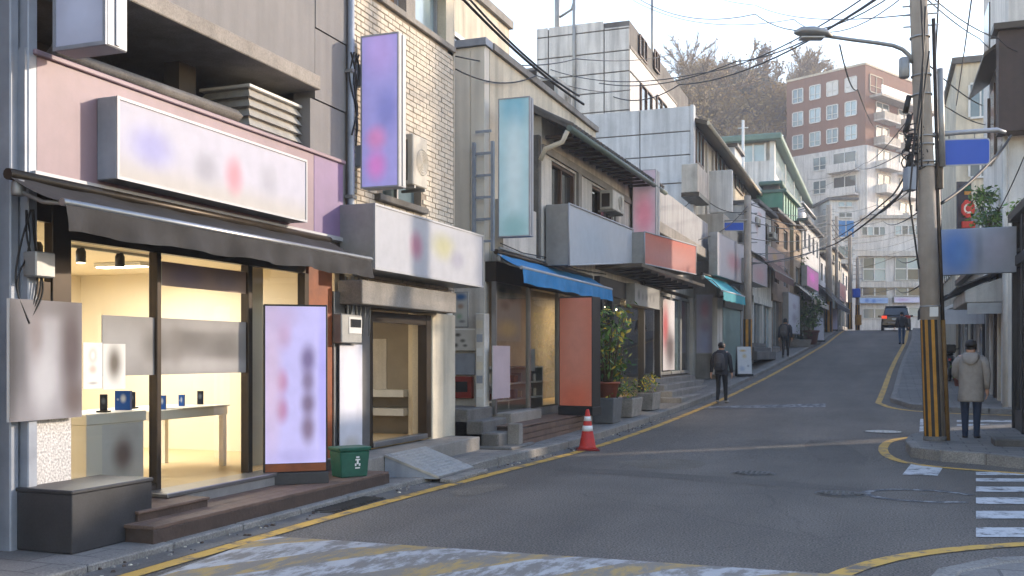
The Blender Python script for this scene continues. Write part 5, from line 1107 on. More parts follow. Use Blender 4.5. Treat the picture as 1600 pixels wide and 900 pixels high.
# next houses up the hill
def shop(fa, label, p0, p1, pyb, pyt, wallm, floors, seed, nm='shop_house', depth=4, glassm=None, door=True, roof=None):
    """A street house between two picture columns on facade fa: wall slabs, windows with frames, shopfront, roof."""
    rnd = random.Random(seed); s0, s1 = fa.s(p0), fa.s(p1); zb = gz(fa.w(s0, 0, 0).y); zt = fa.z(p0, pyt)
    t = thing(nm, label, 'building', fa.w((s0 + s1) / 2, -1, zb)); zg = zb + 2.9
    fbox('rear_wall', wallm, t, fa, s0, s1, -depth, -.25, zb, zt - .02); H = (zt - zg) / max(1, floors)
    fbox('shop_back', M_DARKIN, t, fa, s0 + .02, s1 - .02, -.245, -.2, zb, zg); n = max(1, int((s1 - s0) / 2.2))
    for k in range(n + 1):
        a = s0 + (s1 - s0) * k / n; fbox('pier', wallm, t, fa, max(s0, a - .15), min(s1, a + .15), -.2, .02, zb, zg)
    for k in range(n):
        a = s0 + (s1 - s0) * k / n + .16; b = s0 + (s1 - s0) * (k + 1) / n - .16
        g = fbox('shop_window', glassm or rnd.choice((M_WGLASS, M_WGLASSD, M_WGLASSL)), t, fa, a, b, -.19, -.1, zb + .5, zg - .3)
        mb = MB(); mb.fb(fa, a, b, -.09, -.04, zb + .45, zb + .53); mb.fb(fa, (a + b) / 2 - .03, (a + b) / 2 + .03, -.09, -.04, zb + .54, zg - .3); mb.build('frame', M_GREYM, g)
        fbox('stall_riser', M_CONC, t, fa, a, b, -.19, -.02, zb, zb + .44)
    fbox('lintel', wallm, t, fa, s0, s1, -.2, .05, zg - .28, zg)
    for f in range(floors):
        za, zb2 = zg + f * H, zg + (f + 1) * H; w0, w1 = za + H * .3, za + H * .8
        fbox('wall_band', wallm, t, fa, s0, s1, -.249, 0, za + .002, w0); fbox('wall_band', wallm, t, fa, s0, s1, -.249, 0, w1, zb2)
        for k in range(n):
            a = s0 + (s1 - s0) * (k + .25) / n; b = s0 + (s1 - s0) * (k + .75) / n
            if k == 0: fbox('wall_pier', wallm, t, fa, s0, a, -.249, 0, w0, w1)
            fbox('wall_pier', wallm, t, fa, b, s0 + (s1 - s0) * (k + 1.25) / n if k < n - 1 else s1, -.249, 0, w0, w1)
            g = fbox('window', rnd.choice((M_WGLASS, M_WGLASSD, M_WGLASSL)), t, fa, a, b, -.24, -.14, w0, w1); mb = MB()
            for q in ((a, a + .06, w0, w1), (b - .06, b, w0, w1), ((a + b) / 2 - .03, (a + b) / 2 + .03, w0, w1), (a + .06, b - .06, w0, w0 + .06), (a + .06, b - .06, w1 - .06, w1)): mb.fb(fa, q[0], q[1], -.139, -.08, q[2], q[3])
            mb.build('frame', rnd.choice((M_WHITE, M_BROWN, M_GREYM)), g)
    fbox('roof', roof or M_CONC_D, t, fa, s0 - .1, s1 + .1, -depth - .1, .3, zt, zt + .16, .02); return t
F7 = Fac(-4.75, 44.0, -4.2, 55.0); F8 = Fac(-4.2, 55.0, -3.3, 75.0); F9 = Fac(-3.3, 75, -1.9, 105)
shop(F7, 'grey house with dark windows behind the white banner', 1176, 1205, 560, 318, M_PANEL, 2, 1)
shop(F7, 'brown weathered house with a maroon awning', 1206, 1234, 545, 330, mat('brown_wall', (146, 124, 106), .85, .25, 1.5, streak=.3), 2, 2, roof=M_DSTEEL)
shop(F8, 'narrow tan house beside the potted tree', 1240, 1252, 530, 350, mat('tan_wall', (172, 150, 124), .85, .2, 1.5, streak=.3), 2, 3, roof=M_DSTEEL)
shop(F8, 'pale grey house with rooftop pipes', 1254, 1280, 530, 345, M_PANEL, 2, 4)
shop(F8, 'low white house before the row of poles', 1281, 1298, 520, 398, M_WHITEWALL, 1, 5)
shop(F9, 'far beige house near the top of the hill', 1300, 1314, 515, 390, M_WALLC, 2, 6)
shop(F9, 'farthest pale house at the crest of the street', 1315, 1325, 515, 415, M_PANEL, 1, 8)
lightbox('vertical_banner', 'tall white vertical banner with thin red strokes', F7, F7.s(1174, .2), F7.s(1196, .2), .02, .2, F7.z(1174, 392, .2), F7.z(1174, 312, .2), blur('thin_red', (206, 202, 206), [(.6, .85, .2, .06, (196, 130, 120), .6), (.4, .55, .1, .2, (190, 150, 150), .5)]))
lightbox('fascia_sign', 'brownish mauve blurred sign right of the grey pole', F7, F7.s(1176, .6), F7.s(1199, .6), .1, .6, F7.z(1176, 440, .6), F7.z(1176, 402, .6), blur('mauve_sign', (150, 138, 144), [(.5, .4, .4, .4, (160, 124, 130), .7)]))
awning('awning', 'maroon awning over the brown house shopfront', F7, F7.s(1206, .7), F7.s(1236, .7), .05, .8, F7.z(1206, 405, .1), F7.z(1206, 420, .8), .3, M_BROWNCL, M_GREYM, .01)
lightbox('fascia_sign', 'painted red and yellow panel above the maroon awning', F7, F7.s(1200, .2), F7.s(1226, .2), .03, .2, F7.z(1200, 415, .2), F7.z(1200, 382, .2), blur('paint_panel', (176, 150, 144), [(.4, .6, .2, .3, (196, 160, 90), .7), (.7, .4, .2, .3, (170, 110, 110), .6)]))
lightbox('banner', 'tall white shop banner behind the potted tree', F7, F7.s(1232, .3), F7.s(1250, .3), .02, .3, F7.z(1232, 520, .3), F7.z(1232, 456, .3), blur('white_script', (206, 206, 214), [(.5, .7, .2, .1, (150, 130, 150), .6), (.5, .4, .25, .15, (140, 130, 150), .6)]))
lightbox('fascia_sign', 'small magenta square sign high on the hill', F8, F8.s(1261, .4), F8.s(1279, .4), .1, .4, F8.z(1261, 446, .4), F8.z(1261, 414, .4), blur('magenta', (190, 120, 160), [(.45, .55, .3, .3, (226, 110, 190), .95)], emit=.1))
awning('awning', 'pale cream awning past the potted tree', F8, F8.s(1262, .7), F8.s(1286, .7), .05, 1.0, F8.z(1262, 452, .1), F8.z(1262, 462, 1.0), .25, M_WALLC, M_GREYM, .01)
awning('awning', 'dark awning by the second grey pole', F8, F8.s(1296, .7), F8.s(1316, .7), .05, 1.2, F8.z(1296, 455, .1), F8.z(1296, 470, 1.0), .3, M_BLKCLOTH, M_GREYM, .01)
lightbox('fascia_sign', 'small salmon sign near the crest of the street', F9, F9.s(1312, .3), F9.s(1322, .3), .0, .3, F9.z(1312, 468, .3), F9.z(1312, 440, .3), blur('salmon', (206, 150, 140), [(.5, .5, .4, .4, (214, 130, 120), .6)]))
aboard('white sandwich board beside the potted tree', 1278, 527, .6, 1.35, blur('pale_board_b', (208, 210, 220), [(.5, .7, .3, .06, (120, 120, 130), .7), (.5, .4, .15, .06, (190, 120, 120), .6)]), 55.0)
standing_sign('standing_sign', 'lilac white standing sign near the crest pole', (at(1299, 508, 66).x, at(1299, 508, 66).y), (at(1309, 508, 66).x, at(1309, 508, 66).y), gz(69) + .12, gz(69) + 1.6, .1, .1, blur('lilac_far', (206, 200, 224), [(.5, .6, .3, .3, (170, 160, 190), .5)]), M_BLACK, M_BLACK)
v = at(1267, 527, 52.5); potted('potted_tree', 'dark leafy tree in a big brown pot on the left pavement', (v.x, v.y, gz(v.y) + .13), (.42, .75), 2.2, .85, 16, 900, .2, 31, (3, 7, 0), 'plant', mat('brown_glazed_pot', (110, 70, 56), .4, .2, 5))
v = at(1250, 527, 50.5); trough('planter', 'long grey planter with green shrubs before the white banner', v.x - .6, v.x + .55, v.y - .3, v.y + .4, gz(v.y) + .12, gz(v.y) + .5, M_TUBL, 33, 1.2, 260, (6, 4, 0))
v = at(1252, 470, 54.5); potted('climbing_plant', 'thin climbing vine on the corner of the tan house', (v.x, v.y, gz(v.y) + .2), (.2, .3), 5.2, .35, 8, 420, .2, 35, (5, 5, 1), potm=M_TUB)
# doorstep blocks past the sandwich board
stp = thing('stone_stairs', 'low concrete doorsteps behind the grey pole', 'stairs', (-4.8, 44.5, 1.3))
for k in range(3):
    a = F7.s(1178 + k * 4, .5); fbox('step', M_CONC_D, stp, F7, a, F7.s(1204, .4), -.05, .62 - k * .2, gz(45), gz(47) + .2 + k * .17, .02)
gs = thing('sheet_shed', 'green sheet clad rooftop shed over the brown house', 'shed', (-5, 52, 8)); s0, s1 = F7.s(1223, -.3), F7.s(1246, -.3); z0, z1 = F7.z(1223, 345, -.3), F7.z(1223, 300, -.3)
fbox('wall', M_GREENP, gs, F7, s0, s1, -1.6, -.3, z0 - 1, z1)
for k in range(6): fbox('batten', M_GREENR, gs, F7, s0 + (s1 - s0) * k / 6, s0 + (s1 - s0) * k / 6 + .06, -.3, -.25, z0 - 1, z1)
fbox('roof', M_GREENR, gs, F7, s0 - .1, s1 + .1, -1.7, -.1, z1 + .002, z1 + .15)
cb2 = thing('roof_cabin', 'small square cabin with a green roof above the grey house', 'cabin', (-6, 50, 9)); Yc = 52; xa, xb = X_at(1192, Yc), X_at(1217, Yc); za, zb_ = Z_at(1205, 320, Yc), Z_at(1205, 290, Yc)
MB().box(xa, xb, Yc, Yc + 2.5, za - 1.5, zb_).build('wall', M_CONC_D, cb2); MB().box(xa - .2, xb + .2, Yc - .2, Yc + 2.7, zb_ + .002, zb_ + .22).build('roof', M_GREENR, cb2, .05)
# glass-fronted building with green roof trim
gg = thing('glazed_building', 'pale building with a wide glazed top floor and green roof edge', 'building', (-9, 72, 3)); Yq = 67; xa, xb = X_at(1140, Yq), X_at(1210, Yq); FQ = Fac(xb, 0); ye = FQ.s(1262)
zt = Z_at(1210, 220, Yq); zw = Z_at(1210, 250, Yq); zw2 = Z_at(1210, 222, Yq)
MB().box(xa, xb - .3, Yq + .3, ye, 3, zt).build('core', M_WALLB, gg)
MB().box(xa, xb, Yq, Yq + .29, 3, zw).build('front_wall', M_PANEL, gg); MB().box(xb - .29, xb, Yq + .3, ye, 3, Z_at(1210, 268, Yq)).build('side_wall', M_WHITEWALL, gg)
for k in range(3):
    a, b = xa + (xb - .6 - xa) * k / 3, xa + (xb - .6 - xa) * (k + 1) / 3; w = MB().box(a + .06, b - .06, Yq + .1, Yq + .2, zw, zw2 - .1).build('window', M_WGLASSL, gg); MB().box(b - .06, b + .06, Yq + .02, Yq + .21, zw + .002, zw2).build('frame', M_WHITE, w)
for k in range(4):
    a, b = Yq + .5 + (ye - Yq - 1) * k / 4, Yq + .5 + (ye - Yq - 1) * (k + 1) / 4; w = MB().box(xb - .2, xb - .05, a + .1, b - .1, Z_at(1210, 268, Yq) + .05, zw2).build('window', M_WGLASSL, gg); MB().box(xb - .21, xb + .02, b - .1, b + .1, Z_at(1210, 268, Yq) + .002, zw2).build('frame', M_WHITE, w)
MB().box(xb - .3, xb + .02, Yq - .01, Yq + .45, 3, zw2 + .1).build('corner_post', M_WHITE, gg)
MB().box(xa - .5, xb + .5, Yq - .5, ye + .5, zt + .002, zt + .45).build('roof', M_GREENR, gg, .08)
t = thing('roof_mast', 'white aerial post standing before the glazed building', 'antenna', (X_at(1161, 60), 60, 9)); MB().tube([(X_at(1161, 60), 60, 8), (X_at(1161, 60), 60, Z_at(1161, 188, 60))], .08, 8).build('pole', M_WHITE, t); MB().tube([(X_at(1161, 60) - .3, 60, Z_at(1161, 200, 60)), (X_at(1161, 60) + .3, 60, Z_at(1161, 200, 60))], .04, 6).build('arm', M_WHITE, t)
# beige house far behind the brick house
bg_ = thing('concrete_house', 'tall cream house rising behind the brick house', 'building', (-11, 24, 0)); Yk = 24.0; xk0, xk1 = X_at(690, Yk) - 3, X_at(716, Yk)
FK = Fac(-9.2, 0); MB().box(-13, -9.2, FK.s(640), FK.s(796), 0, FK.z(795, 45)).build('wall', M_WALLC, bg_); MB().box(-13.1, -9.1, FK.s(640), FK.s(797), FK.z(795, 45), FK.z(795, 45) + .2).build('parapet_cap', M_CONC, bg_)
s0, s1 = FK.s(709), FK.s(737); w = MB().box(-9.25, -9.18, s0, s1, FK.z(709, 80), FK.z(709, 58)).build('window', M_WGLASSD, bg_); MB().box(-9.21, -9.13, s0 - .1, s1 + .1, FK.z(709, 58) + .002, FK.z(709, 58) + .1).build('frame', M_WHITE, w)
# traffic cone
v = gp(918, 704); cone = thing('traffic_cone', 'red traffic cone with two white bands by the kerb', 'traffic cone', (v.x, v.y, 0))
MB().obox((v.x, v.y, 0), (.94, .35, 0), (-.35, .94, 0), .19, .19, .008, .035).build('base', mat('dark_red_rubber', (120, 34, 30), .7, .2, 5), cone, .01)
def cr(z): return .145 - .115 * (z - .035) / .64
for nm, z0, z1, m, ex in (('cone_body', .035, .675, M_RED, 0), ('reflective_band', .33, .42, M_REFL, .004), ('reflective_band', .50, .575, M_REFL, .004)):
    prof = [(cr(z0) + ex, z0), (cr(z1) + ex, z1)] if ex else [(cr(z0) + .02, z0), (cr(z0 + .03), z0 + .03), (cr(z1), z1), (.02, z1 + .02)]
    mb = MB().lathe((v.x, v.y, 0), prof, 24); mb.build(nm, m, cone)

condenser('aged air conditioner unit on the grey house behind the vertical banner', F7, F7.s(1184, .3), F7.s(1189, .3), .02, .3, F7.z(1184, 350, .3), F7.z(1184, 338, .3))
condenser('aged air conditioner unit high on the brown house wall', F7, F7.s(1210, .3), F7.s(1215, .3), .02, .3, F7.z(1210, 372, .3), F7.z(1210, 362, .3))
condenser('aged air conditioner unit under the second window of the tiled house', F3, F3.s(958, .35), F3.s(975, .35), .03, .35, 4.95, 5.4)
wp = thing('wall_conduit', 'grey conduit and cables along the top of the display window', 'pipe', F3.w(4, .03, 3.42))
MB().tube([F3.w(.1, .03, 3.42), F3.w(3, .03, 3.4), F3.w(3.05, .03, 3.7), F3.w(9, .03, 3.72)], .022, 6).build('pipe', M_GREYM, wp)
MB().tube([F3.w(.1, .05, 3.5), F3.w(1.2, .06, 3.44), F3.w(2.6, .05, 3.49), F3.w(4.5, .06, 3.42), F3.w(7, .05, 3.5)], .01, 5).build('cable', M_RUBBER, wp)
rp_ = thing('rooftop_pipes', 'bundle of silvery rooftop pipes and tank on the pale grey house', 'pipes', F8.w(F8.s(1262), -1, 8)); s0 = F8.s(1258); zr_ = F8.z(1254, 345) + .16
for k in range(4): MB().tube([F8.w(s0 + k * .9, -.8, zr_), F8.w(s0 + k * .9, -.8, zr_ + .9), F8.w(s0 + k * .9 + .5, -.2, zr_ + 1.1), F8.w(s0 + k * .9 + .8, .2, zr_ + .5)], .1, 8).build('pipe', M_GREYM, rp_)
MB().lathe(F8.w(s0 + 4.5, -1.2, zr_), [(.7, 0), (.75, .1), (.75, 1.0), (.5, 1.25), (.05, 1.3)], 16).build('tank', M_GREYM, rp_)

# ================================================================== UTILITY POLES, LAMP, ROAD SIGNS
up = thing('utility_pole', 'big concrete utility pole with yellow and black striped base at the corner', 'pole', (*at_z(1461, 690, .17).to_2d(), .16))
PD = 16.4
pb, pm = at(1461, 690, PD), at(1435, 0, PD); ptop = pb + (pm - pb) * 1.5
def pol(py): return pb.lerp(pm, (690 - py) / 690)
MB().tube([pb + Vector((0, 0, -.05)), pol(345), pm, ptop], [.16, .15, .138, .125], 24).build('shaft', M_POLE, up)
MB().tube([pol(694), pol(681)], [.182, .178], 24).build('base_collar', M_CONC_D, up)
sa, sb2 = pol(681), pol(500)
for k in [q for q in range(20) if not math.cos(2 * math.pi * (q + .5) / 20 - YAW + R(12)) > .42]:          # painted warning sleeve, one strip per stripe
    mb = MB(); a0, a1 = 2 * math.pi * k / 20, 2 * math.pi * (k + 1) / 20
    q = lambda c, r, a: c + Vector((math.cos(a), math.sin(a), 0)) * r
    am = (a0 + a1) / 2
    for x, y in ((a0, am), (am, a1)): mb.quad(q(sa, .167, x), q(sa, .167, y), q(sb2, .162, y), q(sb2, .162, x))
    mb.build('warning_stripe', M_POLEY if k % 2 else M_POLEK, up)
MB().tube([pol(690) + Vector((.195, .05, 0)), pol(350) + Vector((.185, .05, 0)), pol(30) + Vector((.22, .05, 0))], .032, 10).build('cable_conduit', M_DSTEEL, up)
MB().tube([pol(690) + Vector((.2, .03, .0)), pol(560) + Vector((.195, .03, 0)), pol(500) + Vector((.19, .03, 0))], .037, 10).build('conduit_guard', mat('mustard_guard', (124, 92, 44), .7, .3, 6, streak=.3), up)
MB().tube([pol(262) + Vector((.27, 0, 0)), pol(110) + Vector((.29, 0, 0))], .05, 10).build('sign_post', M_GREYM, up)
for y in (60, 120, 150, 215, 228, 255, 262, 480): MB().tube([pol(y) , pol(y - 2.5)], [.163, .163], 20).build('clamp_band', M_GREYM, up)
v = pol(500) + Vector((-.02, -.17, .05)); MB().box(v.x - .0, v.x + .13, v.y - .006, v.y, v.z, v.z + .16).build('number_plate', M_WHITE, up)
for (px0, px1, t, b, m, nm, dd) in ((1405, 1421, 90, 122, M_GREYM, 'transformer_can', .1), (1414, 1431, 262, 298, M_BGREY, 'control_box', .1), (1461, 1471, 254, 296, M_DSTEEL, 'control_box', -.05)):
    p0, p1 = at(px0, b, PD), at(px1, t, PD)
    if nm == 'transformer_can': MB().lathe(((p0.x + p1.x) / 2, (p0.y + p1.y) / 2, p0.z), [(.07, 0), (.085, .02), (.085, p1.z - p0.z - .02), (.06, p1.z - p0.z)], 14).build(nm, m, up)
    else: MB().obox((p0 + p1) / 2, (C_, S_, 0), (-S_, C_, 0), (px1 - px0) / 2 / F * PD, dd if dd > 0 else .08, p0.z, p1.z).build(nm, m, up, .01)
# insulators and rungs
for y in (8, 22, 40): MB().tube([pol(y) + Vector((-.25, 0, 0)), pol(y) + Vector((.3, .05, 0))], .014, 6).build('step_bolt', M_GREYM, up)
lamp = thing('street_lamp', 'grey cobra-head street lamp on a curved arm from the corner pole', 'street lamp', pol(90))
arm = [at(px, py, PD) for px, py in ((1426, 98), (1420, 86), (1410, 77), (1395, 71), (1370, 67), (1330, 62), (1296, 57))]
MB().tube(arm, [.035, .035, .034, .033, .032, .03, .03], 10).build('arm', M_GREYM, lamp)
hd = [at(px, py, PD) for px, py in ((1300, 57), (1290, 53), (1270, 51), (1250, 50), (1241, 51))]
rings = []
for c, (w, h) in zip(hd, ((.04, .04), (.12, .07), (.17, .095), (.14, .075), (.03, .03))):
    rings.append([c + Vector((-S_, C_, 0)) * (w * math.cos(a * math.pi / 6)) + Vector((0, 0, h * math.sin(a * math.pi / 6) * (1 if math.sin(a * math.pi / 6) > 0 else .75))) for a in range(12)])
MB().loft(rings).build('lamp_head', M_GREYM, lamp)
c = at(1268, 57, PD); MB().obox(c, (C_, S_, 0), (-S_, C_, 0), .2, .1, c.z - .045, c.z - .02).build('lens', M_WHITE, lamp, .01)
# blue road sign on its arm
rsn = thing('road_sign', 'blank blue road name sign hung from an arm on the corner pole', 'road sign', at(1505, 260, PD))
MB().tube([at(1458, 211, PD), at(1500, 207, PD), at(1558, 203, PD), at(1571, 207, PD)], [.045, .04, .04, .03], 10).build('arm', M_WHITEA, rsn)
def rounded(c, ax, w, h, r, y, m, nm, par, th=.02, tilt=0):
    ax = Vector(ax).normalized(); ay = Vector((-ax.y, ax.x, 0)); P = []
    for (sx, sy, a0) in ((1, 1, 0), (-1, 1, 90), (-1, -1, 180), (1, -1, 270)):
        for k in range(5):
            a = R(a0 + k * 22.5); P.append((sx * (w / 2 - r) + r * math.cos(a), sy * (h / 2 - r) + r * math.sin(a)))
    vs = [Vector(c) + ax * u + Vector((0, 0, v + u * tilt)) - ay * (y + th) for u, v in P] + [Vector(c) + ax * u + Vector((0, 0, v + u * tilt)) - ay * y for u, v in P]; n = len(P)
    return MB().add(vs, [tuple(range(n)), tuple(reversed(range(n, 2 * n)))] + [(n + k, n + (k + 1) % n, (k + 1) % n, k) for k in range(n)]).build(nm, m, par)
sc_ = (at(1463, 260, PD) + at(1546, 216, PD)) / 2; AX = (C_, S_, 0); k_ = PD / F
rounded(sc_, AX, 84 * k_, 42 * k_, .06, .0, M_WHITEA, 'border', rsn, .02, .035); rounded(sc_, AX, 80 * k_, 38 * k_, .05, .021, M_SIGNBLUE, 'face', rsn, .004, .035)
for px in (1483, 1523): MB().tube([at(px, 218, PD), at(px, 208, PD)], .012, 6).build('hanger', M_GREYM, rsn)
# poles on the left pavement
def street_pole(label, px, D, pyt, r, band, lean=0):
    a, b = ray(px); x, y = a * D, b * D; z = gz(y) + .12; zt = CZ + (HY - pyt) / F * D
    t = thing('utility_pole', label, 'pole', (x, y, z), 'poles along the left pavement')
    MB().tube([(x, y, z), (x + lean, y, zt)], [r * 1.1, r * .85], 12).build('shaft', M_POLE, t)
    if band:
        for k in range(10):
            mb = MB(); a0, a1 = 2 * math.pi * k / 10, 2 * math.pi * (k + 1) / 10
            mb.quad(*[(x + math.cos(w) * rr, y + math.sin(w) * rr, zz) for w, rr, zz in ((a0, r * 1.16, z + .05), (a1, r * 1.16, z + .05), (a1, r * 1.12, z + 2.0), (a0, r * 1.12, z + 2.0))]); mb.build('warning_stripe', M_POLEY if k % 2 else M_POLEK, t)
    for k in range(5): zz = zt - .3 - k * .35; MB().tube([(x - .35, y, zz), (x + .35, y, zz)], .025, 5).build('cross_arm', M_GREYM, t)
    return (x, y, z, zt, t)
pA = street_pole('grey utility pole with the small blue sign by the teal awning', 1168, 36.0, 306, .14, True)
pB = street_pole('grey utility pole rising beside the magenta sign', 1295, 64, 320, .2, True)
pC = street_pole('thin pole just right of the pole by the magenta sign', 1307, 72, 338, .13, False)
pD = street_pole('grey pole with yellow base near the crest', 1328, 74, 362, .15, True)
pE = street_pole('pale pole with a blue box at the crest', 1340, 78, 402, .15, True)
p = at(1337, 458, 77.5); MB().obox(p, AX, (-S_, C_, 0), .3, .25, p.z - .35, p.z + .35).build('blue_box', M_SIGNBLUE, pE[4], .03)
p = at(1341, 498, 77.5); MB().obox(p, AX, (-S_, C_, 0), .2, .2, p.z - .5, p.z + .3).build('yellow_box', M_POLEY, pE[4], .03)
rs2 = thing('road_sign', 'small blank blue sign on the pole by the teal awning', 'road sign', at(1144, 362, 35.9)); c = at(1143.5, 354, 35.9)
rounded(c, AX, 38 * 35.9 / F, 14 * 35.9 / F, .03, 0, M_WHITEA, 'border', rs2, .02); rounded(c, AX, 35.5 * 35.9 / F, 11.5 * 35.9 / F, .02, .021, M_SIGNBLUE, 'face', rs2, .005); MB().tube([at(1124, 345, 35.9), at(1168, 344, 35.9)], .03, 8).build('arm', M_GREYM, rs2)

# ================================================================== RIGHT SIDE BUILDINGS
kk = thing('kiosk', 'dark framed corner shop at the edge of the picture', 'shop', (3, 17.6, .15))
MB().prism([(2.42, 15.2), (6.0, 14.0), (22, 8.6), (22, 14), (6, 20.75), (2.42, 20.75)], .16, 4.1).build('core', M_DARKIN, kk); MB().prism([(2.25, 15.05), (6.0, 13.8), (22, 8.4), (22, 14.2), (6.1, 20.85), (2.25, 20.85)], 4.1, 4.25).build('roof', M_BLACK, kk)  # core and roof run on unseen to the right, added to shade the road
for y in (15.2, 16.6, 18.0, 19.3, 20.6): MB().box(2.3, 2.42, y, y + .14, .16, 4.09).build('post', M_BLACK, kk, .01)
for a, b in ((15.35, 16.58), (16.75, 17.98), (18.15, 19.28), (19.45, 20.58)): MB().box(2.37, 2.415, a, b, .6, 3.2).build('glass_pane', M_WGLASSD, kk); MB().box(2.34, 2.418, a, b, .17, .59).build('stall_riser', M_BENCH, kk)
MB().box(2.28, 2.36, 15.2, 20.74, 3.22, 3.4).build('header', M_BLACK, kk)
p0 = at_z(1548, 697, .18); MB().box(p0.x + .05, 2.4, p0.y - .1, p0.y + .55, .161, .3).build('door_step', M_CONC_D, None, .02, 'low grey stone step beside the standing pedestrian in the beige coat', 'step')
sg = thing('blade_sign', 'wide blurred blue and grey sign hanging beside the corner pole', 'sign', at(1527, 430, 18.0))
c = (at(1466, 432, 18) + at(1589, 352, 18)) / 2; w2, h2 = 123 / F * 18 / 2, 36 / F * 18
ax = Vector(AX); ay = Vector((-S_, C_, 0)); tl = .045
B = [c + ax * (i * w2) + Vector((0, 0, j * h2 + i * w2 * tl)) + ay * k for k in (0, .16) for i, j in ((-1, -1), (1, -1), (1, 1), (-1, 1))]
MB().add(B, [(0, 1, 2, 3), (7, 6, 5, 4), (0, 4, 5, 1), (1, 5, 6, 2), (2, 6, 7, 3), (3, 7, 4, 0)]).build('housing', M_BGREY, sg, .008)
MB().quad(*[p + (c - p) * .02 - ay * .004 for p in B[:4]], uv=True).build('face', blur('blue_grey_sign', (176, 180, 190), [(.2, .5, .32, .75, (96, 140, 204), .95), (.3, .4, .14, .4, (124, 160, 210), .6), (.75, .55, .22, .45, (190, 188, 200), .9), (.52, .5, .06, .6, (140, 146, 160), .6)]), sg)
MB().tube([c + ax * w2 + ay * .08, c + ax * (w2 + .35) + ay * .08 + Vector((0, 0, .02))], .05, 8).build('bracket', M_BLACK, sg)
# white tall house beyond the lane
ra = thing('white_house', 'tall white rendered house with a dark wooden bay on the right', 'building', (5, 30, .2))
MB().box(2.9, 9, 26.75, 33, 3.9, 13).build('upper_wall', M_WHITEWALL, ra); MB().box(3.3, 9, 27.1, 33, .3, 3.9).build('ground_wall', M_DARKIN, ra)
MB().box(2.62, 4.6, 26.1, 26.74, 6.9, 9.3).build('bay', mat('dark_stained_wood', (62, 48, 42), .7, .3, 3, streak=.3), ra, .01)
MB().box(2.5, 4.7, 25.95, 26.75, 9.305, 9.45).build('bay_roof', M_DSTEEL, ra)
w = MB().box(2.84, 2.898, 27.2, 30.8, 6.9, 8.8).build('window', M_WGLASSD, ra)
for y in (27.2, 29.0, 30.72): MB().box(2.8, 2.839, y, y + .08, 6.9, 8.8).build('frame', M_BROWN, w)
MB().hexa([(2.35, 26.76, 8.9), (2.89, 26.76, 9.3), (2.89, 31.2, 9.3), (2.35, 31.2, 8.9), (2.35, 26.76, 8.98), (2.89, 26.76, 9.4), (2.89, 31.2, 9.4), (2.35, 31.2, 8.98)]).build('eave', M_DSTEEL, ra)
w = MB().box(2.86, 2.898, 31.0, 32.4, 10.0, 11.6).build('window', M_WGLASSD, ra); MB().box(2.84, 2.859, 30.95, 32.45, 9.92, 10.0).build('sill', M_WHITE, w)
MB().tube([(2.82, 26.68, .3), (2.82, 26.68, 6.9)], .06, 8).build('downpipe', M_WALLB, ra)
for y, m in ((26.8, M_WALLB), (27.7, M_WHITE), (28.6, M_WALLC), (29.6, M_DSTEEL), (30.6, M_WALLB), (31.8, M_GREYM)):
    MB().box(2.86, 3.28, y, y + .28, gz(y) + .1, 3.88).build('shop_post', m, ra, .01)
for y in (27.1, 28.05, 28.95, 29.95, 30.95): MB().box(3.1, 3.25, y, y + .6, gz(y) + .15, 3.2).build('glass_pane', M_WGLASSD, ra)
cnp = thing('shop_canopy', 'grey boxy shop canopy just beyond the side lane', 'canopy', (2.5, 28, 3))
MB().hexa([(1.95, 27.0, 2.9), (2.9, 27.0, 2.9), (2.9, 31.2, 2.9), (1.95, 31.2, 2.9), (1.95, 27.0, 3.2), (2.9, 27.0, 3.55), (2.9, 31.2, 3.55), (1.95, 31.2, 3.2)]).build('box', M_WALL, cnp, .02)
MB().hexa([(1.75, 26.9, 3.25), (2.95, 26.9, 3.75), (2.95, 31.3, 3.75), (1.75, 31.3, 3.25), (1.75, 26.9, 3.29), (2.95, 26.9, 3.8), (2.95, 31.3, 3.8), (1.75, 31.3, 3.29)]).build('cover', M_BLACK, cnp)
MB().box(2.0, 2.88, 26.93, 26.99, 2.62, 2.89).build('apron', M_GREYM, cnp)
FRr = Fac(2.95, 60, 2.95, 20)     # right-hand facade, s runs back towards the camera, n points to the road
rd = thing('low_shop', 'low shops with pale doors behind the pedestrian in the beige coat', 'shop', (4, 38, .5))
MB().box(3.0, 8, 33.1, 43.8, .3, 4.4).build('core', M_WALL, rd); MB().box(2.8, 8.1, 33.05, 43.9, 4.41, 4.6).build('roof', M_DSTEEL, rd)
for k in range(9):
    y = 33.4 + k * 1.15; MB().box(2.9, 2.98, y, y + .8, gz(y) + .1, 3.0).build('door_panel', (M_WGLASSD, M_PANEL, M_BLUEGREY, M_DARKIN, M_WALLC)[k % 5], rd)
cn2 = thing('shop_canopy', 'pale grey canopy with a deep apron further up the right pavement', 'canopy', (2.4, 35, 3)); MB().hexa([(1.75, 33.2, 2.95), (2.95, 33.2, 3.4), (2.95, 37.0, 3.4), (1.75, 37.0, 2.95), (1.75, 33.2, 3.05), (2.95, 33.2, 3.5), (2.95, 37.0, 3.5), (1.75, 37.0, 3.05)]).build('cover', M_WHITE, cn2); MB().box(1.76, 2.94, 33.14, 33.19, 2.55, 3.0).build('apron', M_BLUEGREY, cn2)
aw = thing('awning', 'black sloping awning half hidden behind the corner pole', 'awning', (2.2, 40, 3.4)); MB().hexa([(1.4, 38.5, 3.35), (2.95, 38.5, 4.0), (2.95, 43, 4.0), (1.4, 43, 3.35), (1.4, 38.5, 3.42), (2.95, 38.5, 4.08), (2.95, 43, 4.08), (1.4, 43, 3.42)]).build('canopy', M_BLKCLOTH, aw); MB().box(1.38, 1.42, 38.5, 43, 3.0, 3.36).build('valance', M_BLKCLOTH, aw)
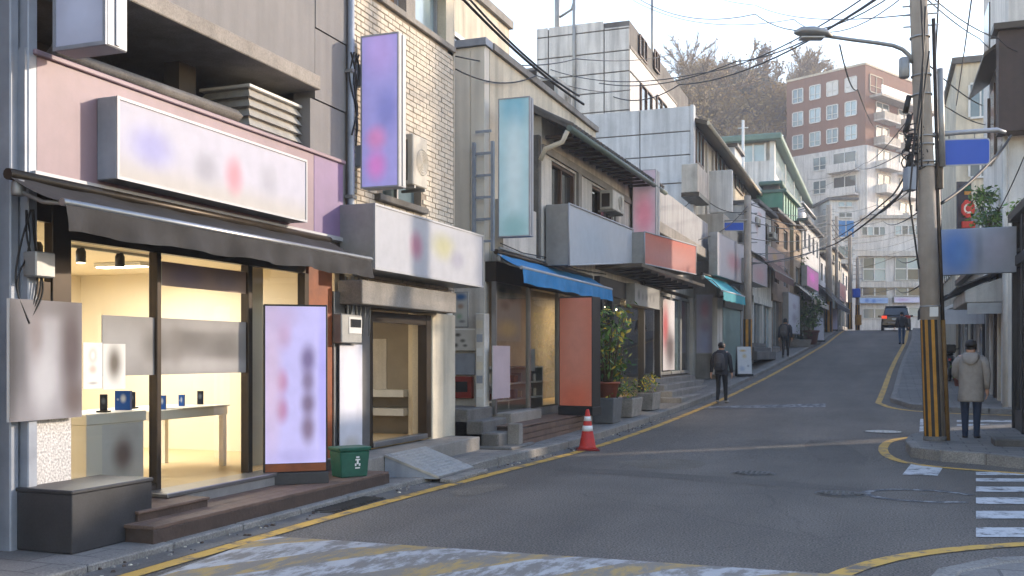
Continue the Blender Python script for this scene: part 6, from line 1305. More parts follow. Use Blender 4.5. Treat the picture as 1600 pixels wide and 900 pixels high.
rc = thing('cream_house', 'pale cream house rising behind the blue road sign', 'building', (5, 48, 1))
MB().box(2.85, 7, 44.0, 54, 1, 13.4).build('wall', M_WALLC, rc); MB().box(2.7, 7.1, 43.85, 54.1, 13.4, 13.65).build('parapet_cap', M_CONC_D, rc)
for z in (6.2, 8.8, 11.2):
    for x in (3.35, 4.5, 5.6):
        w = MB().box(x, x + .8, 43.95, 43.998, z, z + 1.3).build('window', M_WGLASS, rc); mb = MB()
        for q in ((x - .05, x + .03, z, z + 1.3), (x + .77, x + .85, z, z + 1.3), (x + .37, x + .43, z, z + 1.3), (x + .03, x + .77, z - .08, z), (x + .03, x + .77, z + 1.3, z + 1.38)): mb.box(q[0], q[1], 43.9, 43.949, q[2], q[3])
        mb.build('frame', M_WHITE, w)
for k in range(6): MB().box(2.78, 2.848, 45 + k * 1.4, 45.8 + k * 1.4, 5 , 6.3).build('window', M_WGLASSD, rc)
rf_ = thing('grey_house', 'plain grey houses further along the right side', 'building', (5, 64, 3)); MB().box(3.6, 9, 54.3, 90, 1.5, 9.5).build('wall', M_PANEL, rf_); MB().box(3.4, 9.1, 54.25, 90, 9.5, 9.75).build('roof', M_CONC_D, rf_)
for k in range(10): MB().box(3.52, 3.598, 55.5 + k * 3.2, 57 + k * 3.2, 5, 6.6).build('window', M_WGLASS, rf_)
vb = thing('vertical_banner', 'dark vertical banner with a red round shop emblem', 'banner', (2.4, 35, 5)); c = at(1506, 320, 31.5)
MB().obox(c, AX, (-S_, C_, 0), .22, .04, at(1506, 352, 31.5).z - 1.2, at(1506, 284, 31.5).z).build('board', mat('navy_board', (52, 54, 66), .6, .2, 3), vb)
q = at(1513, 326, 31.3); MB().add([q + Vector(AX) * (.22 * math.cos(a * math.pi / 4 + .39)) + Vector((0, 0, .30 * math.sin(a * math.pi / 4 + .39))) for a in range(8)] + [q + ay * .05 + Vector(AX) * (.22 * math.cos(a * math.pi / 4 + .39)) + Vector((0, 0, .30 * math.sin(a * math.pi / 4 + .39))) for a in range(8)], [tuple(range(8))] + [(8 + k, 8 + (k + 1) % 8, (k + 1) % 8, k) for k in range(8)]).build('emblem', M_RED, vb)
mb = MB(); pr = None      # pale open ring on the emblem
for k in range(11):
    a = R(50 + k * 26); i, o = [q - ay * .006 + Vector(AX) * (r * .9 * math.cos(a)) + Vector((0, 0, r * math.sin(a))) for r in (.1, .16)]
    if pr: mb.quad(pr[0], pr[1], o, i)
    pr = (i, o)
mb.build('emblem_ring', M_WHITE, vb)
for k, (m, z) in enumerate(((M_POLEY, .75), (M_GREEN, .55))): p = at(1512, 310 - k * 5, 31.35); MB().obox(p, AX, (-S_, C_, 0), .1, .02, p.z + .12, p.z + .3).build('emblem_patch', m, vb)
MB().obox(at(1513, 350, 31.4), AX, (-S_, C_, 0), .2, .04, at(1513, 356, 31.4).z, at(1513, 346, 31.4).z).build('emblem_foot', M_RED, vb)
rnd = random.Random(4)
tr_ = thing('roof_shrub', 'leafy green shrub growing above the right-hand sign', 'shrub', (2.9, 31, 4.6)); fo = MB(); st_ = MB()
for k in range(16):
    c = at(rnd.uniform(1518, 1572), rnd.uniform(296, 352), 25.6 + rnd.uniform(-.8, .4)); leaves(fo, c, .28, .3, .25, 34, .17, rnd, mixm=(6, 4, 0)); st_.tube([at(1548, 420, 25.8), at(1548, 370, 25.8), c], [.03, .02, .008], 5)
st_.build('stem', M_STEM, tr_); fo.build('foliage', LM, tr_)
t2 = thing('roof_shrub', 'small green sprig against the white wall at the picture edge', 'shrub', at(1588, 345, 20.2)); fo = MB(); leaves(fo, at(1590, 325, 20.0), .28, .25, .2, 70, .13, rnd, mixm=(6, 4, 0)); fo.build('foliage', LM, t2); MB().tube([at(1594, 350, 20.0), at(1590, 322, 20.0)], .012, 5).build('stem', M_STEM, t2)
# motorbike parked by the low shops
mk = thing('motorbike', 'dark parked motorbike between the pole and the pale doors', 'motorbike', (2.05, 35.2, gz(35.2) + .12)); bx0, by0, bz = 2.05, 35.2, gz(35.2) + .12
for dy in (-.62, .62):
    mb = MB(); mb.tube([(bx0, by0 + dy + .27 * math.cos(a * math.pi / 8), bz + .3 + .27 * math.sin(a * math.pi / 8)) for a in range(17)], .055, 8); mb.build('wheel', M_RUBBER, mk)
    MB().tube([(bx0 - .05, by0 + dy, bz + .3), (bx0 + .05, by0 + dy, bz + .3)], .12, 10).build('hub', M_GREYM, mk)
MB().loft([[(bx0 + w * math.cos(a * math.pi / 5), y + by0, bz + zc + h * math.sin(a * math.pi / 5)) for a in range(10)] for y, w, h, zc in ((-.8, .06, .05, .72), (-.45, .15, .1, .72), (-.05, .16, .14, .66), (.25, .17, .16, .72), (.5, .06, .08, .8))]).build('body', mat('dark_blue_paint', (38, 42, 54), .35, .15, 4), mk)
MB().box(bx0 - .12, bx0 + .12, by0 - .75, by0 - .05, bz + .8, bz + .88).build('seat', M_BLACK, mk, .03); MB().tube([(bx0, by0 + .62, bz + .3), (bx0, by0 + .45, bz + .95)], .035, 8).build('fork', M_GREYM, mk); MB().tube([(bx0 - .35, by0 + .35, bz + 1.02), (bx0, by0 + .45, bz + .98), (bx0 + .35, by0 + .35, bz + 1.02)], .02, 6).build('handlebar', M_BLACK, mk)
MB().lathe((bx0, by0 - .85, bz + .62), [(.03, 0), (.05, .03), (.05, .07), (.02, .09)], 8).build('tail_light', M_RED, mk); MB().box(bx0 - .17, bx0 + .17, by0 - .95, by0 - .6, bz + .88, bz + 1.15).build('top_box', M_BLACK, mk, .03)
potted('potted_plant', 'low green plant on the right pavement beside the motorbike', (2.25, 33.2, gz(33.2) + .12), (.18, .25), .5, .3, 10, 160, .12, 41, (7, 3, 0), potm=M_TERRA)
gc2 = thing('waste_bin', 'dark green bin by the shop doors past the pedestrian', 'bin', (2.55, 31.8, gz(31.8) + .12)); tapered(MB(), (2.55, 31.8, 0), (1, 0, 0), .26, .3, gz(31.8) + .12, gz(31.8) + .95, .85).build('tub', mat('bottle_green', (30, 52, 40), .5, .2, 5), gc2, .02); tapered(MB(), (2.55, 31.8, 0), (1, 0, 0), .28, .32, gz(31.8) + .952, gz(31.8) + 1.02, 1).build('lid', MATS['bottle_green'], gc2, .02)

# ================================================================== APARTMENTS, HILL AND TREES AT THE END OF THE STREET
CU, CV = Vector((C_, S_)), Vector((-S_, C_))      # across and along the view
def cw(r, d, z): p = CU * r + CV * d; return Vector((p.x, p.y, z))
apt = thing('apartment_building', 'red brick apartment block with white lower floors at the end of the street', 'building', cw(42, 118, 3.5))
u0 = (1352 - 800) / F; C0 = (u0 * 118, 118.0); dl = (-.669, .743); dr = (.743, .669)
class FA(Fac):
    def __init__(s, p, q):
        a, b = cw(p[0], p[1], 0), cw(q[0], q[1], 0); Fac.__init__(s, a.x, a.y, b.x, b.y)
Lw, Rw, HT = 10.7, 16.0, 36.2; zW = 26.6
A_L = FA((C0[0] + dl[0] * Lw, C0[1] + dl[1] * Lw), C0)      # left face, s 0..Lw towards the near corner, n to the viewer
A_R = FA(C0, (C0[0] + dr[0] * Rw, C0[1] + dr[1] * Rw))       # right face
for fa, W in ((A_L, Lw), (A_R, Rw)):
    fbox('brick_wall', M_REDBRICK, apt, fa, 0.01, W - .01, -.4, 0, zW, HT - .01)
    fbox('parapet_cap', M_WALLC, apt, fa, -.05, W + .05, -.45, .08, HT, HT + .25)
    fbox('white_wall', M_WHITEWALL, apt, fa, -.02, W + .02, -.4, .25, 3.4, zW - .01)
MB().hexa([cw(*p, 3.4) for p in ((C0[0] - .5, C0[1] + .8), (C0[0] + dr[0] * Rw - .4, C0[1] + dr[1] * Rw), (C0[0] + dr[0] * Rw + dl[0] * Lw, C0[1] + dr[1] * Rw + dl[1] * Lw), (C0[0] + dl[0] * Lw + .4, C0[1] + dl[1] * Lw + .4))] + [cw(*p, HT - .3) for p in ((C0[0] - .5, C0[1] + .8), (C0[0] + dr[0] * Rw - .4, C0[1] + dr[1] * Rw), (C0[0] + dr[0] * Rw + dl[0] * Lw, C0[1] + dr[1] * Rw + dl[1] * Lw), (C0[0] + dl[0] * Lw + .4, C0[1] + dl[1] * Lw + .4))]).build('core', M_REDBRICK, apt)
def awin(fa, s0, s1, n, z0, z1, m, fm, par=apt):
    w = fbox('window', m, par, fa, s0, s1, n, n + .05, z0, z1); mb = MB()
    for q in ((s0 - .08, s0 + .05, z0, z1), (s1 - .05, s1 + .08, z0, z1), ((s0 + s1) / 2 - .05, (s0 + s1) / 2 + .05, z0, z1), (s0 + .05, s1 - .05, z0 - .1, z0 + .03), (s0 + .05, s1 - .05, z1 - .03, z1 + .08), (s0 + .05, s1 - .05, z0 + (z1 - z0) * .33, z0 + (z1 - z0) * .33 + .06)): mb.fb(fa, q[0], q[1], n + .051, n + .13, q[2], q[3])
    mb.build('frame', fm, w)
rows = [34.2, 31.3, 28.4]
for z in rows:
    for px in (1247, 1274, 1301, 1330): s = A_L.s(px); awin(A_L, s - .72, s + .72, .0, z - .85, z + .8, random.choice((M_WGLASSL, M_WGLASSL, M_WGLASS, M_WHITE)), M_WHITE)
def balcony(fa, s0, s1, z, n0, dep, railm):
    b = fbox('balcony', M_WHITEWALL, apt, fa, s0, s1, n0, n0 + dep, z, z + .18)
    fbox('parapet', railm, b, fa, s0, s1, n0 + dep - .12, n0 + dep + .02, z + .182, z + 1.0); fbox('side_parapet', railm, b, fa, s0, s0 + .1, n0, n0 + dep - .122, z + .182, z + 1.0); return b
zl = 25.2
while zl > 12:
    s = A_L.s(1283); awin(A_L, s - .9, s + .9, .25, zl - .8, zl + .75, M_WGLASS, M_WHITE)
    s = A_L.s(1322); awin(A_L, s - 1.5, s + 1.5, .25, zl - 1.2, zl + .85, M_WGLASSD, M_WHITE); balcony(A_L, s - 1.9, s + 1.9, zl - 1.6, .25, 1.2, M_WHITEWALL)
    zl -= 2.9
zl = 31.4
while zl > 9:
    n = .0 if zl > zW else .25
    for sc0, hw in ((4.0, 1.5), (9.6, 1.6)):
        awin(A_R, sc0 - hw, sc0 + hw, n, zl - 1.2, zl + .8, M_WGLASS if int(zl) % 2 else M_WGLASSD, M_WHITE)
        balcony(A_R, sc0 - hw - .5, sc0 + hw + .5, zl - 1.65, n, 1.4, M_WHITEWALL if zl < zW else M_WALL)
    zl -= 2.9
fbox('roof_terrace', M_WALL, apt, A_R, 1.0, Rw, .01, 1.6, 32.4, 32.7); fbox('terrace_rail', M_WGLASSL, apt, A_R, 1.0, Rw, 1.5, 1.56, 32.71, 33.7)
awin(A_R, 1.0, 4.0, 0, 33.2, 35.2, M_REDBRICK, M_WALLC)
# glazed block at street level, square to the view
gb3 = thing('office_building', 'white low block with tall glazing and shop signs beyond the crest', 'building', cw(37, 95, 3.5))
Dg = 96.0; FB = FA(((1310 - 800) / F * Dg, Dg), ((1500 - 800) / F * Dg, Dg))     # s to the right, n to the viewer
def gb_(nm, m, p0, p1, t, b, n0, n1, par=gb3, bev=0): return fr(FB, nm, m, par, p0, p1, t, b, n0, n1, bev)
gb_('wall', M_WHITEWALL, 1335, 1500, 340, 530, -6, 0); gb_('cornice', M_WALLB, 1335, 1500, 392, 400, .01, .5); gb_('cornice', M_WALLB, 1335, 1500, 440, 449, .01, .35); gb_('cornice', M_WALL, 1345, 1500, 336, 341, .01, .4)
def panes(p0, p1, t, b, nx, ny, m):
    for i in range(nx):
        for j in range(ny):
            a = p0 + (p1 - p0) * i / nx; c = p0 + (p1 - p0) * (i + 1) / nx; tt = t + (b - t) * j / ny; bb_ = t + (b - t) * (j + 1) / ny
            w = gb_('window', random.choice((m, m, M_WGLASS, M_WGLASSL, M_WGLASSD)), a + .6, c - .6, tt + .6, bb_ - .6, .01, .06)
            mb = MB(); s0, s1, z0, z1 = FB.rect(a, c, tt, bb_, .06)
            for q in ((s0, s0 + .06, z0, z1), (s1 - .06, s1, z0, z1), (s0 + .06, s1 - .06, z0, z0 + .06), (s0 + .06, s1 - .06, z1 - .06, z1)): mb.fb(FB, q[0], q[1], .061, .14, q[2], q[3])
            mb.build('frame', M_WHITE, w)
panes(1346, 1383, 354, 368, 4, 1, M_WGLASS); panes(1398, 1440, 352, 367, 4, 1, M_WGLASS); panes(1348, 1384, 402, 439, 2, 2, M_WGLASS); panes(1398, 1436, 402, 438, 2, 2, M_WGLASS)
panes(1347, 1386, 449, 463, 2, 1, M_WGLASSD); panes(1398, 1438, 449, 463, 2, 1, M_WGLASSD); panes(1348, 1384, 482, 498, 2, 1, M_WGLASS); panes(1398, 1440, 480, 494, 2, 1, M_WGLASS)
lightbox('fascia_sign', 'pale blue shop sign with darker blue shapes beyond the parked car', FB, FB.s(1343, .5), FB.s(1388, .5), .02, .5, FB.z(1343, 474, .5), FB.z(1343, 465, .5), blur('blue_far_sign', (150, 176, 214), [(.25, .5, .1, .5, (60, 100, 170), .9), (.5, .4, .1, .5, (70, 110, 180), .9), (.75, .5, .2, .3, (100, 130, 180), .6)]))
lightbox('fascia_sign', 'white shop sign with faint lilac print beside the corner pole', FB, FB.s(1397, .5), FB.s(1440, .5), .02, .5, FB.z(1397, 473, .5), FB.z(1397, 464, .5), blur('lilac_far_sign', (206, 202, 220), [(.3, .5, .3, .4, (180, 150, 190), .7)]))
# blue sheeted corner and white annex left of it
an = thing('annex_building', 'white annex with blue shutters left of the glazed block', 'building', cw(34, 92, 3.5)); Dn = 91.0; FN = FA(((1300 - 800) / F * Dn, Dn), ((1345 - 800) / F * Dn, Dn))
fr(FN, 'wall', M_WHITEWALL, an, 1296, 1340, 312, 530, -5, 0); fr(FN, 'roof', M_CONC_D, an, 1294, 1342, 308, 312, -5.2, .3)
for p0, p1, t, b, m in ((1311, 1321, 345, 370, mat('blue_shutter', (58, 120, 176), .6, .15, 3)), (1323, 1334, 345, 370, MATS['blue_shutter']), (1312, 1320, 333, 339, M_WGLASSD), (1323, 1331, 333, 339, M_WGLASSD), (1310, 1320, 385, 402, M_WGLASS), (1322, 1332, 385, 402, M_WGLASS), (1310, 1332, 412, 440, M_WGLASSD), (1311, 1319, 316, 322, M_WGLASSL), (1323, 1331, 316, 322, M_WGLASSL)):
    w = fr(FN, 'window', m, an, p0, p1, t, b, .01, .06); s0, s1, z0, z1 = FN.rect(p0, p1, t, b, .06); MB().fb(FN, s0 - .1, s1 + .1, .061, .14, z0 - .1, z0 - .002).build('sill', M_WHITE, w)
# hill
def hillz(r, d):
    k = max(0, min(1, (d - 98) / 55)); k = k * k * (3 - 2 * k); e = max(0, min(1, (r + 130) / 60)) * max(0, min(1, (130 - r) / 60))
    return 3.2 + k * e * (27 + 3 * mnoise.noise((r * .03, d * .03, 0)))
MB().grid(lambda u, v: cw(-130 + 260 * u, 96 + 150 * v, hillz(-130 + 260 * u, 96 + 150 * v) - .5), 50, 40).build('hill', mat('leaf_litter_slope', (122, 100, 82), .95, .4, .2, bump=.3, bscl=3), kind='structure')
M_BARK = mat('bark', (112, 96, 84), .9, .25, 2); M_TWIG = mat('brown_twigs', (140, 122, 92), .9, .4, .3); M_TWIGG = mat('dry_leaves', (164, 138, 90), .9, .4, .4); M_EVER = mat('evergreen_leaf', (66, 74, 62), .85, .4, .5)
def bare_tree(seed, h, spread, dens, leafy):
    rnd = random.Random(seed); br = MB(); tw = MB()
    def grow(p, d, ln, r, lev):
        q = p + d * ln; mid = p.lerp(q, .5) + Vector((rnd.uniform(-1, 1), rnd.uniform(-1, 1), 0)) * ln * .06
        br.tube([p, mid, q], [r, r * .85, r * .65], 5 if lev < 2 else 3, cap=False)
        if lev >= 4:
            for _ in range(dens):
                a = p.lerp(q, rnd.random()); t = (d + Vector((rnd.uniform(-1, 1), rnd.uniform(-1, 1), rnd.uniform(-.5, .9))) * .9).normalized(); L = rnd.uniform(.5, 1.5); s = t.orthogonal().normalized() * .03
                tw.add([a - s, a + s, a + t * L], [(0, 1, 2)], 0)
                if leafy and rnd.random() < leafy:
                    b = a + t * L * .6; e = Vector((rnd.uniform(-1, 1), rnd.uniform(-1, 1), rnd.uniform(-1, 1))).normalized() * .15; g = e.cross(Vector((rnd.random(), rnd.random(), rnd.random()))).normalized() * .09
                    tw.add([b - g, b + e, b + g, b - e], [(0, 1, 2, 3)], 1)
            return
        n = 3 if lev < 3 else 2 + (rnd.random() < .6)
        for _ in range(n):
            nd = (d + Vector((rnd.uniform(-1, 1) * spread, rnd.uniform(-1, 1) * spread, rnd.uniform(-.1, .45)))).normalized(); grow(q if rnd.random() < .7 else mid, nd, ln * rnd.uniform(.62, .85), r * .62, lev + 1)
    grow(Vector((0, 0, 0)), Vector((0, 0, 1)), h * .3, h * .016, 0)
    return br, tw
def mesh_of(mb, name, mats):
    me = bpy.data.meshes.new(name); me.from_pydata(mb.v, [], mb.f)
    for m in mats: me.materials.append(m)
    me.polygons.foreach_set('material_index', mb.m); return me
VAR = []; VH = []
for sd, sp, dn, lf, lm in ((1, .75, 22, .05, M_TWIGG), (2, .65, 44, .6, M_TWIGG), (3, .7, 44, .95, M_EVER), (5, .8, 42, .4, M_TWIGG)):
    b, t = bare_tree(sd, 15, sp, dn, lf); VH.append(max(q[2] for q in t.v)); VAR.append((mesh_of(b, 'trunk', [M_BARK]), mesh_of(t, 'crown', [M_TWIG, lm])))
TREES = [(1052, 62, 150, 0, 1.3, 'bare brown tree nearest the panelled block on the hill'), (1072, 120, 128, 1, 1.15, 'russet tree low on the hill behind the blue-grey house'), (1092, 70, 152, 0, 1.35, 'tall thin bare tree left of the dark evergreen'), (1112, 130, 126, 1, 1.2, 'russet tree in front of the dark evergreen'), (1122, 78, 145, 3, 1.3, 'grey twiggy tree between the russet and evergreen trees'), (1140, 110, 140, 2, 1.2, 'dark evergreen tree in the middle of the hill'), (1160, 100, 150, 2, 1.3, 'broad dark evergreen above the glazed building'), (1182, 78, 152, 1, 1.6, 'large tan crowned tree above the green roof edge'), (1208, 84, 150, 3, 1.6, 'largest brown tree beside the red brick block'), (1226, 105, 158, 1, 1.3, 'tan tree whose trunk stands against the red brick block'), (1252, 95, 180, 0, 1.1, 'faint bare tree peeping over the red brick roof'), (1280, 100, 190, 0, 1.0, 'farthest faint bare tree over the red brick roof'), (1036, 90, 165, 3, 1.2, 'grey tree rising just behind the panelled block'), (1138, 66, 170, 0, 1.3, 'thin bare tree on the skyline behind the evergreens'), (1095, 160, 115, 1, 1.0, 'russet bush-like tree right above the gutter eave'), (1150, 165, 118, 3, 1.2, 'brown twiggy tree just above the glazed roof'), (1066, 100, 140, 1, 1.5, 'tan tree right behind the panelled block corner'), (1104, 105, 138, 3, 1.5, 'broad brown tree left of the evergreens'), (1172, 72, 160, 3, 1.7, 'tall brown crown behind the large tan tree'), (1198, 130, 135, 1, 1.3, 'tan tree low beside the red brick block'), (1218, 70, 165, 1, 1.5, 'tan crown touching the red brick roof corner'), (1130, 140, 122, 1, 1.2, 'russet tree directly above the dormer'), (1240, 88, 170, 3, 1.4, 'brown crown directly over the red brick roof corner'), (1082, 85, 150, 3, 1.3, 'brown twiggy tree behind the tall bare tree')]
for k, (px, py, D, vi, s, lb) in enumerate(TREES):
    u = (px - 800) / F; r = u * D; z = hillz(r, D) - 1.2; b = cw(r, D, z); t = thing('hill_tree', lb, 'tree', b, 'trees on the hill'); t.rotation_euler.z = k * 1.7; hh = CZ + (HY - py) / F * D - z
    t.scale = (s * 1.4, s * 1.4, max(.6, hh / VH[vi]))
    for nm, me in zip(('trunk', 'crown'), VAR[vi]): o = bpy.data.objects.new(nm, me); COL.objects.link(o); o.parent = t

# ================================================================== CAR AT THE CREST
def car(px, py, D, label):
    a, b = ray(px); x, y = a * D, b * D; z = gz(y); t = thing('parked_car', label, 'car', (x, y, z)); W = .93
    def sect(yv, w, zb, zt, wt):      # one cross-section, bottom to top
        return [(x - w, y + yv, z + zb), (x + w, y + yv, z + zb), (x + w * 1.0, y + yv, z + (zb + zt) * .5), (x + wt, y + yv, z + zt), (x - wt, y + yv, z + zt), (x - w, y + yv, z + (zb + zt) * .5)]
    M_CAR = mat('black_car_paint', (26, 29, 34), .2, .1, 3, spec=.7)
    body = MB().loft([sect(*s) for s in ((0, W * .9, .38, .95, W * .88), (.06, W, .3, 1.0, W * .95), (.6, W, .26, 1.02, W * .96), (2.4, W, .26, 1.0, W * .95), (3.6, W, .28, .98, W * .92), (4.35, W * .95, .32, .85, W * .85), (4.5, W * .8, .4, .7, W * .75))], smooth=False).build('body', M_CAR, t, .03)
    MB().loft([[(x - wb, y + yv, z + zb), (x + wb, y + yv, z + zb), (x + wt, y + yt, z + zt), (x - wt, y + yt, z + zt)] for yv, yt, wb, wt, zb, zt in ((.12, .42, W * .9, W * .72, 1.0, 1.58), (2.0, 2.0, W * .93, W * .76, 1.0, 1.66), (3.2, 2.5, W * .9, W * .74, 1.0, 1.6))], smooth=False).build('cabin', M_CAR, t, .03)
    MB().box(x - W * .74, x + W * .74, y + .35, y + 2.5, z + 1.655, z + 1.70).build('roof', M_WHITEA, t, .02)
    MB().quad((x - W * .82, y + .115, z + 1.08), (x + W * .82, y + .115, z + 1.08), (x + W * .68, y + .37, z + 1.52), (x - W * .68, y + .37, z + 1.52)).build('rear_window', M_WGLASSD, t)
    for sx in (-1, 1):
        MB().box(x + sx * W * .98, x + sx * W * .62, y - .03, y + .1, z + .82, z + 1.02).build('tail_light', mat('lit_tail_light', (230, 70, 36), .4, 0, 1, emit=.3) if sx < 0 and 'lit_tail_light' not in MATS else (MATS['lit_tail_light'] if sx < 0 else M_RED), t, .015)
        MB().box(x + sx * (W + .02), x + sx * (W + .22), y + 2.9, y + 3.0, z + 1.02, z + 1.16).build('wing_mirror', M_CAR, t, .03)
        for yv in (.75, 3.6):
            w = MB().tube([(x + sx * (W - .2), y + yv, z + .33), (x + sx * (W + .01), y + yv, z + .33)], .33, 18).build('wheel', M_RUBBER, t); MB().tube([(x + sx * W, y + yv, z + .33), (x + sx * (W + .02), y + yv, z + .33)], .2, 12).build('rim', M_GREYM, w)
    MB().box(x - W * .95, x + W * .95, y - .08, y + .1, z + .36, z + .62).build('bumper', M_CAR, t, .03); MB().box(x - .5, x + .5, y - .09, y - .079, z + .5, z + .54).build('bumper_trim', M_WHITEA, t)
    MB().box(x - .26, x + .26, y - .03, y - .005, z + .72, z + .84).build('number_plate', M_WHITE, t)
    return t
car(1400, 515, 67.0, 'black car with a pale roof and lit tail lights at the crest')

# ================================================================== PEOPLE
def person(label, loc, yaw, H, top, legs, hem, pose, extras):
    """Built facing +Y; the body is one skinned surface, clothing and bags are its children."""
    t = thing('person', label, 'person', loc); k = H / 1.72
    st_l, st_r, al, ar = pose['stride_l'], pose['stride_r'], pose['arm_l'], pose['arm_r']
    V, E, RR = [], [], []
    def v(p, r, par=None):
        V.append(Vector(p)); RR.append(r); i = len(V) - 1
        if par is not None: E.append((par, i))
        return i
    pel = v((0, 0, .95), .13); sp_ = v((0, .01, 1.12), .125, pel); ch = v((0, .0, 1.32), .14, sp_); nk = v((0, .01, 1.46), .058, ch); h0 = v((0, .02, 1.545), .078, nk); h1 = v((0, .015, 1.63), .092, h0); h2 = v((0, .0, 1.685), .062, h1)
    nose = v((0, .115, 1.585), .018, h0)
    for s, kf, arm in ((-1, st_l, al), (1, st_r, ar)):
        e = v((s * .09, .015, 1.585), .02, h0)
        hp = v((s * .095, 0, .9), .1, pel); kn = v((s * .095, kf[0], .5), .07, hp); an_ = v((s * .088, kf[1], .1 + kf[2]), .052, kn); he = v((s * .09, kf[1] - .03, .045 + kf[2]), .05, an_); to = v((s * .12, kf[1] + .18, .035 + kf[2] * .3), .042, he)
        sh = v((s * .17, 0, 1.40), .075, ch); el = v((s * .245, arm[0], 1.13), .05, sh); wr = v((s * (.25 + arm[3]), arm[1], arm[2]), .034, el); d = (V[wr] - V[el]).normalized()
        pm_ = v(V[wr] + d * .07, .036, wr)
        for j, (o, L) in enumerate(((-.028, .065), (-.01, .078), (.009, .073), (.026, .055))): f = v(V[pm_] + d * .04 + Vector((0, o, 0)), .0095, pm_); v(V[f] + (d + Vector((-s * .45, 0, 0))).normalized() * L, .008, f)
        f = v(V[wr] + d * .04 + Vector((0, .035, 0)), .011, wr); v(V[f] + (d + Vector((0, .5, 0))).normalized() * .045, .009, f)
    me = bpy.data.meshes.new('body_cage'); me.from_pydata([p * k for p in V], E, []); o = bpy.data.objects.new('body_cage', me); COL.objects.link(o)
    sk = o.modifiers.new('skin', 'SKIN'); o.modifiers.new('sub', 'SUBSURF').levels = 1
    for i, sv_ in enumerate(me.skin_vertices[0].data): sv_.radius = (RR[i] * k,) * 2; sv_.use_root = (i == 0)
    dg = bpy.context.evaluated_depsgraph_get(); bme_ = bpy.data.meshes.new_from_object(o.evaluated_get(dg)); bpy.data.objects.remove(o)
    bme_.materials.clear()
    for m in (M_SKINM, legs, pose['shoe'], M_HAIR, top): bme_.materials.append(m)
    for p in bme_.polygons:
        c = p.center / k; p.use_smooth = True
        p.material_index = 2 if c.z < .085 else 1 if c.z < .97 and abs(c.x) < .21 and not (abs(c.x) > .19 and c.z > .7) else 4 if .97 <= c.z < 1.44 and (c.z > arm_z(c, al, ar)) else 0
        if c.z > 1.535 and (c.y < .045 or c.z > 1.655) and not (abs(c.x) > .1): p.material_index = 3
    b = put('body', bme_, loc, t)
    # jacket: lofted trunk, sleeves and collar
    mb = MB(); n = 18
    def ring(z, w, d, cy=0, fold=0):
        return [Vector((w * math.cos(a) * (1 + fold * math.sin(5 * a + z * 9)), cy + d * math.sin(a) * (1 + fold * math.cos(4 * a + z * 7)), z)) * k for a in (2 * math.pi * i / n for i in range(n))]
    mb.loft([ring(hem, pose['hw'], .15, 0, .03), ring(hem + .04, pose['hw'] + .004, .152, 0, .03), ring((hem + 1.1) / 2, pose['hw'] - .01, .15, 0, .035), ring(1.1, .195, .145, 0, .03), ring(1.25, .205, .15, -.005, .02), ring(1.36, .205, .14, -.005, .01), ring(1.425, .16, .11, 0), ring(1.465, .085, .085, .01), ring(1.485, .07, .075, .015)])
    for s, arm in ((-1, al), (1, ar)):
        S0, S1, S2 = Vector((s * .165, 0, 1.385)), Vector((s * .25, arm[0], 1.13)), Vector((s * (.25 + arm[3]), arm[1], arm[2] + .01))
        pts = [S0, S0.lerp(S1, .35) + Vector((s * .03, 0, 0)), S0.lerp(S1, .75) + Vector((s * .012, 0, 0)), S1, S1.lerp(S2, .5), S2]
        mb.tube([p * k for p in pts], [q * k for q in (.08, .074, .065, .06, .054, .045)], 10)
    jk = mb; M = Matrix.Rotation(yaw, 4, 'Z')
    def fin(mb, nm, m, bev=0): mb.v = [tuple(M @ Vector(p) + Vector(loc)) for p in mb.v]; return mb.build(nm, m, t, bev)
    b.rotation_euler.z = yaw
    fin(jk, 'jacket', top)
    # hair cap
    mb = MB(); rr = []
    for i in range(7):
        ph = i / 6 * 1.75; z = 1.615 + .108 * math.cos(ph) - (.0 if i < 6 else .0); rr.append([Vector((.094 * math.sin(ph) * math.cos(a) + 0, -.006 + .112 * math.sin(ph) * math.sin(a) * (.75 if math.sin(a) > 0 else 1), z + (.045 if math.sin(a) > .2 and i > 3 else 0) - (pose.get('hair', 0) * (i > 4) if math.sin(a) < .3 else 0))) * k for a in (2 * math.pi * j / 16 for j in range(16))])
    mb.loft(list(reversed(rr))); fin(mb, 'hair', M_HAIR)
    if 'hood' in extras:
        mb = MB(); mb.loft([[Vector(((.10 + .045 * q) * math.cos(a) * 1.05, -.035 + (.085 + .04 * q) * math.sin(a), 1.50 - .055 * q - .05 * q * max(0, -math.sin(a)))) * k for a in (2 * math.pi * j / 16 for j in range(16))] for q in (0, .5, 1)], cap=False)
        mb.loft([[Vector((w * math.cos(a), yc + .045 * math.sin(a), z)) * k for a in (2 * math.pi * j / 12 for j in range(12))] for w, yc, z in ((.03, -.15, 1.29), (.10, -.155, 1.33), (.135, -.14, 1.40), (.125, -.11, 1.46), (.10, -.08, 1.49))]); fin(mb, 'hood', top)
    if 'pack' in extras:
        mp = extras['pack']; mb = MB(); mb.loft([[Vector((w * math.cos(a) * (1 if abs(math.cos(a)) < .8 else 1.02), -.235 + d * math.sin(a), z)) * k for a in (2 * math.pi * j / 14 for j in range(14))] for w, d, z in ((.10, .06, .93), (.145, .095, .96), (.155, .10, 1.08), (.15, .095, 1.25), (.12, .075, 1.37), (.06, .04, 1.41))]); fin(mb, 'backpack', mp)
        for s in (-1, 1):
            mb = MB(); mb.tube([Vector(p) * k for p in ((s * .09, -.16, 1.38), (s * .10, -.05, 1.475), (s * .11, .10, 1.42), (s * .12, .15, 1.25), (s * .13, .05, 1.05), (s * .12, -.15, .99))], .018, 6); fin(mb, 'strap', M_BLACK)
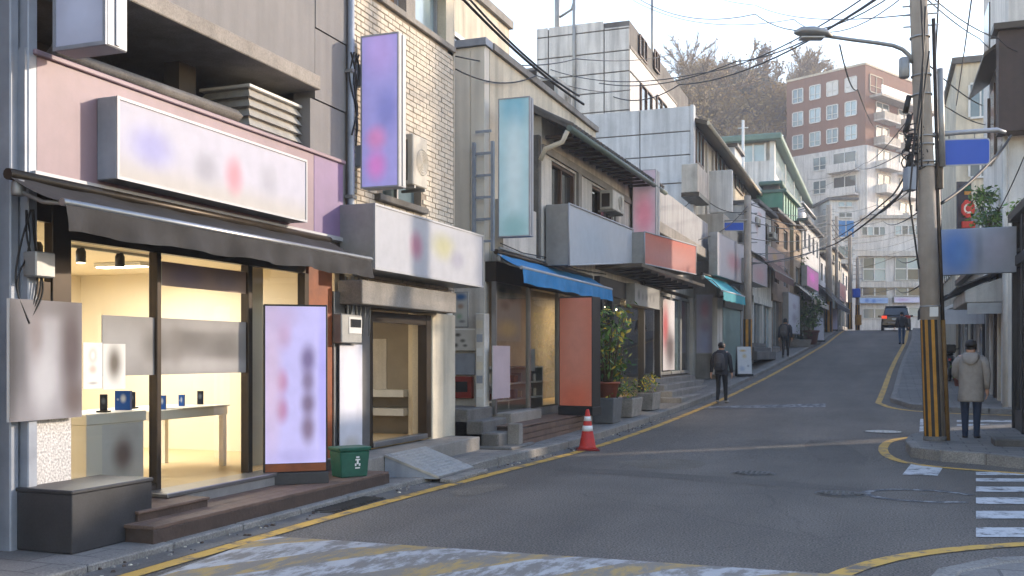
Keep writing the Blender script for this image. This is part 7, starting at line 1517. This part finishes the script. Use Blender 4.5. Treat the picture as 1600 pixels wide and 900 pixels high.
        mb = MB(); mb.loft([[Vector((w * math.cos(a), -.335 + d * math.sin(a), z)) * k for a in (2 * math.pi * j / 10 for j in range(10))] for w, d, z in ((.08, .02, .99), (.11, .035, 1.02), (.11, .035, 1.12), (.08, .02, 1.15))]); fin(mb, 'pack_pocket', extras.get('pocket', mp))
    return t
def arm_z(c, al, ar):
    a = al if c.x < 0 else ar; return a[2] + .01 if abs(c.x) > .2 else 0
M_BEIGE = mat('beige_coat', (160, 151, 142), .85, .15, 14, bump=.3, bscl=18); M_JEANS = mat('dark_jeans', (34, 48, 72), .85, .2, 20); M_JEANSL = mat('blue_jeans', (66, 88, 118), .85, .2, 20)
M_BLKJ = mat('black_jacket', (36, 38, 46), .7, .2, 16, bump=.3, bscl=18); M_BLKT = mat('black_trousers', (26, 27, 31), .85, .2, 18); M_PACKG = mat('grey_backpack', (92, 86, 82), .8, .2, 14); M_PACKB = mat('black_backpack', (62, 60, 64), .6, .2, 14); M_SHOE = mat('dark_shoe', (38, 34, 32), .6, .2, 12); M_SHOEW = mat('pale_shoe', (150, 146, 142), .6, .2, 12)
v = at_z(1517, 687, .17); person('person in a beige hooded coat and dark jeans standing by the corner pole', (v.x, v.y, .165), R(-8), 1.70, M_BEIGE, M_JEANS, .66, dict(stride_l=(.02, .0, 0), stride_r=(.01, .0, 0), arm_l=(.02, .2, 1.02, -.1), arm_r=(-.02, .04, .87, .0), shoe=M_SHOE, hw=.205), {'hood': 1})
D = 27.6; v = at(1127, 631, D); person('person in a black jacket with a black backpack walking up the left road edge', (v.x, v.y, gz(v.y) + .008), R(-6), 1.70, M_BLKJ, M_BLKT, .80, dict(stride_l=(.06, -.06, .02), stride_r=(.08, .16, .0), arm_l=(-.04, -.05, .86, .02), arm_r=(.02, .1, .86, .02), shoe=M_SHOEW, hw=.19), {'hood': 1, 'pack': M_PACKB, 'pocket': M_BLKJ})
D = 43.0; v = at(1227, 559, D); person('person in black with a grey backpack walking on the left pavement', (v.x, v.y, gz(v.y) + .125), R(-10), 1.70, M_BLKJ, M_BLKT, .86, dict(stride_l=(.05, -.04, .01), stride_r=(.06, .1, 0), arm_l=(-.03, 0, .86, .02), arm_r=(.0, .04, .86, .02), shoe=M_SHOEW, hw=.175, hair=.07), {'pack': M_PACKG})
D = 53.0; v = at(1409, 538, D); person('person in a black jacket and blue jeans walking near the car', (v.x, v.y, gz(v.y) + .008), R(4), 1.76, M_BLKJ, M_JEANSL, .88, dict(stride_l=(.05, -.06, .01), stride_r=(.06, .14, 0), arm_l=(-.05, -.02, .9, .08), arm_r=(.0, .06, .9, .08), shoe=M_SHOE, hw=.19), {})

# ================================================================== OVERHEAD CABLES
CN = {}
CL = {'thin dark cable crossing the pale sky from the corner pole': ['dark cable passing just under the street lamp towards the panelled block', 'uppermost of the cables that meet the panelled block roof', 'lowest of the dark cables sagging before the hill trees', 'thin cable arching high over the panelled block masts', 'thin cable just above the street lamp arm across the sky', 'faint topmost cable crossing the sky beside the slim antenna'],
'thick black cable slanting down over the roof of the tiled house': ['lower thick black cable slanting down over the tiled house', 'upper thick black cable slanting down over the tiled house'],
'thin cable strung along the upper walls of the left houses': ['thin cable leaving the brick house corner towards the panelled block', 'upper thin cable strung across the front of the panelled block', 'thin cable from the grey parapet up past the balcony box', 'thin cable hanging from the grey parapet to the blue sign pole'],
'heavy black cable sagging from the corner pole to the left poles': ['heaviest black cable sagging from the corner pole to the blue sign pole', 'black cable just above the heaviest sagging one', 'slimmer black cable reaching the pole by the magenta sign'],
'medium cable between the poles up the left pavement': ['%s cable strung between the blue sign pole and the magenta sign pole' % w for w in ('topmost', 'second highest', 'third highest', 'fourth highest', 'fifth highest', 'lowest')] + ['%s cable running from the magenta sign pole across the glazed block' % w for w in ('topmost', 'second', 'third', 'lowest')],
'thin cable crossing in front of the white apartment floors': ['steep thin cable crossing the white balconies up to the corner pole', 'thin cable crossing the white balconies at a gentle slope', 'thin cable crossing above the blue shutters', 'thin cable crossing level with the blue shutters', 'thin cable crossing the tall glazing', 'thin cable crossing just above the blue shop sign', 'thin cable dropping from the street lamp arm over the red brick wall'],
'black cable hanging down along the corner pole': ['black cable down the corner pole starting above the lamp arm', 'black cable bowing left of the corner pole under the lamp arm', 'black cable lying straight down the middle of the corner pole', 'black cable on the corner pole beside the blue sign', 'black cable lowest on the corner pole below the control box'],
'thin black cable running right from the corner pole to the houses': ['upper thin cable from the corner pole to the dark bay', 'thin cable from the corner pole to the top of the white house', 'thin cable sloping to the cream house above the blue sign', 'thin cable just above the blue sign arm', 'steep cable dropping to the cream house roof', 'thick black cable rising behind the blue sign to the white house', 'thin cable slanting across the white wall at the picture edge', 'short upright cable right of the corner pole top']}
def cable(label, pts, sag, r, group='overhead cables', straight=False):
    CN[label] = CN.get(label, 0) + 1; label = CL[label][CN[label] - 1]
    """A hanging cable through points given as (column, row, distance)."""
    P = [at(*p) for p in pts]; out = []
    for a, b in zip(P, P[1:]):
        n = 14
        for i in range(n): t = i / n; q = a.lerp(b, t); q.z -= sag * 4 * t * (1 - t); out.append(q)
    out.append(P[-1]); MB().tube(out, r, 5).build('overhead_cable', M_RUBBER, None, 0, label, 'cable', group)
SK = 'thin dark cable crossing the pale sky from the corner pole'
for pts, sag, r in ((((1440, -55, 16.4), (1150, 96, 30), (936, 130, 38)), .35, .018), (((1442, -70, 16.4), (1090, 115, 30), (850, 105, 40)), .4, .016), (((1441, -50, 16.4), (1062, 132, 32), (940, 142, 40)), .45, .02), (((1438, -40, 16.4), (1180, 22, 30), (960, -30, 42)), .7, .014), (((1440, -30, 16.4), (1240, 30, 30), (980, -5, 45)), .6, .012), (((1445, 20, 16.4), (1180, 8, 40), (1040, -40, 50)), .3, .012)):
    cable(SK, pts, sag, r)
HB = 'thick black cable slanting down over the roof of the tiled house'
cable(HB, ((640, -95, 15), (725, 0, 18), (912, 163, 21.5)), .12, .028, 'cables over the tiled house'); cable(HB, ((660, -90, 15), (735, 0, 18), (905, 150, 21.5)), .15, .022, 'cables over the tiled house')
WB = 'thin cable strung along the upper walls of the left houses'
cable(WB, ((712, 108, 15.7), (838, 118, 19), (985, 140, 34)), .18, .012, 'cables along the left houses'); cable(WB, ((712, 88, 15.7), (900, 92, 24), (1060, 82, 36)), .15, .012, 'cables along the left houses'); cable(WB, ((1030, 330, 30), (1090, 300, 35.5), (1168, 330, 35.9)), .3, .015, 'cables along the left houses'); cable(WB, ((1030, 360, 30), (1100, 372, 33), (1168, 322, 35.9)), .2, .015, 'cables along the left houses')
LB = 'heavy black cable sagging from the corner pole to the left poles'
cable(LB, ((1437, 235, 16.3), (1400, 310, 20), (1295, 385, 45), (1168, 413, 35.9)), .12, .026, 'heavy cables from the corner pole'); cable(LB, ((1438, 215, 16.3), (1395, 305, 22), (1300, 375, 60)), .1, .02, 'heavy cables from the corner pole'); cable(LB, ((1437, 262, 16.3), (1360, 335, 35), (1295, 350, 64)), .25, .016, 'heavy cables from the corner pole')
MP = 'medium cable between the poles up the left pavement'
for y0, y1, s in ((318, 335, .3), (330, 345, .4), (345, 352, .3), (372, 362, .35), (395, 368, .4), (410, 378, .4)): cable(MP, ((1168, y0, 35.9), (1295, y1, 63.9)), s, .018, 'cables between the left poles')
for y0, y1 in ((335, 372), (345, 380), (358, 392), (375, 405)): cable(MP, ((1295, y0, 63.9), (1328, y1, 73.9), (1440, y1 - 25, 85)), .35, .02, 'cables between the left poles')
FR_ = 'thin cable crossing in front of the white apartment floors'
for pts in (((1262, 300, 90), (1350, 255, 70), (1432, 170, 18)), ((1262, 280, 90), (1340, 262, 70), (1432, 225, 18)), ((1300, 330, 90), (1370, 320, 60), (1436, 285, 18)), ((1310, 350, 90), (1380, 345, 60), (1437, 330, 18)), ((1320, 420, 88), (1400, 400, 60), (1441, 400, 18)), ((1330, 455, 88), (1400, 450, 60), (1445, 440, 18)), ((1312, 70, 16.4), (1340, 140, 25), (1370, 200, 60))): cable(FR_, pts, .25, .014, 'cables before the apartments')
PD_ = 'black cable hanging down along the corner pole'
for k, (a, b, c, d) in enumerate(((1438, -30, 1432, 200), (1445, 60, 1425, 240), (1446, 10, 1440, 260), (1452, 80, 1432, 330), (1430, 200, 1436, 420))): cable(PD_, ((a, b, 16.1), ((a + c) / 2 + 8 - 5 * k, (b + d) / 2, 16.05), (c, d, 16.1)), .02, .016, 'cables on the corner pole')
RS = 'thin black cable running right from the corner pole to the houses'
for pts, s, r in ((((1450, -10, 16.4), (1560, 60, 22), (1600, 80, 24)), .1, .012), (((1450, 0, 16.4), (1530, 60, 24), (1570, 92, 26)), .05, .012), (((1450, 100, 16.4), (1535, 165, 28)), .08, .014), (((1462, 155, 16.4), (1540, 195, 28)), .08, .012), (((1522, -30, 22), (1494, 165, 40)), .05, .02), (((1470, 318, 16.5), (1545, 255, 18), (1580, 212, 22)), .05, .028), (((1560, 330, 20), (1600, 245, 19)), .04, .012), (((1468, -30, 16.4), (1460, 120, 16.5)), .02, .015)): cable(RS, pts, s, r, 'cables to the right-hand houses')
coil = thing('cable_coil', 'tangled coil of black cable and splice boxes on the corner pole', 'cables', pol(215))
rnd = random.Random(9)
for k in range(8):
    c = pol(205 + k * 7) + Vector((-.15, -.12, 0)); rr = rnd.uniform(.12, .25); MB().tube([c + Vector((rr * math.cos(a * .45) * .9, rnd.uniform(-.03, .03), rr * .6 * math.sin(a * .45))) for a in range(15)], .012, 5).build('loop', M_RUBBER, coil)
for k in range(4): c = pol(150 + k * 30) + Vector((-.2, -.1, 0)); MB().tube([c, c + Vector((-.06, 0, -.28))], .045, 8).build('splice_box', M_RUBBER, coil)

# ================================================================== THIN WINTER AIR
hm = bpy.data.materials.new('haze'); hm.use_nodes = True; hn = hm.node_tree.nodes; hn.remove(hn['Principled BSDF'])
pv = hn.new('ShaderNodeVolumePrincipled'); pv.inputs['Color'].default_value = (.93, .95, 1, 1); pv.inputs['Density'].default_value = .0012; pv.inputs['Anisotropy'].default_value = .3
hm.node_tree.links.new(pv.outputs[0], hn['Material Output'].inputs['Volume'])
HB_ = MB().box(-110, 110, -15, 240, -1.2, 66).build('haze', hm, kind='stuff')
